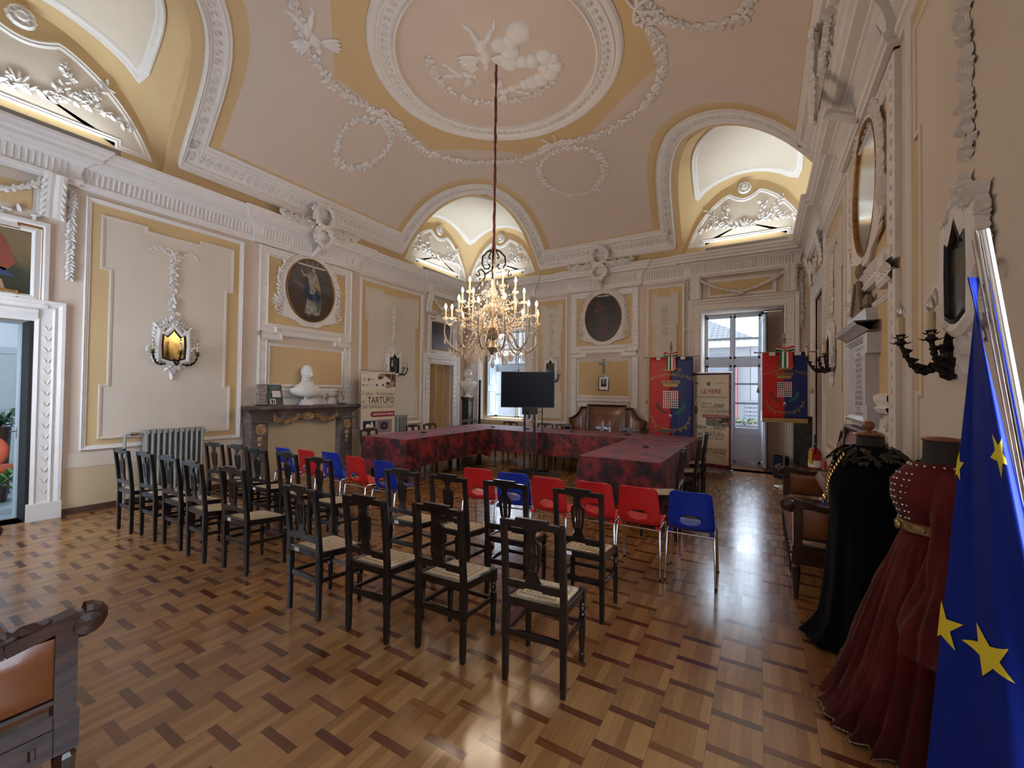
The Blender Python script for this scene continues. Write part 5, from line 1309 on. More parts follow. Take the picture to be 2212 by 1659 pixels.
for ri,(n,rad,zc,z0,off) in enumerate(rows):
    for k in range(n):
        a=2*PI*k/n+off+.2; c,s=cos(a),sin(a)
        if ri==0: rd=rad*(1 if k%2 else .93); zz=zc-(.03 if k%2 else -.03)
        else: rd=rad; zz=zc+(.05 if k%2 else -.02)
        def q(u,z): return Vector((c*u,s*u,z))
        if ri<2: P=[q(.04,z0+.12),q(rad*.22,z0+.26),q(rad*.42,z0+.18),q(rad*.55,z0+.02),q(rad*.75,z0-.06 if ri==0 else z0),q(rad*.95,z0+.05),q(rd*1.02,z0+.18),q(rd,zz-.03)]
        else: P=[q(.03,.8),q(.1,.85),q(.15,.95),q(rad,zz-.03)]
        S=[]
        for i in range(len(P)-1):
            p0=P[max(i-1,0)];p3=P[min(i+2,len(P)-1)]
            for t in (0,.33,.66): S.append(.5*(2*P[i]+(P[i+1]-p0)*t+(2*p0-5*P[i]+4*P[i+1]-p3)*t*t+(3*P[i]-p0-3*P[i+1]+p3)*t**3))
        S.append(P[-1]); mb=MB(); mb.tube(S,.0105,6)
        for i in range(1,len(S),1): mb.ball(S[i],.013,6,4)
        obj('arm',mb,M_brass,CH,smooth=True)
        candle(c*rd,s*rd,zz)
        mb=MB()
        mb.tube(S,.0095,4)
        for i in range(2,len(S)-1): mb.ball(S[i]+Vector((0,0,.016)),(.011,.011,.014),5,3); mb.ball(S[i]-Vector((0,0,.018)),(.010,.010,.014),5,3)
        if ri<2:
            a2=2*PI*(k+1)/n+off+.2; bead(mb,(c*rd,s*rd,zz-.04),(cos(a2)*rad,sin(a2)*rad,zz-.04),.07,.008,9); bead(mb,(c*rd*.9,s*rd*.9,zz),(c*.08,s*.08,zz+.22),.10,.008,10)
        obj('bead_strand',mb,M_crystal,CH)
        if ri<2:
            for j,(u,dz) in enumerate(((1.,-.02),(.75,-.10),(.5,-.03),(.9,-.06))):
                if ri==0: addp(c*rd*u+rr.uniform(-.02,.02),s*rd*u+rr.uniform(-.02,.02),z0+(.14 if u==1 else -.0)+dz+.03,s=rr.uniform(.8,1.5))
                elif j<3: addp(c*rd*u,s*rd*u,z0+.15+dz,s=rr.uniform(.7,1.1))
for k in range(6):
    a=k*PI/3+.3; addp(.12*cos(a),.12*sin(a),.18,s=1.3); addp(.21*cos(a),.21*sin(a),1.10,s=.8)
for k,(u,z) in enumerate(((.30,.16),(.32,.14),(.28,.15),(.31,.17))):
    o=me_big.copy(); COL.objects.link(o); o.parent=CH; o.location=(u*cos(k*1.6),u*sin(k*1.6),z); npd[0]+=1
for k in range(14):
    a=2*PI*k/14; u=.28+.16*(k%3); mb=pend(.13+.02*(k%2),.045); o=obj('crystal_drop',mb,M_crystal,CH); o.location=(u*cos(a),u*sin(a),.13+.03*(k%3))
if EXTRA:
    mb=MB()
    for x,y,z,s in EXTRA: mb.lathe([(.001,-.09*s),(.011*s,-.075*s),(.013*s,-.05*s),(.004,-.01),(.004,0)],6,(x,y,z))
    o=obj('crystal_fringe',mb,M_crystal,CH); o['kind']='stuff'
mb=MB()
for k in range(420):
    a=rr.uniform(0,6.28); z=rr.uniform(.12,1.0); r=rr.uniform(.05,.12+.42*(1-abs(z-.45)/.6)); mb.ball((r*cos(a),r*sin(a),z),(.011,.011,.016),5,3)
o=obj('crystal_beads',mb,M_crystal,CH); o['kind']='stuff'
# ---------------------------------------------------------------- text
def text(mb,s,size,M,x,z,align='CENTER',d=0.,sx=1.,weight=0.,arc=None):
    cu=bpy.data.curves.new('t','FONT'); cu.body=s; cu.size=size; cu.align_x=align; cu.offset=weight; cu.resolution_u=2
    o=bpy.data.objects.new('t',cu); COL.objects.link(o); bpy.context.view_layer.update()
    me=o.evaluated_get(bpy.context.evaluated_depsgraph_get()).to_mesh()
    vs=[]
    for v in me.vertices:
        a,b=v.co.x*sx,v.co.y
        if arc: an=a/arc; a2,b2=(arc+b)*sin(an),(arc+b)*cos(an)-arc; a,b=a2,b2
        vs.append(M(x+a,z+b,d))
    fs=[tuple(p.vertices) for p in me.polygons]
    mb.add(vs,fs); o.to_mesh_clear(); bpy.data.objects.remove(o); bpy.data.curves.remove(cu)
def flat(mb,poly,M,d,mi=None):
    if mi is not None: mb.mi=mi
    mb.add([M(a,b,d) for a,b in poly],[tuple(range(len(poly)))])
def ell(cx,cz,rx,rz,n=20): return [(cx+rx*cos(2*PI*i/n),cz+rz*sin(2*PI*i/n)) for i in range(n)]
# roll-up banner: TARTUFO
def rollup(loc,rz,w,h,label):
    t=thing('rollup_banner',label,'banner',loc,rz)
    mb=MB(); mb.box((0,0,.05),(w+.04,.09,.06)); mb.box((-w*.3,0,.015),(.05,.3,.02)); mb.box((w*.3,0,.015),(.05,.3,.02)); o=obj('base',mb,mat('brushed_aluminium',(.6,.6,.6),.3,.9,var=.05) if 'brushed_aluminium' not in bpy.data.materials else bpy.data.materials['brushed_aluminium'],t)
    mb=MB(); mb.tube([(0,.05,.05),(0,.05,h)],.01,6); mb.box((0,.01,h),(w+.01,.025,.02)); obj('support_pole',mb,bpy.data.materials['brushed_aluminium'],t)
    return t
MR_=lambda a,z,d: Vector((a,-d,z))
r1=rollup((-6.72,5.98,0),R_(90-2),.87,1.97,'cream truffle fair roll-up banner with dark TARTUFO lettering, left of the table')
w=.86
mb=MB(); mb.prism(rect(-w/2,w/2,.08,1.96),MR_,0,.004); obj('printed_sheet',mb,M_paper,r1)
mb=MB(); F=.006
M_pbrown=mat('printed_brown_cloth',(.10,.055,.045),.6,var=.3,scale=9); M_pviolet=mat('printed_mauve',(.36,.27,.33),.6,var=.2,scale=8); M_pdark=mat('printed_truffle',(.09,.055,.05),.6,var=.4,scale=25); M_pcream2=mat('printed_light_cream',(.72,.65,.55),.6,var=.03); M_pnavy=mat('printed_navy',(.02,.03,.10),.6); M_pgrey=mat('printed_grey',(.30,.29,.28),.6,var=.3,scale=30)
PM=[M_ink,M_pbrown,M_skinp,M_pdark,M_redink,M_wht,M_pviolet,M_pcream2,M_pnavy,M_pgrey]
flat(mb,rect(-.43,.43,1.60,1.93),MR_,.005,7)
flat(mb,[(.02,1.93),(.43,1.93),(.43,1.64),(.36,1.68),(.30,1.80),(.20,1.86)],MR_,F,1)
flat(mb,[(-.05,1.80),(-.02,1.90),(.06,1.93),(.16,1.92),(.12,1.84),(.03,1.80)],MR_,.007,2); flat(mb,[(.15,1.66),(.22,1.62),(.36,1.65),(.42,1.74),(.34,1.80),(.27,1.76),(.20,1.70)],MR_,.007,2)
flat(mb,ell(.03,1.84,.055,.03),MR_,.008,3); flat(mb,ell(.22,1.73,.05,.03),MR_,.008,3); flat(mb,[(.30,1.93),(.325,1.93),(.31,1.74),(.285,1.75)],MR_,.008,2)
for x,z,s in ((-.36,1.80,.035),(-.39,1.68,.02),(-.25,1.78,.02)): flat(mb,ell(x,z,s*.8,s),MR_,.008,0); flat(mb,ell(x,z,s*.55,s*.7),MR_,.009,7)
flat(mb,rect(-.28,-.24,1.77,1.82),MR_,.009,0); flat(mb,rect(-.08,-.04,1.665,1.71),MR_,.008,8); flat(mb,ell(.10,1.69,.03,.02),MR_,.008,3); flat(mb,rect(-.41,-.37,1.66,1.70),MR_,.008,0)
mb.mi=9
for x0,x1,z in ((-.22,-.12,1.805),(-.22,-.12,1.785),(-.35,-.27,1.69),(-.35,-.28,1.675),(-.22,-.14,1.69),(-.42,-.3,1.915)): flat(mb,rect(x0,x1,z,z+.008),MR_,.008,9)
mb.mi=0
text(mb,'F',.11,MR_,-.41,1.48,'LEFT',F,.8); text(mb,'IERA',.078,MR_,-.335,1.48,'LEFT',F,1.15); text(mb,'N',.11,MR_,-.06,1.48,'LEFT',F,.8); text(mb,'AZIONALE',.078,MR_,.03,1.48,'LEFT',F,1.02)
text(mb,'del',.09,MR_,-.42,1.33,'LEFT',F,.8); text(mb,'TARTUFO',.185,MR_,-.28,1.32,'LEFT',F,.83,weight=.002); flat(mb,rect(-.41,.40,1.295,1.30),MR_,F)
text(mb,"SAN DAMIANO D'ASTI",.088,MR_,-.005,1.215,'CENTER',F,.92)
mb.mi=4; flat(mb,[(-.16,1.04),(.42,1.04),(.42,1.15),(-.16,1.15),(-.19,1.13),(-.205,1.095),(-.19,1.06)],MR_,F,4); mb.mi=5; text(mb,'AREA ESPOSITIVA TARTUFI',.05,MR_,.12,1.078,'CENTER',.008,.88,weight=.001)
flat(mb,rect(-.38,-.07,.78,.97),MR_,F,8); flat(mb,rect(-.38,-.07,.78,.83),MR_,.007,6); flat(mb,ell(-.22,.83,.12,.025),MR_,.008,4); flat(mb,ell(-.26,.88,.05,.03),MR_,.009,5); flat(mb,rect(-.31,-.13,.84,.875),MR_,.009,5); flat(mb,[(-.20,.86),(-.14,.86),(-.15,.93),(-.17,.96),(-.19,.93)],MR_,.01,5)
flat(mb,rect(-.05,.35,.71,.98),MR_,F,6)
for i in range(7): flat(mb,ell(.15+.07*cos(i*.9),.85+.055*sin(i*.9),.042,.038,10),MR_,.008,3)
flat(mb,rect(-.38,-.08,.42,.68),MR_,F,6); flat(mb,ell(-.2,.55,.1,.08,10),MR_,.008,3); flat(mb,rect(-.05,.35,.36,.64),MR_,F,9); flat(mb,[(.25,.64),(.35,.68),(.35,.5)],MR_,.008,0)
obj('print',mb,PM,r1,fixn=False,label='dark brown printed lettering, logos and small photographs')
# roll-up banner: LE FIERE
r2=rollup((-.88,9.52,0),R_(-17),.80,2.03,'cream roll-up banner with red and blue checked border reading LE FIERE, beside the french door')
w=.78
PM2=[M_ink,M_redink,M_pcream2,M_pnavy,M_redp,M_pbrown,M_skinp,M_pgrey,M_paper,M_wht]
mb=MB(); mb.prism(rect(-w/2,w/2,.08,2.02),MR_,0,.004); obj('printed_sheet',mb,mat('dark_red_border_print',(.30,.03,.04),.5,var=.03),r2)
mb=MB()
for k in range(12):
    z=.1+k*.16; flat(mb,rect(w/2-.035,w/2,z,z+.08),MR_,.005,3); flat(mb,rect(-w/2,-w/2+.035,z,z+.08),MR_,.005,3)
for k in range(5): flat(mb,rect(-w/2+.08+k*.15,-w/2+.155+k*.15,.10,.14),MR_,.0055,3)
flat(mb,rect(-w/2,w/2,1.985,2.02),MR_,.0052,3)
flat(mb,rect(-w/2+.02,w/2-.04,.16,1.98),MR_,.006,8)
flat(mb,rect(-.1,w/2-.04,.93,1.12),MR_,.007,7); flat(mb,[(.05,1.06),(.16,1.12),(.35,1.12),(.35,.98),(.25,.96),(.15,1.02)],MR_,.008,5); flat(mb,ell(.15,1.07,.07,.03),MR_,.009,6); flat(mb,ell(.28,1.0,.07,.025),MR_,.009,6)
flat(mb,rect(-.3,-.1,.93,1.12),MR_,.0071,2)
mb.mi=1; text(mb,'LE FIERE',.125,MR_,-.0,1.60,'CENTER',.008,.9,weight=.0015); mb.mi=0; text(mb,"DI SAN DAMIANO D'ASTI",.07,MR_,0,1.50,'CENTER',.008,.82)
text(mb,'FIERA DI',.06,MR_,-.20,1.37,'LEFT',.008,.95); text(mb,'SAN GIUSEPPE',.082,MR_,-.20,1.29,'LEFT',.008,.85); text(mb,'E DEL',.05,MR_,-.20,1.215,'LEFT',.008); text(mb,'VINO BARBERA',.088,MR_,-.075,1.21,'LEFT',.008,.78); text(mb,'LA PIU ANTICA DEL PIEMONTE DAL 1563',.03,MR_,.07,1.175,'CENTER',.008,.9)
mb.mi=1; flat(mb,[(-.18,1.10),(.36,1.10),(.34,1.13),(.36,1.16),(-.18,1.16),(-.16,1.13)],MR_,.008,1); mb.mi=9; text(mb,'2° DOMENICA DI MARZO',.042,MR_,.09,1.115,'CENTER',.01,.95)
flat(mb,ell(-.30,1.93-.12,.04,.02),MR_,.008,7); mb.mi=0
for x in (-.33,-.30,-.27): flat(mb,[(x-.015,1.80),(x,1.825),(x+.015,1.80),(x,1.807)],MR_,.009,0)
flat(mb,ell(-.05,1.80,.035,.045),MR_,.008,3); flat(mb,ell(-.05,1.81,.02,.035),MR_,.009,7)
for x in (.10,.15,.20,.25): flat(mb,[(x-.02,1.79),(x,1.82),(x+.02,1.79),(x,1.80)],MR_,.008,4 if x>.12 else 3)
for k in range(6): flat(mb,[(.05+k*.035,1.35),(.07+k*.035,1.39+.015*(k%2)),(.09+k*.035,1.35)],MR_,.008,7)
mb.mi=0; text(mb,'FIERA',.105,MR_,-.30,.86,'LEFT',.009,.82,weight=.001); text(mb,'dei',.05,MR_,-.03,.86,'LEFT',.009); text(mb,'SANTI',.105,MR_,.05,.86,'LEFT',.009,.82,weight=.001)
text(mb,'Fiera Nazionale',.05,MR_,.02,.81,'CENTER',.009,1.1); text(mb,'del TARTUFO',.105,MR_,-.005,.725,'CENTER',.009,.85,weight=.001); flat(mb,rect(-.2,.28,.712,.716),MR_,.009,0); mb.mi=0
text(mb,'1° Domenica di Novembre',.045,MR_,.02,.665,'CENTER',.009,.9,weight=.001)
text(mb,'FIERA STORICA',.075,MR_,.10,.43,'CENTER',.009,.85,weight=.001); text(mb,'DEL CAPPONE',.075,MR_,.08,.37,'CENTER',.009,.85,weight=.001); text(mb,'2° Domenica di Dicembre',.045,MR_,.09,.31,'CENTER',.009,.85)
flat(mb,ell(-.16,.40,.05,.08,12),MR_,.008,5); flat(mb,ell(-.31,1.25,.045,.09,14),MR_,.0075,7)
obj('print',mb,PM2,r2,fixn=False,label='dark red and brown lettering, logos and pictures')
# ---------------------------------------------------------------- gonfalons
M_gred=mat('red_satin',(.58,.012,.010),.5,var=.06,scale=3); M_gblue=mat('blue_satin',(.008,.022,.16),.5,var=.06,scale=3)
M_gwhite=mat('white_satin',(.72,.70,.66),.5,var=.05)
def gonfalon(loc,rz,w,h,ztop,label,tassel):
    t=thing('gonfalon',label,'ceremonial banner',loc,rz)
    def fold(a,z): return .006*sin(a*18+z*2)*(1-(z-(ztop-h))/h*.7)+.003*sin(a*40)*(1-(z-(ztop-h))/h)
    MG=lambda a,z,d: Vector((a,-d-fold(a,z),z))
    for s,m,nn in ((-1,M_gred,'red_half'),(1,M_gblue,'blue_half')):
        mb=MB(); mb.grid(lambda u,v: MG(s*w/2*u,ztop-h+h*v,0),16,24); o=obj(nn,mb,m,t,smooth=True,fixn=False); md=o.modifiers.new('s','SOLIDIFY'); md.thickness=.004
    mb=MB(); mb.tube([(-w/2-.10,0,ztop+.01),(w/2+.10,0,ztop+.01)],.009,8); mb.tube([(0,.03,0.02),(0,.03,ztop+.22)],.014,8)
    for s in(-1,1): mb.ball((s*(w/2+.11),0,ztop+.01),.017,8,6)
    mb.lathe([(.02,.0),(.03,.02),(.012,.04),(.035,.07),(.01,.10),(.02,.13),(.004,.19)],10,(0,.03,ztop+.16)); mb.lathe([(.16,0),(.15,.03),(.02,.06)],16,(0,.03,0)); obj('pole_and_crossbar',mb,M_brass,t,smooth=True,auto=40)
    mb=MB()
    for s in(-1,1):
        x=s*(w/2+.06); mb=MB(); mb.tube([(x,-.01,ztop),(x,-.01,tassel+.1)],.004,5); mb.lathe([(.022,0),(.024,.04),(.012,.055),(.018,.07),(.004,.1)],10,(x,-.01,tassel)); obj('tassel_cord',mb,M_tapegold,t)
    mb=MB()
    for s in(-1,1): mb=MB(); mb.box((s*w*.28,-.02,ztop-.02),(.09,.05,.06)); obj('hanging_tab',mb,M_gwhite,t)
    # tricolour bow
    mb=MB(); cs=[0,1,2]
    for i in range(6):
        x=-.075+i*.03; mb.mi=(0,1,0,1,2,2)[i] if False else (0,1,0,1,2,2)[i]
        mb.add([(x,-.05,ztop+.02),(x+.03,-.055,ztop+.02),(x*1.1+.032,-.06,ztop-.26),(x*1.1,-.055,ztop-.26)],[(0,1,2,3)])
    for s in(-1,1):
        for j,mi in enumerate((0,1,2)):
            mb.mi=mi; z=ztop+.03+j*.022
            mb.add([(0,-.05,z),(s*.13,-.07,z+.03),(s*.15,-.05,z+.0),(0,-.05,z-.02)],[(0,1,2,3)]); mb.add([(0,-.045,z),(s*.12,-.03,z+.045),(s*.13,-.04,z+.03),(0,-.045,z-.02)],[(0,1,2,3)])
    mb.mi=3; mb.box((0,-.06,ztop-.275),(.19,.012,.035)); mb.ball((0,-.06,ztop+.03),.025,8,5)
    o=obj('tricolour_bow',mb,[M_green,M_wht,M_redp,M_tapegold],t,fixn=False)
    # embroidery
    mb=MB(); d=.006; mb.mi=3
    k_,off=(1.28,.60) if h>1.3 else (.88,.42)
    MG0=MG
    def MGk(a,z,d): return MG0(a*k_,ztop-off+z*k_,d)
    text(mb,'CITTA DI',.085,MGk,0,.24 if h>1.3 else .20,'CENTER',d,.9,arc=1.2); text(mb,"SAN DAMIANO D'ASTI",.085,MGk,0,.155 if h>1.3 else .11,'CENTER',d,.86,arc=.75)
    cz=0.; MG=MGk
    # crown
    flat(mb,[(-.11,cz-.02),(.11,cz-.02),(.125,cz+.03),(-.125,cz+.03)],MG,d,3)
    for k in range(5):
        x=-.12+k*.06; flat(mb,rect(x-.022,x+.022,cz+.03,cz+.075),MG,d,3); flat(mb,rect(x-.026,x-.012,cz+.075,cz+.09),MG,d,3); flat(mb,rect(x+.012,x+.026,cz+.075,cz+.09),MG,d,3); flat(mb,rect(x-.008,x+.008,cz+.03,cz+.055),MG,d+.002,1)
    flat(mb,[(-.10,cz-.035),(.10,cz-.035),(.11,cz-.02),(-.11,cz-.02)],MG,d,2)
    # quartered shield
    S=.125; y1=cz-.085; y0=y1-.30; ym=(y0+y1)/2; HQ=.15
    flat(mb,rect(-S,0,ym,y1),MG,d,1); flat(mb,rect(0,S,y0,ym),MG,d,1); flat(mb,rect(0,S,ym,y1),MG,d,2); flat(mb,rect(-S,0,y0,ym),MG,d,2)
    for qx,qy in ((-S,ym),(0,y0)):
        for i in range(4):
            for j in range(4):
                x=qx+S*(i+.5)/4; z=qy+HQ*(j+.5)/4; r=.0165; flat(mb,[(x-r,z),(x,z-r*1.05),(x+r,z),(x,z+r*1.05)],MG,d+.008,0)
    for qx,qy in ((0,ym),(-S,y0)):
        for i in range(4): x=qx+S*(i+.25)/4; flat(mb,rect(x,x+S/8,qy,qy+HQ),MG,d+.008,0)
    for s,mi in ((-1,4),(1,5)):
        for k in range(9):
            an=-PI/2+s*(.25+k*.14); x=(.22)*cos(an)*1.0; z=y0+.10+.19*sin(an); 
            L=.05; c=an+s*PI/2
            for q in(-1,1): 
                dx,dz=cos(c+q*.6)*L,sin(c+q*.6)*L; nx,nz=-sin(c+q*.6)*.011,cos(c+q*.6)*.011
                flat(mb,[(x,z),(x+dx*.5+nx,z+dz*.5+nz),(x+dx,z+dz),(x+dx*.5-nx,z+dz*.5-nz)],MG,d+.002,mi)
    flat(mb,[(-.03,y0-.12),(0,y0-.09),(.03,y0-.12),(.012,y0-.10),(.02,y0-.17),(0,y0-.11),(-.02,y0-.17),(-.012,y0-.10)],MG,d+.008,0)
    # gold sprays near the hem
    zb=y0-.33 if h>1.3 else y0-.27
    def line(P,wd=.006):
        for (a,b),(c,e) in zip(P,P[1:]):
            L=math.dist((a,b),(c,e)) or 1; nx,nz=-(e-b)/L*wd,(c-a)/L*wd; flat(mb,[(a+nx,b+nz),(c+nx,e+nz),(c-nx,e-nz),(a-nx,b-nz)],MG,d+.002,3)
    for s in(-1,1):
        line(bez((0,zb-.02),(s*.22,zb-.03),(s*.30,zb+.16),10)); 
        for x,z in ((.30,.18),(.28,.10),(.24,.02),(.16,-.03),(.07,-.03),(0,-.05)):
            for q in range(5): an=q*1.26; flat(mb,[(s*x,zb+z),(s*x+.028*cos(an-.3),zb+z+.028*sin(an-.3)),(s*x+.028*cos(an+.3),zb+z+.028*sin(an+.3))],MG,d+.006,3)
    MG=MG0
    obj('embroidery',mb,[M_wht,M_blk,mat('crimson_thread',(.5,.03,.03),.6,var=.03),M_tapegold,mat('dark_laurel_thread',(.10,.06,.05),.6),mat('green_laurel_thread',(.02,.20,.12),.6)],t,fixn=False,label='gold arched lettering, crown, quartered chequered shield, laurel and sprays')
    mb=MB(); mb.grid(lambda u,v: MG((u-.5)*w,ztop-h-.07+.075*v,.004),48,1); obj('fringe',mb,M_tapegold,t,fixn=False)
    return t
gonfalon((-1.66,9.45,0),0,.88,2.05,2.36,'long red and blue gonfalon hanging behind the table, left of the LE FIERE banner',1.35)
gonfalon((.345,8.5,0),R_(8),.66,1.12,2.31,'short red and blue gonfalon with gold fringe, hanging at the right of the french door',1.62)
# ---------------------------------------------------------------- fireplace on the left wall
def marble():
    n=NT('grey_veined_marble'); f=n.noise(3,6,rough=.7); g=n.noise(9,5,sc=(1,1,3))
    n.base(n.ramp(n.m('ADD',n.m('MULTIPLY',f,.7),n.m('MULTIPLY',g,.3)),[(.3,(.045,.035,.03)),(.5,(.12,.095,.085)),(.62,(.22,.19,.17)),(.8,(.10,.08,.07))])); n.set(rough=.35); return n.mat
M_marble=marble(); M_inlay=mat('carved_yellow_marble',(.50,.30,.15),.45,var=.25,scale=20)
FP=thing('fireplace','grey veined marble fireplace with yellow marble garlands on the left wall','fireplace',(XL,4.68,0),world=True)
def WLd(a,z,d): return WL(a,z,d)
for y in (3.84,5.52):
    mb=MB(); mb.box((XL+.155,y,.53),(.27,.27,1.06)); mb.box((XL+.165,y,.05),(.30,.31,.10)); mb.box((XL+.165,y,1.04),(.30,.31,.04)); obj('pilaster',mb,M_marble,FP)
    MX=lambda a,z,d: Vector((XL+.295+d,a,z))
    mb=MB(); mb.lathe([(.005,0),(.08,.01),(.075,.035),(.03,.02),(.01,.03)],14,MX(y,.90,0),Matrix.Rotation(PI/2,3,'Y')); mb.ball(MX(y,.97,.01),(.015,.075,.03),10,6)
    for z,r in ((.75,.045),(.655,.038),(.58,.024),(.54,.012)): mb.ball(MX(y,z,.005),(.028,r,r*1.05),10,6)
    obj('carved_inlay',mb,M_inlay,FP,smooth=True,auto=50)
mb=MB(); mb.box((XL+.15,4.68,1.125),(.26,1.96,.17)); obj('frieze',mb,M_marble,FP)
mb=MB()
cc=[(0,1.12),(.28,1.12),(.30,1.16),(.33,1.20),(.38,1.24),(.42,1.25),(.42,1.30),(0,1.30)]
y0,y1=3.70,5.66
def slab(mb,cc):
    n=len(cc); vs=[]
    for s in(0,1):
        for d,z in cc: 
            e=max(0,d-.28); vs.append((XL+d,(y0-e*1.3) if s==0 else (y1+e*1.3),z))
    mb.add(vs,[tuple(range(n)),tuple(range(n,2*n))[::-1]]+[(i,(i+1)%n,(i+1)%n+n,i+n) for i in range(n)])
slab(mb,cc); obj('mantelpiece',mb,M_marble,FP)
mb=MB(); MX=lambda a,z,d: Vector((XL+.28+d,a,z))
mb.lathe([(.005,0),(.13,.01),(.12,.04),(.06,.03),(.03,.05)],18,MX(4.68,1.10,0),Matrix.Rotation(PI/2,3,'Y')@Matrix.Diagonal((.5,1,1))); mb.ball(MX(4.68,1.13,.02),(.02,.06,.05),10,6)
for s in(-1,1):
    P=arcs((4.68+s*.14,1.14),(4.68+s*.62,1.11),.10,12); mb.tube([MX(a,b,.012) for a,b in P],[.012+.016*sin(PI*i/12) for i in range(13)],6); sprig(mb,lambda a,z,d:MX(a,z,d+.01),P,.02,.06,.035,.01,.3,.9,0,.01)
obj('carved_garland',mb,M_inlay,FP,fixn=False)
mb=MB(); mb.box((XL+.10,4.68,.515),(.06,1.42,1.03)); obj('fire_board',mb,mat('beige_board',(.58,.46,.30),.8,var=.03),FP)
# ---------------------------------------------------------------- busts
def head(mb,mt,bald=True,scale=1.,moustache=True,curls=False,neck=True):
    # faces -y, origin at chin level centre
    nu,nv=40,34; vs=[]
    def g(x,c,s): return math.exp(-((x-c)/s)**2)
    for i in range(nu):
        for j in range(nv+1):
            th=2*PI*i/nu; ph=PI*j/nv  # ph 0 = crown
            sx,sy,sz=.078,.098,.122
            x=sx*sin(ph)*sin(th); y=-sy*sin(ph)*cos(th); z=sz*cos(ph)
            low=max(0,-z/sz); x*=1-.30*low**1.5; y=y*(1-.18*low) - (.012*low if cos(th)>0 else -.02*low)
            if cos(th)>0:
                f=cos(th)**2; u=x/.078; w=z/.122
                y-=f*(0.0180*g(w,.12,.13)*g(abs(u),.38,.3))        # brow
                y+=f*(0.0240*g(w,-.05,.11)*g(abs(u),.40,.18))      # eye sockets
                y-=f*(0.0150*g(w,-.05,.05)*g(abs(u),.40,.10))      # eyelids
                y-=f*(0.0414*g(w,-.30,.16)*g(u,0,.13)+.018*g(w,-.12,.16)*g(u,0,.09)) # nose
                y-=f*(0.0150*g(w,-.30,.2)*g(abs(u),.55,.2))        # cheeks
                y-=f*(0.0180*g(w,-.60,.05)*g(u,0,.28)); y+=f*(0.0135*g(w,-.665,.025)*g(u,0,.26)); y-=f*(0.0165*g(w,-.72,.05)*g(u,0,.22)) # lips
                if moustache: y-=f*(0.0270*g(w,-.55,.05)*g(abs(u),.20,.28))
                y-=f*(.016*g(w,-.93,.13)*g(u,0,.3))              # chin
            vs.append((x,y,z+.12))
    fs=[(i*(nv+1)+j,((i+1)%nu)*(nv+1)+j,((i+1)%nu)*(nv+1)+j+1,i*(nv+1)+j+1) for i in range(nu) for j in range(nv)]
    mb.add([mt(Vector(v)) for v in vs],fs)
    for s in(-1,1):
        mb2=[(s*(.074+.010*cos(t)),.005+.016*sin(t),.115+.030*cos(t*1.0+.2)) for t in [k*.7 for k in range(10)]]
        mb.tube([mt(Vector(p)) for p in mb2],.008*scale,6)
        mb.tube([mt(Vector((s*.072,-.0,.10))),mt(Vector((s*.080,.012,.13)))],.013*scale,6)
        if moustache: mb.tube([mt(Vector(p)) for p in ((0,-.108,.055),(s*.022,-.104,.050),(s*.045,-.088,.044),(s*.058,-.078,.052))],[.010*scale,.010*scale,.007*scale,.003*scale],6)
    if curls:
        r2=random.Random(5)
        for k in range(120):
            a=r2.uniform(0,2*PI); e=r2.uniform(-.35,1.4); c=Vector((.083*cos(e)*sin(a),-.10*cos(e)*cos(a),.128*sin(e)+.13))
            if c.y<-.045 and c.z<.185: continue
            s=scale*.02; mb.ball(mt(c),(s,s,s*.8),6,4)
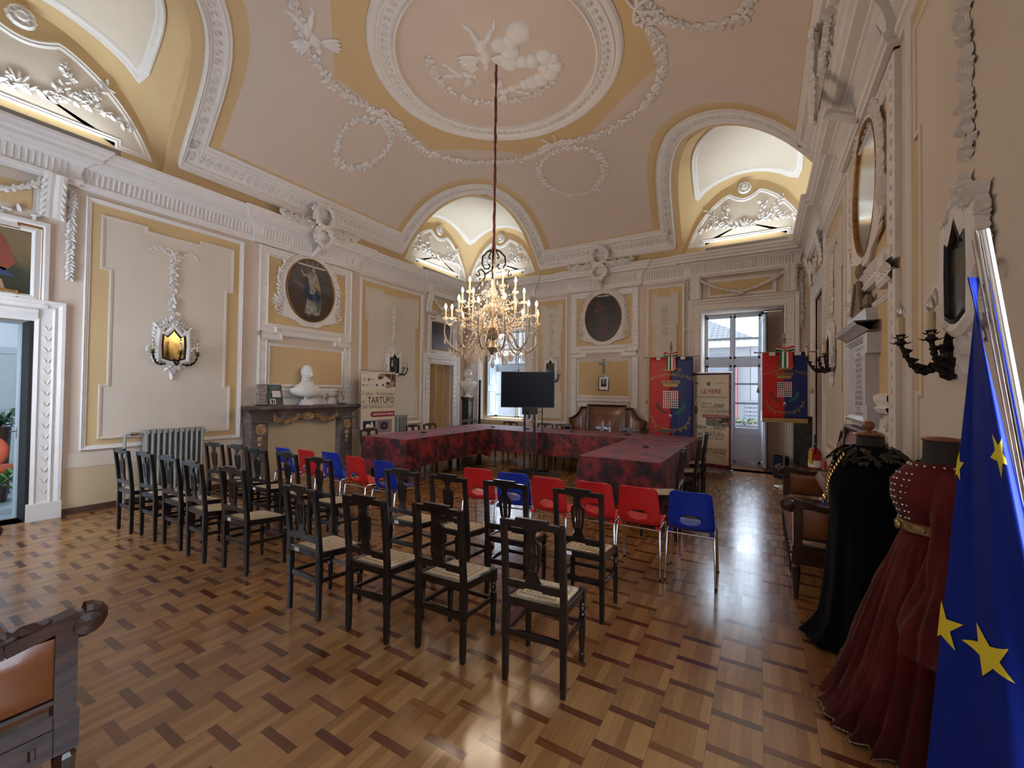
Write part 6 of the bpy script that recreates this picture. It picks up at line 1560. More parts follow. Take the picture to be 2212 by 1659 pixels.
def bust(loc,rz,label,style):
    t=thing('bust',label,'bust',loc,rz)
    if style=='coat':
        mb=MB(); mb.box((0,.0,.02),(.20,.14,.04)); mb.box((0,0,.055),(.16,.12,.03)); mb.box((0,0,.08),(.13,.10,.03)); mb.lathe([(.055,.09),(.036,.11),(.036,.14),(.07,.20)],12,sq=(1,.9)); obj('plinth',mb,M_marblew,t)
        L=[(.14,.17,.07,0),(.15,.26,.10,-.0),(.18,.295,.115,-.01),(.24,.288,.125,-.01),(.305,.25,.125,-.005),(.355,.19,.11,.0),(.395,.125,.095,.005),(.425,.092,.085,.01),(.45,.078,.078,.01),(.50,.074,.076,.0),(.55,.072,.076,-.005)]
    else:
        mb=MB(); mb.lathe([(.10,0),(.10,.025),(.055,.05),(.05,.09),(.075,.12),(.06,.14)],16); obj('socle',mb,M_marblew,t,smooth=True,auto=40)
        L=[(.12,.055,.05,0),(.17,.10,.08,-.01),(.24,.165,.115,-.02),(.32,.225,.13,-.02),(.375,.25,.125,-.01),(.415,.235,.115,.0),(.438,.15,.095,.0),(.46,.078,.076,0),(.51,.072,.074,-.005),(.56,.07,.074,-.01)]
    n=40; vs=[]
    for z,rx,ry,oy in L:
        for k in range(n):
            a=2*PI*k/n; x=rx*sin(a); y=oy-ry*cos(a)
            if z<.42: y-=.016*math.exp(-((x/.09)**2))*(1 if cos(a)>0 else 0)
            if style=='drape' and .14<z<.46: q=.010*sin(x*60+z*90+k*.6); y+=q*(-1 if cos(a)>0 else 1)
            zz=z-(.06*(x/rx)**2*0 if z>.2 else 0)
            if style=='coat' and z<.25: zz=z+.07*(x/.29)**2
            vs.append((x,y,zz))
    mb=MB(); N=len(L); mb.add(vs,[(i*n+k,i*n+(k+1)%n,(i+1)*n+(k+1)%n,(i+1)*n+k) for i in range(N-1) for k in range(n)]+[tuple(range(n))])
    tz=.455 if style=='coat' else .475; sc=1.0*1.16
    yaw=.25 if style=='coat' else .85; Rm=Matrix.Rotation(yaw,3,'Z')
    def mt(v): return Rm@(v*sc)+Vector((0,-.01,tz))
    head(mb,mt,moustache=style=='coat',curls=style=='drape')
    obj('figure',mb,M_marblew,t,smooth=True,auto=70,fixn=False)
    if style=='coat':
        mb=MB()
        for s in(-1,1): 
            mb.tube([(s*.070,.03,.475),(s*.085,-.045,.45),(s*.065,-.115,.38),(s*.012,-.145,.27)],[.012,.014,.013,.004],6); mb.tube([(s*.13,-.07,.40),(s*.115,-.12,.335),(s*.02,-.148,.26)],[.004,.007,.003],5)
            mb.tube([(s*.05,-.05,.50),(s*.03,-.075,.47),(s*.004,-.085,.44)],.008,5)
        mb.tube([(.004,-.146,.27),(.006,-.14,.18)],.004,5); 
        for z in (.24,.20): mb.ball((.02,-.142,z),.008,6,4)
        obj('lapels',mb,M_marblew,t,smooth=True)
    else:
        mb=MB()
        for k in range(7): mb.tube([(-.20+.01*k,-.03-.004*k,.40-.02*k),(-.09,-.105,.36-.025*k),(.06,-.125,.37-.02*k),(.19,-.06,.43-.022*k)],.011,5)
        for s in(-1,1): mb.tube([(s*.20,-.02,.41),(s*.15,-.08,.44),(s*.07,-.09,.46),(0,-.10,.44)],.014,6)
        obj('drapery',mb,M_marblew,t,smooth=True)
    return t
bust((XL+.20,4.70,1.302),R_(90-8),'white marble bust of a balding moustached man in a coat, on the mantelpiece','coat')
B2=bust((-7.0,9.38,1.42),R_(40),'white marble bust with curly hair and drapery, on the dark corner pedestal','drape'); pass
M_gmarble=mat('dark_green_marble',(.055,.055,.045),.25,var=.4,scale=9)
pd=thing('pedestal','dark green marble pedestal carrying the classical bust in the far left corner','pedestal',(-7.0,9.38,0))
mb=MB(); mb.box((0,0,.05),(.42,.42,.10)); mb.lathe([(.22,.10),(.20,.14),(.165,.18),(.15,1.30),(.17,1.36),(.20,1.40),(.20,1.42)],4,(0,0,0)); obj('column',mb,M_gmarble,pd)
pd=thing('pedestal','dark green marble column behind the short gonfalon in the right corner','pedestal',(.66,9.5,0))
mb=MB(); mb.box((0,0,.05),(.36,.36,.10)); mb.box((0,0,.62),(.27,.27,1.05)); mb.box((0,0,1.17),(.34,.34,.06)); obj('column',mb,M_gmarble,pd)
pl=thing('black_panel','tall narrow black panel standing between the corner bust and the window','panel',(-6.98,9.62,0)); mb=MB(); mb.box((.22,0,.95),(.07,.03,1.9)); obj('board',mb,M_black,pl)
# mantel objects
ob=thing('ceramic_vase','pale speckled ceramic slab vase at the left end of the mantelpiece','vase',(XL+.2,3.90,1.302),R_(85))
mb=MB(); mb.box((0,0,.185),(.135,.08,.36),rz=.0); mb.lathe([(.03,0),(.03,.02)],12,(.03,-.045,.32),Matrix.Rotation(PI/2,3,'X')); obj('body',mb,mat('speckled_clay',(.45,.38,.33),.7,var=.4,scale=25),ob); mb=MB(); mb.box((0,0,.012),(.15,.10,.024)); obj('foot',mb,M_black,ob); mb=MB(); mb.ball((.03,-.045,.33),(.03,.012,.03),10,6); obj('knob',mb,M_marble,ob)
ob=thing('framed_collage','dark green photo collage leaning on the wall beside the ceramic vase','picture',(XL+.12,4.19,1.302),R_(90))
MF=lambda a,z,d: Vector((a,.0-d+.10*(z/.4),z))
mb=MB(); mb.prism(rect(-.13,.13,0,.36),MF,0,.015); obj('board',mb,mat('collage_green',(.10,.15,.14),.4,var=.6,scale=14),ob)
mb=MB(); flat(mb,rect(-.05,.10,.14,.25),MF,.017,0); flat(mb,[(-.06,.25),(.0,.28),(.11,.25)],MF,.018,1); flat(mb,rect(-.10,.0,.02,.11),MF,.017,0); flat(mb,rect(-.08,-.05,.03,.10),MF,.019,2); flat(mb,rect(-.04,-.02,.03,.09),MF,.019,2); flat(mb,[(-.11,.30),(-.02,.345),(.1,.31),(.02,.28)],MF,.018,3); obj('photographs',mb,[M_wht,mat('terracotta_print',(.30,.12,.08),.6),M_pdark,mat('slate_print',(.12,.17,.22),.6)],ob,fixn=False)
ob=thing('glass_ornament','small clear glass ornament on the mantelpiece between bust and scroll plaque','ornament',(XL+.22,5.12,1.302))
mb=MB(); mb.lathe([(.04,0),(.045,.01),(.01,.03),(.05,.10),(.085,.16),(.05,.20),(.01,.22)],14,sq=(.4,1)); obj('body',mb,M_dead,ob,smooth=True)
ob=thing('ceramic_plaque','small cream ceramic plaque with a brown S-shaped relief at the right end of the mantelpiece','ornament',(XL+.18,5.48,1.302),R_(88))
mb=MB(); mb.box((0,0,.16),(.14,.04,.29)); obj('body',mb,mat('cream_ceramic',(.52,.45,.36),.5),ob); mb=MB(); mb.box((0,0,.01),(.15,.07,.02)); obj('foot',mb,M_black,ob); mb=MB(); mb.tube([(.03*sin(t*2.2),-.022,.08+.17*t/2.8) for t in [i*.2 for i in range(15)]],.009,6); obj('relief',mb,mat('brown_glaze',(.16,.08,.04),.4),ob)
ob=thing('thermostat','small white thermostat on the wall right of the fireplace','thermostat',tuple(WL(5.74,1.62,0)),world=True); mb=MB(); mb.prism(rect(5.71,5.78,1.58,1.66),WL,0.03,.06); obj('case',mb,M_wht,ob); mb=MB(); mb.prism(rect(5.725,5.765,1.61,1.645),WL,.06,.062); obj('display',mb,M_greypaint,ob)
# ---------------------------------------------------------------- radiators
def radiator(yc,n,label,pitch=.066):
    t=thing('radiator',label,'radiator',(XL+.13,yc,0)); w=n*pitch
    for k in range(n):
        y=-w/2+pitch*(k+.5); mb=MB()
        for x in (-.055,.0,.055):
            mb.tube([(x,y,.14),(x,y,.97)],.017,8)
        mb.box((0,y,.98),(.15,.05,.05)); mb.box((0,y,.14),(.15,.05,.05)); mb.box((0,y,.56),(.10,.012,.84))
        o=obj('column',mb,M_greypaint,t,smooth=True,auto=40)
    mb=MB(); mb.tube([(0,-w/2-.03,.96),(0,w/2+.03,.96)],.02,8); obj('connector',mb,M_greypaint,t)
    for q in(-1,1): mb=MB(); mb.box((0,q*(w/2-.05),.06),(.1,.03,.12)); obj('foot',mb,M_greypaint,t)
    mb=MB(); mb.tube([(0,-w/2-.03,.96),(0,-w/2-.16,.96),(0,-w/2-.18,.94),(0,-w/2-.18,.0)],.016,8); obj('feed_pipe',mb,M_greypaint,t,smooth=True,auto=50)
    mb=MB(); mb.tube([(0,-w/2-.05,.96),(0,-w/2-.13,.96)],.03,10); obj('valve',mb,M_chrome,t,smooth=True,auto=50)
radiator(2.72,11,'grey cast-iron column radiator under the golden mirror on the left wall')
radiator(7.15,5,'small grey column radiator half hidden by the truffle fair banner')
# ---------------------------------------------------------------- oval pictures
def oval(M,a,zc,ow,oh,label,bg,figs,fm):
    r=thing('oval_painting',label,'painting',tuple(M(a,zc,0)),world=True)
    mb=MB(); mb.prism(circ((a,zc),ow,48,0,2*PI,oh),M,.015,.035); obj('canvas',mb,bg,r)
    mb=MB(); mb.sweep(circ((a,zc),ow,64,0,2*PI,oh),[(.022,.03),(.02,.05),(.008,.062),(-.004,.05),(-.004,.03)],M); obj('frame',mb,M_gold,r,smooth=True,auto=40)
    if figs:
        mb=MB(); 
        for i,(poly,mi) in enumerate(figs): flat(mb,[(a+x,zc+z) for x,z in poly],M,.0365+.0004*i,mi)
        obj('painted_figure',mb,fm,r,fixn=False)
    return r
def paintbg(name,lo,mid,hi,z0):
    n=NT(name); x,y,z=n.xyz(); f=n.noise(3.5,4,sc=(1,1,2)); h=n.m('ADD',n.m('MULTIPLY',z,.55),n.m('ADD',n.m('MULTIPLY',f,.7),z0))
    n.base(n.ramp(h,[(.1,lo),(.5,mid),(.85,hi)])); n.set(rough=.35); return n.mat
pf=[mat('painted_flesh_tone',(.42,.25,.17),.45,var=.1,scale=20),mat('painted_white_dress',(.42,.40,.33),.45,var=.35,scale=14),mat('painted_blue_drape',(.035,.075,.16),.45,var=.4,scale=14),mat('painted_green_shade',(.10,.13,.09),.45,var=.3,scale=14),mat('painted_brown_hair',(.10,.045,.02),.45),mat('painted_grey_cloud',(.15,.14,.13),.45,var=.3,scale=10)]
E_=lambda cx,cz,rx,rz,mi,n=16: (ell(cx,cz,rx,rz,n),mi)
fig1=[([(-.42,.12),(-.30,.16),(-.12,.05),(-.02,.02),(-.1,-.03),(-.25,.06)],5),E_(.03,.42,.055,.075,4),E_(.03,.40,.04,.055,0),([(-.02,.35),(.07,.35),(.12,.28),(.13,.08),(.04,.05),(-.06,.06),(-.07,.22),(-.10,.26),(-.13,.24),(-.06,.33)],1),
([(-.10,.27),(-.17,.24),(-.22,.32),(-.24,.36),(-.20,.36),(-.16,.29),(-.10,.31)],0),([(.12,.28),(.17,.1),(.19,-.06),(.165,-.07),(.13,.05),(.10,.2)],0),([(-.08,.08),(.08,.09),(.18,.0),(.2,-.2),(.18,-.42),(.10,-.46),(-.14,-.44),(-.10,-.2)],1),([(.06,.1),(.17,.0),(.2,-.25),(.14,-.42),(.08,-.2)],3),([(-.12,.13),(-.06,.1),(-.02,-.0),(.17,-.06),(.20,-.14),(.12,-.20),(-.06,-.18),(-.13,-.10),(-.16,.0)],2),([(-.06,.0),(.06,.0),(.05,-.06),(-.05,-.06)],1),E_(-.06,-.47,.03,.015,0,8),E_(.11,-.45,.03,.015,0,8)]
oval(WL,4.88,3.46,.495,.60,'oval oil painting of a woman in white dress and blue drape, above the fireplace',paintbg('dusk_painting_ground',(.06,.028,.012),(.055,.035,.025),(.11,.10,.095),.25),fig1,pf)
pf2=[mat('painted_dark_flesh',(.12,.06,.04),.45,var=.3,scale=14),mat('painted_dull_red',(.11,.025,.018),.45,var=.3,scale=10),mat('painted_olive',(.07,.05,.03),.45,var=.3,scale=10)]
fig2=[E_(-.12,.36,.07,.06,2),E_(-.10,.33,.035,.045,0),([(-.14,.28),(-.02,.32),(.08,.26),(.06,.12),(-.05,.06),(-.16,.14)],1),([(-.16,.25),(-.24,.15),(-.12,.12),(-.1,.18)],0),([(-.12,.1),(.08,.1),(.14,-.1),(.1,-.25),(-.1,-.22)],2),([(-.10,-.15),(.08,-.12),(.12,-.36),(-.04,-.44),(-.12,-.38)],1),E_(.16,-.46,.02,.02,0,8)]
oval(WB,-3.29,3.40,.455,.58,'dark oval oil painting of a red-robed figure on the back wall, above the crucifix',paintbg('dark_painting_ground',(.03,.015,.01),(.028,.018,.014),(.02,.015,.014),.2),fig2,pf2)
gl=NT('glazed_dark_painting'); f=gl.noise(2,3); gl.base(gl.ramp(f,[(.3,(.03,.025,.02)),(.7,(.07,.06,.05))])); gl.set(rough=.22,spec=.9,coat=1.0); gl.b.inputs['Coat Roughness'].default_value=.12
oval(WR,4.855,3.46,.495,.60,'oval picture on the right wall whose surface shows only a pale reflection',gl.mat,None,None)
# ---------------------------------------------------------------- crucifix, portrait
r=thing('crucifix','small dark wooden crucifix on the back wall above the framed portrait','crucifix',tuple(WB(-3.265,2.1,0)),world=True)
mb=MB(); mb.prism(rect(-3.285,-3.245,2.02,2.40),WB,.02,.04); mb.prism(rect(-3.37,-3.16,2.27,2.31),WB,.02,.04); obj('cross',mb,M_blackwood,r)
mb=MB(); P=lambda a,z,d=.05: WB(-3.265+a,z,d)
mb.tube([P(0,2.06),P(.005,2.14),P(-.003,2.20,.06),P(0,2.27)],[.007,.010,.012,.013],6); mb.tube([P(-.09,2.305),P(0,2.275),P(.09,2.305)],[.004,.007,.004],5); mb.ball(P(.004,2.30,.06),.012,6,5); obj('figure',mb,M_brass,r,smooth=True)
r=thing('framed_portrait','small framed portrait photograph of a man in a dark suit under the crucifix','picture',tuple(WB(-3.26,1.8,0)),world=True)
mb=MB(); mb.sweep(rect(-3.39,-3.13,1.64,1.98),[(0,.015),(0,.04),(.015,.04),(.018,.025)],WB); obj('frame',mb,M_blackwood,r)
mb=MB(); flat(mb,rect(-3.385,-3.135,1.645,1.975),WB,.025,0); flat(mb,rect(-3.33,-3.19,1.73,1.92),WB,.027,1); flat(mb,[(-3.32,1.73),(-3.20,1.73),(-3.20,1.79),(-3.235,1.82),(-3.285,1.82),(-3.32,1.79)],WB,.028,2); flat(mb,ell(-3.262,1.855,.024,.035),WB,.029,3); flat(mb,[(-3.29,1.87),(-3.28,1.895),(-3.25,1.90),(-3.235,1.87),(-3.25,1.885),(-3.275,1.885)],WB,.030,0); flat(mb,[(-3.27,1.82),(-3.25,1.82),(-3.26,1.78)],WB,.030,0)
obj('photograph',mb,[M_wht,mat('photo_backdrop_blue',(.10,.12,.17),.5,var=.3,scale=30),M_blk,M_skinp],r,fixn=False)
# ---------------------------------------------------------------- marble plaque on the right wall
r=thing('marble_plaque','white inscribed marble tablet with a carved brown finial on the right wall above the settee','plaque',tuple(WR(4.98,1.4,0)),world=True)
a0,a1=4.52,5.42
mb=MB(); mb.prism(rect(a0,a1,1.36,2.12),WR,0,.07); mb.sweep(rect(a0,a1,1.36,2.12),[(0,.07),(0,.10),(.02,.11),(.05,.085),(.06,.07)],WR)
for x in (a0-.02,a1+.02):
    for z in (1.44,2.04): mb.prism(rect(x-.05,x+.05,z-.09,z+.08),WR,0,.10)
obj('tablet',mb,mat('greyish_marble',(.60,.60,.62),.35,var=.08,scale=3),r)
mb=MB(); P=[(a0-.09,2.14),(a1+.09,2.14)]; mb.sweep(P,[(0,0),(0,.09),(.03,.13),(.05,.17),(.08,.19),(.08,0)],WR,False); mb.prism([(a0,2.22),(a1,2.22),(a1-.04,2.34),(a0+.04,2.34)],WR,0,.09); obj('cornice',mb,bpy.data.materials['greyish_marble'],r)
c=(a0+a1)/2
mb=MB(); mb.prism([(c-.30,2.34),(c+.30,2.34),(c+.22,2.42),(c+.12,2.50),(c+.07,2.62),(c+.03,2.66),(c-.03,2.66),(c-.07,2.62),(c-.12,2.50),(c-.22,2.42)],WR,0,.08); mb.ball(WR(c,2.74,.05),(.05,.06,.08),10,8)
for s in(-1,1): mb.ball(WR(c+s*.28,2.42,.05),(.04,.06,.06),8,6); mb.tube([WR(c+s*(.05+.06*k),2.64-.09*k,.085) for k in range(4)],.02,6)
obj('finial',mb,mat('brown_carved_stone',(.26,.185,.135),.7,var=.2,scale=20),r)
mb=MB(); rr2=random.Random(9)
MWR=lambda a,z,d: WR(-a,z,d)
ls=['CITTADINI ILLUSTRI','NOBILE','COMM AVVOCATO','DEPUTATO','BENEFATTORE','LASCIAVA','AL COMUNE','E AI POVERI','IN MEMORIA','RICONOSCENTE','QUESTA LAPIDE','POSE','ANNO MCMXII']
for i,sx in enumerate(ls): text(mb,sx,.048,MWR,-c,2.01-i*.050,'CENTER',.072,.95)
obj('inscription',mb,mat('worn_inscription',(.16,.15,.15),.6),r,fixn=False)
# ---------------------------------------------------------------- bin, extinguisher
r=thing('waste_bin','round dark blue waste bin near the foot of the short gonfalon','bin',(.325,9.62,0)); mb=MB(); mb.lathe([(.125,0),(.145,.40),(.138,.40),(.12,.02)],24); obj('body',mb,mat('navy_bin',(.008,.02,.06),.4),r,smooth=True,auto=40); mb=MB(); mb.lathe([(.146,.385),(.150,.39),(.150,.405),(.146,.41)],24,cap=False); obj('rim',mb,M_black,r,smooth=True)
r=thing('fire_extinguisher','red fire extinguisher with a yellow tag hanging low beside the far right door','extinguisher',(.70,7.75,.42))
mb=MB(); mb.lathe([(.075,0),(.085,.02),(.085,.30),(.06,.36),(.03,.39)],18); obj('cylinder',mb,bpy.data.materials['signal_red_paint'],r,smooth=True,auto=50)
mb=MB(); mb.box((0,0,.42),(.03,.10,.03)); mb.box((0,-.03,.45),(.025,.12,.012)); mb.lathe([(.02,.38),(.02,.42)],8); obj('valve',mb,M_chrome,r)
mb=MB(); mb.tube([(0,.05,.43),(0,.03,.56),(0,-.03,.58),(0,-.07,.50),(0,-.085,.3)],.011,8); obj('hose',mb,M_black,r,smooth=True)
mb=MB(); mb.box((-.06,-.075,.25),(.01,.07,.19),rot=Matrix.Rotation(.15,3,'X')@Matrix.Rotation(.5,3,'Z')); obj('yellow_tag',mb,mat('yellow_tag',(.75,.55,.03),.5),r)
mb=MB(); mb.lathe([(.0865,.10),(.0865,.20)],18,cap=False); obj('white_band',mb,M_wht,r)
mb=MB(); mb.box((.12,0,.05),(.03,.12,.3)); mb.box((.08,0,-.01),(.1,.12,.015)); obj('wall_bracket',mb,M_redp,r)
# ---------------------------------------------------------------- mannequins
def loft(L,n=48,fold=None):
    vs=[]
    for i,(z,rx,ry,ox,oy) in enumerate(L):
        for k in range(n):
            a=2*PI*k/n; f=fold(a,z) if fold else 0; vs.append((ox+(rx+f)*cos(a),oy+(ry+f)*sin(a),z))
    N=len(L); return vs,[(i*n+k,i*n+(k+1)%n,(i+1)*n+(k+1)%n,(i+1)*n+k) for i in range(N-1) for k in range(n)]
M_velb=mat('black_velvet',(.004,.005,.009),.95,var=.2,sheen=.04,spec=.1)
M_velr=mat('crimson_velvet',(.12,.012,.010),.9,var=.3,scale=4,sheen=.12,bump=.2,bs=50,spec=.15)
M_felt=mat('dark_grey_mannequin_cloth',(.03,.027,.025),.9,var=.1)
def interp(L,m=5):
    o=[]
    for a,b in zip(L,L[1:]): o+=[tuple(x+(y-x)*i/m for x,y in zip(a,b)) for i in range(m)]
    return o+[L[-1]]
mn=thing('caped_mannequin','headless mannequin in a long black velvet cape with a gold chain, beside the right settee','mannequin',(.585,3.42,0))
L=interp([(0.02,.25,.24,0,0),(.4,.215,.21,0,0),(.8,.195,.19,0,0),(1.0,.20,.19,0,0),(1.12,.205,.18,0,0),(1.20,.175,.15,0,0),(1.26,.11,.10,0,0),(1.285,.08,.075,0,0)],5)
vs,fs=loft(L,64,lambda a,z: (.020*sin(a*9)+.012*sin(a*17+1))*max(0,1.05-z)/1.05)
vs=[(x-(.10*math.exp(-((z)/.10)**2) if (x<-.12) else 0)*math.exp(-((y)/.18)**2),y,max(z,.006)) for x,y,z in vs]
vs=[(min(x,.245),y,z) for x,y,z in vs]
mb=MB(); mb.add(vs,fs); obj('cape',mb,M_velb,mn,smooth=True)
mb=MB(); mb.lathe([(.075,1.25),(.062,1.30),(.06,1.35)],20); obj('neck',mb,M_felt,mn,smooth=True,auto=50)
mb=MB(); mb.lathe([(.072,1.348),(.078,1.353),(.07,1.364),(.02,1.37),(.013,1.38),(.030,1.395),(.034,1.415),(.022,1.435),(.003,1.44)],20); obj('knob',mb,mat('reddish_turned_wood',(.22,.06,.025),.3,coat=.4),mn,smooth=True,auto=50)
mb=MB(); r5=random.Random(2)
for k in range(170):
    a=r5.uniform(0,2*PI); t=r5.random(); R=.10+.09*t; c=Vector((R*cos(a),R*.92*sin(a),1.285-.085*t)); d=Vector((cos(a+r5.uniform(-.6,.6)),sin(a+r5.uniform(-.6,.6)),-.5)).normalized(); s=Vector((-sin(a),cos(a),0))*.018
    mb.add([c,c+d*.03+s+V(0,0,.01),c+d*.06,c+d*.03-s],[(0,1,2,3)])
obj('feathered_collar',mb,mat('olive_brown_trim',(.075,.055,.035),.8,var=.4,scale=30),mn,fixn=False)
mb=MB()
for s in (-1,1):
    for k in range(13):
        t=k/12; mb.lathe([(.003,-.005),(.016,-.003),(.016,.003),(.003,.005)],7,(-.15-.075*sin(PI*t*.55),-.06-s*.085*(1-t)-.02,1.235-.27*t),Matrix.Rotation(PI/2,3,'Y'))
mb.ball((-.235,-.09,.945),(.012,.022,.026),8,6); obj('gold_chain',mb,mat('gold_metal',(.75,.50,.16),.3,1,var=.1),mn)
mb=MB(); mb.ball((-.238,-.09,.905),(.01,.012,.016),8,6); obj('blue_gem',mb,mat('blue_gem',(.02,.05,.5),.1),mn)
dr=thing('dressed_mannequin','headless mannequin in a long red velvet gown with pearls and a gold belt','mannequin',(.70,2.62,0))
L=interp([(0.012,.40,.34,-.03,.10),(.10,.36,.31,-.02,.08),(.35,.29,.27,-.01,.04),(.7,.215,.20,0,.01),(.93,.15,.135,0,0),(.98,.135,.12,0,0),(1.03,.14,.125,0,0),(1.13,.165,.15,-.01,0),(1.21,.165,.14,-.01,0),(1.27,.13,.10,0,0),(1.30,.085,.075,0,0)],5)
def GF(a,z): q=sin(a*13+.8*sin(z*3)); return (.050*(1-abs(q)**.6*1.3)+.018*sin(a*29+1.3))*max(0,(.95-z)/.95)**.7
vs,fs=loft(L,144,GF)
vs=[(min(x,.125),y,z) for x,y,z in vs]
mb=MB(); mb.add(vs,fs); obj('gown',mb,M_velr,dr,smooth=True)
# hanging sleeves
for s,(bx,by) in ((-1,(.03,-.15)),(1,(.02,.15))):
    mb=MB(); Ls=interp([(1.27,.05,.04,bx*.8,by*.6),(1.20,.085,.07,bx-.01,by*.8),(1.0,.085,.085,bx-.02,by*1.0),(.80,.10,.10,bx-.04,by*1.25),(.62,.14,.12,bx-.07,by*1.45),(.52,.13,.11,bx-.08,by*1.5),(.47,.03,.03,bx-.08,by*1.5)],4)
    vs,fs=loft(Ls,60,lambda a,z:(.014*sin(a*5+z*9)+.010*sin(a*11-z*6))*min(1,max(0,(1.2-z)*3)))
    vs=[(min(x,.125),y,z) for x,y,z in vs]; mb.add(vs,fs); obj('sleeve',mb,M_velr,dr,smooth=True)
mb=MB(); mb.lathe([(.075,1.29),(.062,1.32),(.060,1.40)],20); obj('neck',mb,M_felt,dr,smooth=True,auto=50)
mb=MB(); mb.lathe([(.063,1.398),(.066,1.403),(.064,1.412),(.02,1.418)],20); obj('neck_cap',mb,mat('reddish_turned_wood',(.22,.06,.025),.3,coat=.4),dr,smooth=True)
mb=MB(); vs,fs=loft([(.985,.140,.126,0,0),(.99,.150,.136,0,0),(1.025,.152,.138,0,0),(1.03,.142,.128,0,0)],40); mb.add(vs,fs)
for k in range(26): a=2*PI*k/26; mb.ball((.152*cos(a),.138*sin(a),1.008),(.008,.008,.012),6,4)
mb.ball((-.155,-.03,1.008),(.012,.022,.022),8,6); obj('gold_belt',mb,mat('brocade_gold',(.50,.32,.14),.4,.5,var=.3,scale=40),dr,fixn=False)
mb=MB()
for k in range(22): a=2*PI*k/22; mb.ball((.112*cos(a),.10*sin(a),1.288),.0045,6,4)
for i in range(8):
    for u in (-.045,-.02,.02,.045):
        t=i/7; z=1.25-.20*t; w=u*(1-.3*t); a=PI+.5+w*6; 
        rx=.15+.022*sin(PI*min(1,t*1.1)); mb.ball((-.008+rx*cos(a)*1.03,.13*sin(a),z),.0042,6,4)
obj('pearls',mb,mat('pearl',(.80,.76,.70),.25,coat=.5),dr)
mb=MB()
P=[]
n=96; 
for k in range(n+1):
    a=2*PI*k/n; f=GF(a,.012); P.append((min(.125,-.03+(.405+f)*cos(a)),.10+(.345+f)*sin(a),.018))
mb.tube(P,.003,4,closed=False)
for i in range(0,len(P)-1): 
    for q in (0,.5): c=Vector(P[i]).lerp(Vector(P[i+1]),q); mb.ball(c,.006,5,3)
obj('hem_braid',mb,mat('antique_gold_braid',(.26,.18,.10),.5,.3),dr)
# ---------------------------------------------------------------- flags
FX,FY=.0,.0
fl_=thing('european_flag','blue flag with yellow stars on a slanted chrome pole, nearest at the right','flag',(.68,1.42,0),world=True)
base=Vector((.70,1.42,.0)); top=Vector((.448,1.40,1.99))
mb=MB(); mb.tube([base,top],.0105,16); obj('pole',mb,M_chrome,fl_,smooth=True,auto=50)
mb=MB(); mb.tube([base+Vector((-.0145,-.004,0)),top+Vector((-.0145,-.004,-.0))],.0025,8); mb.tube([base+Vector((-.0195,-.004,0)),top+Vector((-.0195,-.004,-.02))],.002,8); obj('second_rod',mb,M_brass,fl_,smooth=True)
mb=MB(); mb.lathe([(.14,0),(.14,.02),(.03,.05),(.02,.1)],20,tuple(base)); obj('foot',mb,M_chrome,fl_,smooth=True,auto=40)
def FM(u,z,d=0): # u across the visible width 0..1, z height
    t=min(max((1.88-z)/1.75,0),1)
    pp=base+(top-base)*(z/1.99)
    left=Vector((.440,1.405))+ (Vector((.340,1.46))-Vector((.440,1.405)))*min(t*1.2,1)
    right=Vector((pp.x-.045-.0*t,pp.y-.012)) 
    sag=min(t*6,1)
    wdt=.15*t
    r2=Vector((right.x+ .0+.02*t,right.y))
    p=left.lerp(r2,u)
    fold=(.018*sin(u*8+.6)+.006*sin(u*19+z*3))*min(1,t*3)
    bul=(u/.7 if u<.7 else 1-.5*(u-.7)/.3)*.13*min(1,t*2.5)
    return Vector((p.x+fold*.35-d*.5,p.y-.0*t+fold-bul-d,z))
FM2=lambda u,z,d: FM(u,z,d)
mb=MB(); mb.grid(lambda u,v: FM(u,(.45+1.43*v) if True else 0),40,40)
M_eu=mat('royal_blue_flag_cloth',(.003,.018,.24),.65,var=.04,spec=.2)
fo=obj('flag_cloth',mb,M_eu,fl_,smooth=True,fixn=False); md=fo.modifiers.new('s','SOLIDIFY'); md.thickness=.003
M_star=mat('star_yellow',(.75,.62,.03),.6)
def star(u,z,r,rot=0,su=1.):
    mb=MB(); W_=.22; P=[]
    for k in range(10):
        a=PI/2+rot+k*PI/5; q=r*(1 if k%2==0 else .40); P.append((q*cos(a)/W_*su,q*sin(a)))
    n=6
    for k in range(10):
        A=P[k];B=P[(k+1)%10]
        vs=[];ix={}
        for i in range(n+1):
            for j in range(i+1):
                f=i/n; g=j/i if i else 0; x=(A[0]+(B[0]-A[0])*g)*f; y=(A[1]+(B[1]-A[1])*g)*f
                ix[(i,j)]=len(vs); vs.append(FM(min(max(u+x,-.02),1.02),z+y,.004))
        fs=[]
        for i in range(n):
            for j in range(i+1):
                fs.append((ix[(i,j)],ix[(i+1,j)],ix[(i+1,j+1)]))
                if j<i: fs.append((ix[(i,j)],ix[(i+1,j+1)],ix[(i,j+1)]))
        mb.add(vs,fs)
    obj('yellow_star',mb,M_star,fl_,fixn=False)
star(.62,1.475,.05,.5,.6); star(.0,1.035,.06,.1,.7); star(.36,1.03,.058,.45,.75); star(.0,1.43,.04,0,.5)
it=thing('green_white_flag','edge of a green and white flag behind the blue flag at the right border','flag',(.76,1.75,0),world=True)
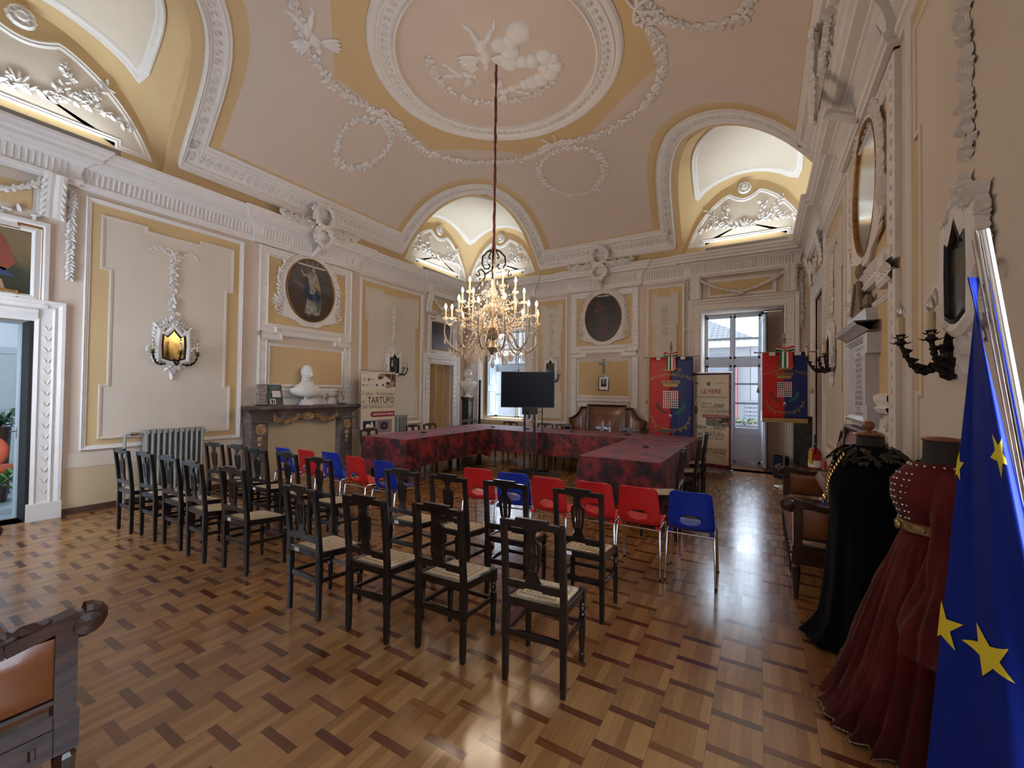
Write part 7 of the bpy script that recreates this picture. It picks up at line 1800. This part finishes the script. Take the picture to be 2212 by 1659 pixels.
mb=MB(); mb.mi=0; mb.grid(lambda u,v: Vector((.70+.05*u+.012*sin(v*4+u*6),1.62+.05*sin(u*7),.55+.75*v)),12,16); mb.mi=1; mb.grid(lambda u,v: Vector((.75+.05*u,1.66+.04*sin(u*7+1),.55+.75*v)),12,16); obj('flag_cloth',mb,[M_green,M_wht],it,smooth=True,fixn=False)
mb=MB(); mb.tube([(.80,1.68,0),(.80,1.68,1.40)],.01,8); mb.lathe([(.04,0),(.04,.02)],12,(.80,1.68,0)); obj('pole',mb,M_brass,it)
# chair, plants in the next room
ar=thing('upholstered_chair','orange-red upholstered chair with wooden legs, glimpsed through the left doorway','chair',(-9.75,1.47,0),R_(60)); ar.scale=(.8,.8,.8)
M_or=mat('orange_red_upholstery',(.55,.09,.03),.6,var=.1)
mb=MB(); mb.lathe([(.02,.36),(.28,.38),(.30,.44),(.24,.5),(.02,.51)],18); obj('seat',mb,M_or,ar,smooth=True); mb=MB(); mb.ball((0,-.24,.78),(.25,.06,.28),14,10); obj('backrest',mb,M_or,ar,smooth=True)
for x in (-.2,.2):
    for y in (-.18,.2): mb=MB(); mb.tube([(x,y,.38),(x*1.05,y*1.05,.2),(x*1.2,y*1.15,0)],[.03,.02,.015],6); obj('leg',mb,M_brownwood,ar)
for loc,l,sd in (((-9.0,1.36,0),'leafy potted plant on the floor of the room behind the left doorway',1),((-10.6,1.62,.72),'dark potted palm beyond the orange-red chair, through the left doorway',2)):
    p=thing('potted_plant',l,'plant',loc); r6=random.Random(sd)
    mb=MB(); mb.lathe([(.09,-.0 if sd==1 else -.72),(.12,.2),(.10,.2)],14); obj('pot',mb,M_brownwood,p)
    mb=MB()
    for k in range(50):
        a=r6.uniform(0,6.28); d=Vector((cos(a),sin(a),r6.uniform(.1,1.6))).normalized(); L_=r6.uniform(.15,.36); c=Vector((0,0,.2)); q=c+d*L_; e=q+Vector((cos(a),sin(a),-.5))*.16; s=Vector((-sin(a),cos(a),0))*.025
        mb.add([c,q+s,e,q-s],[(0,1,2,3)])
    obj('foliage',mb,mat('dark_leaf_green',(.02,.07,.025),.5,var=.3) if sd==2 else mat('fresh_leaf_green',(.10,.26,.05),.5,var=.3),p,fixn=False)
finish()
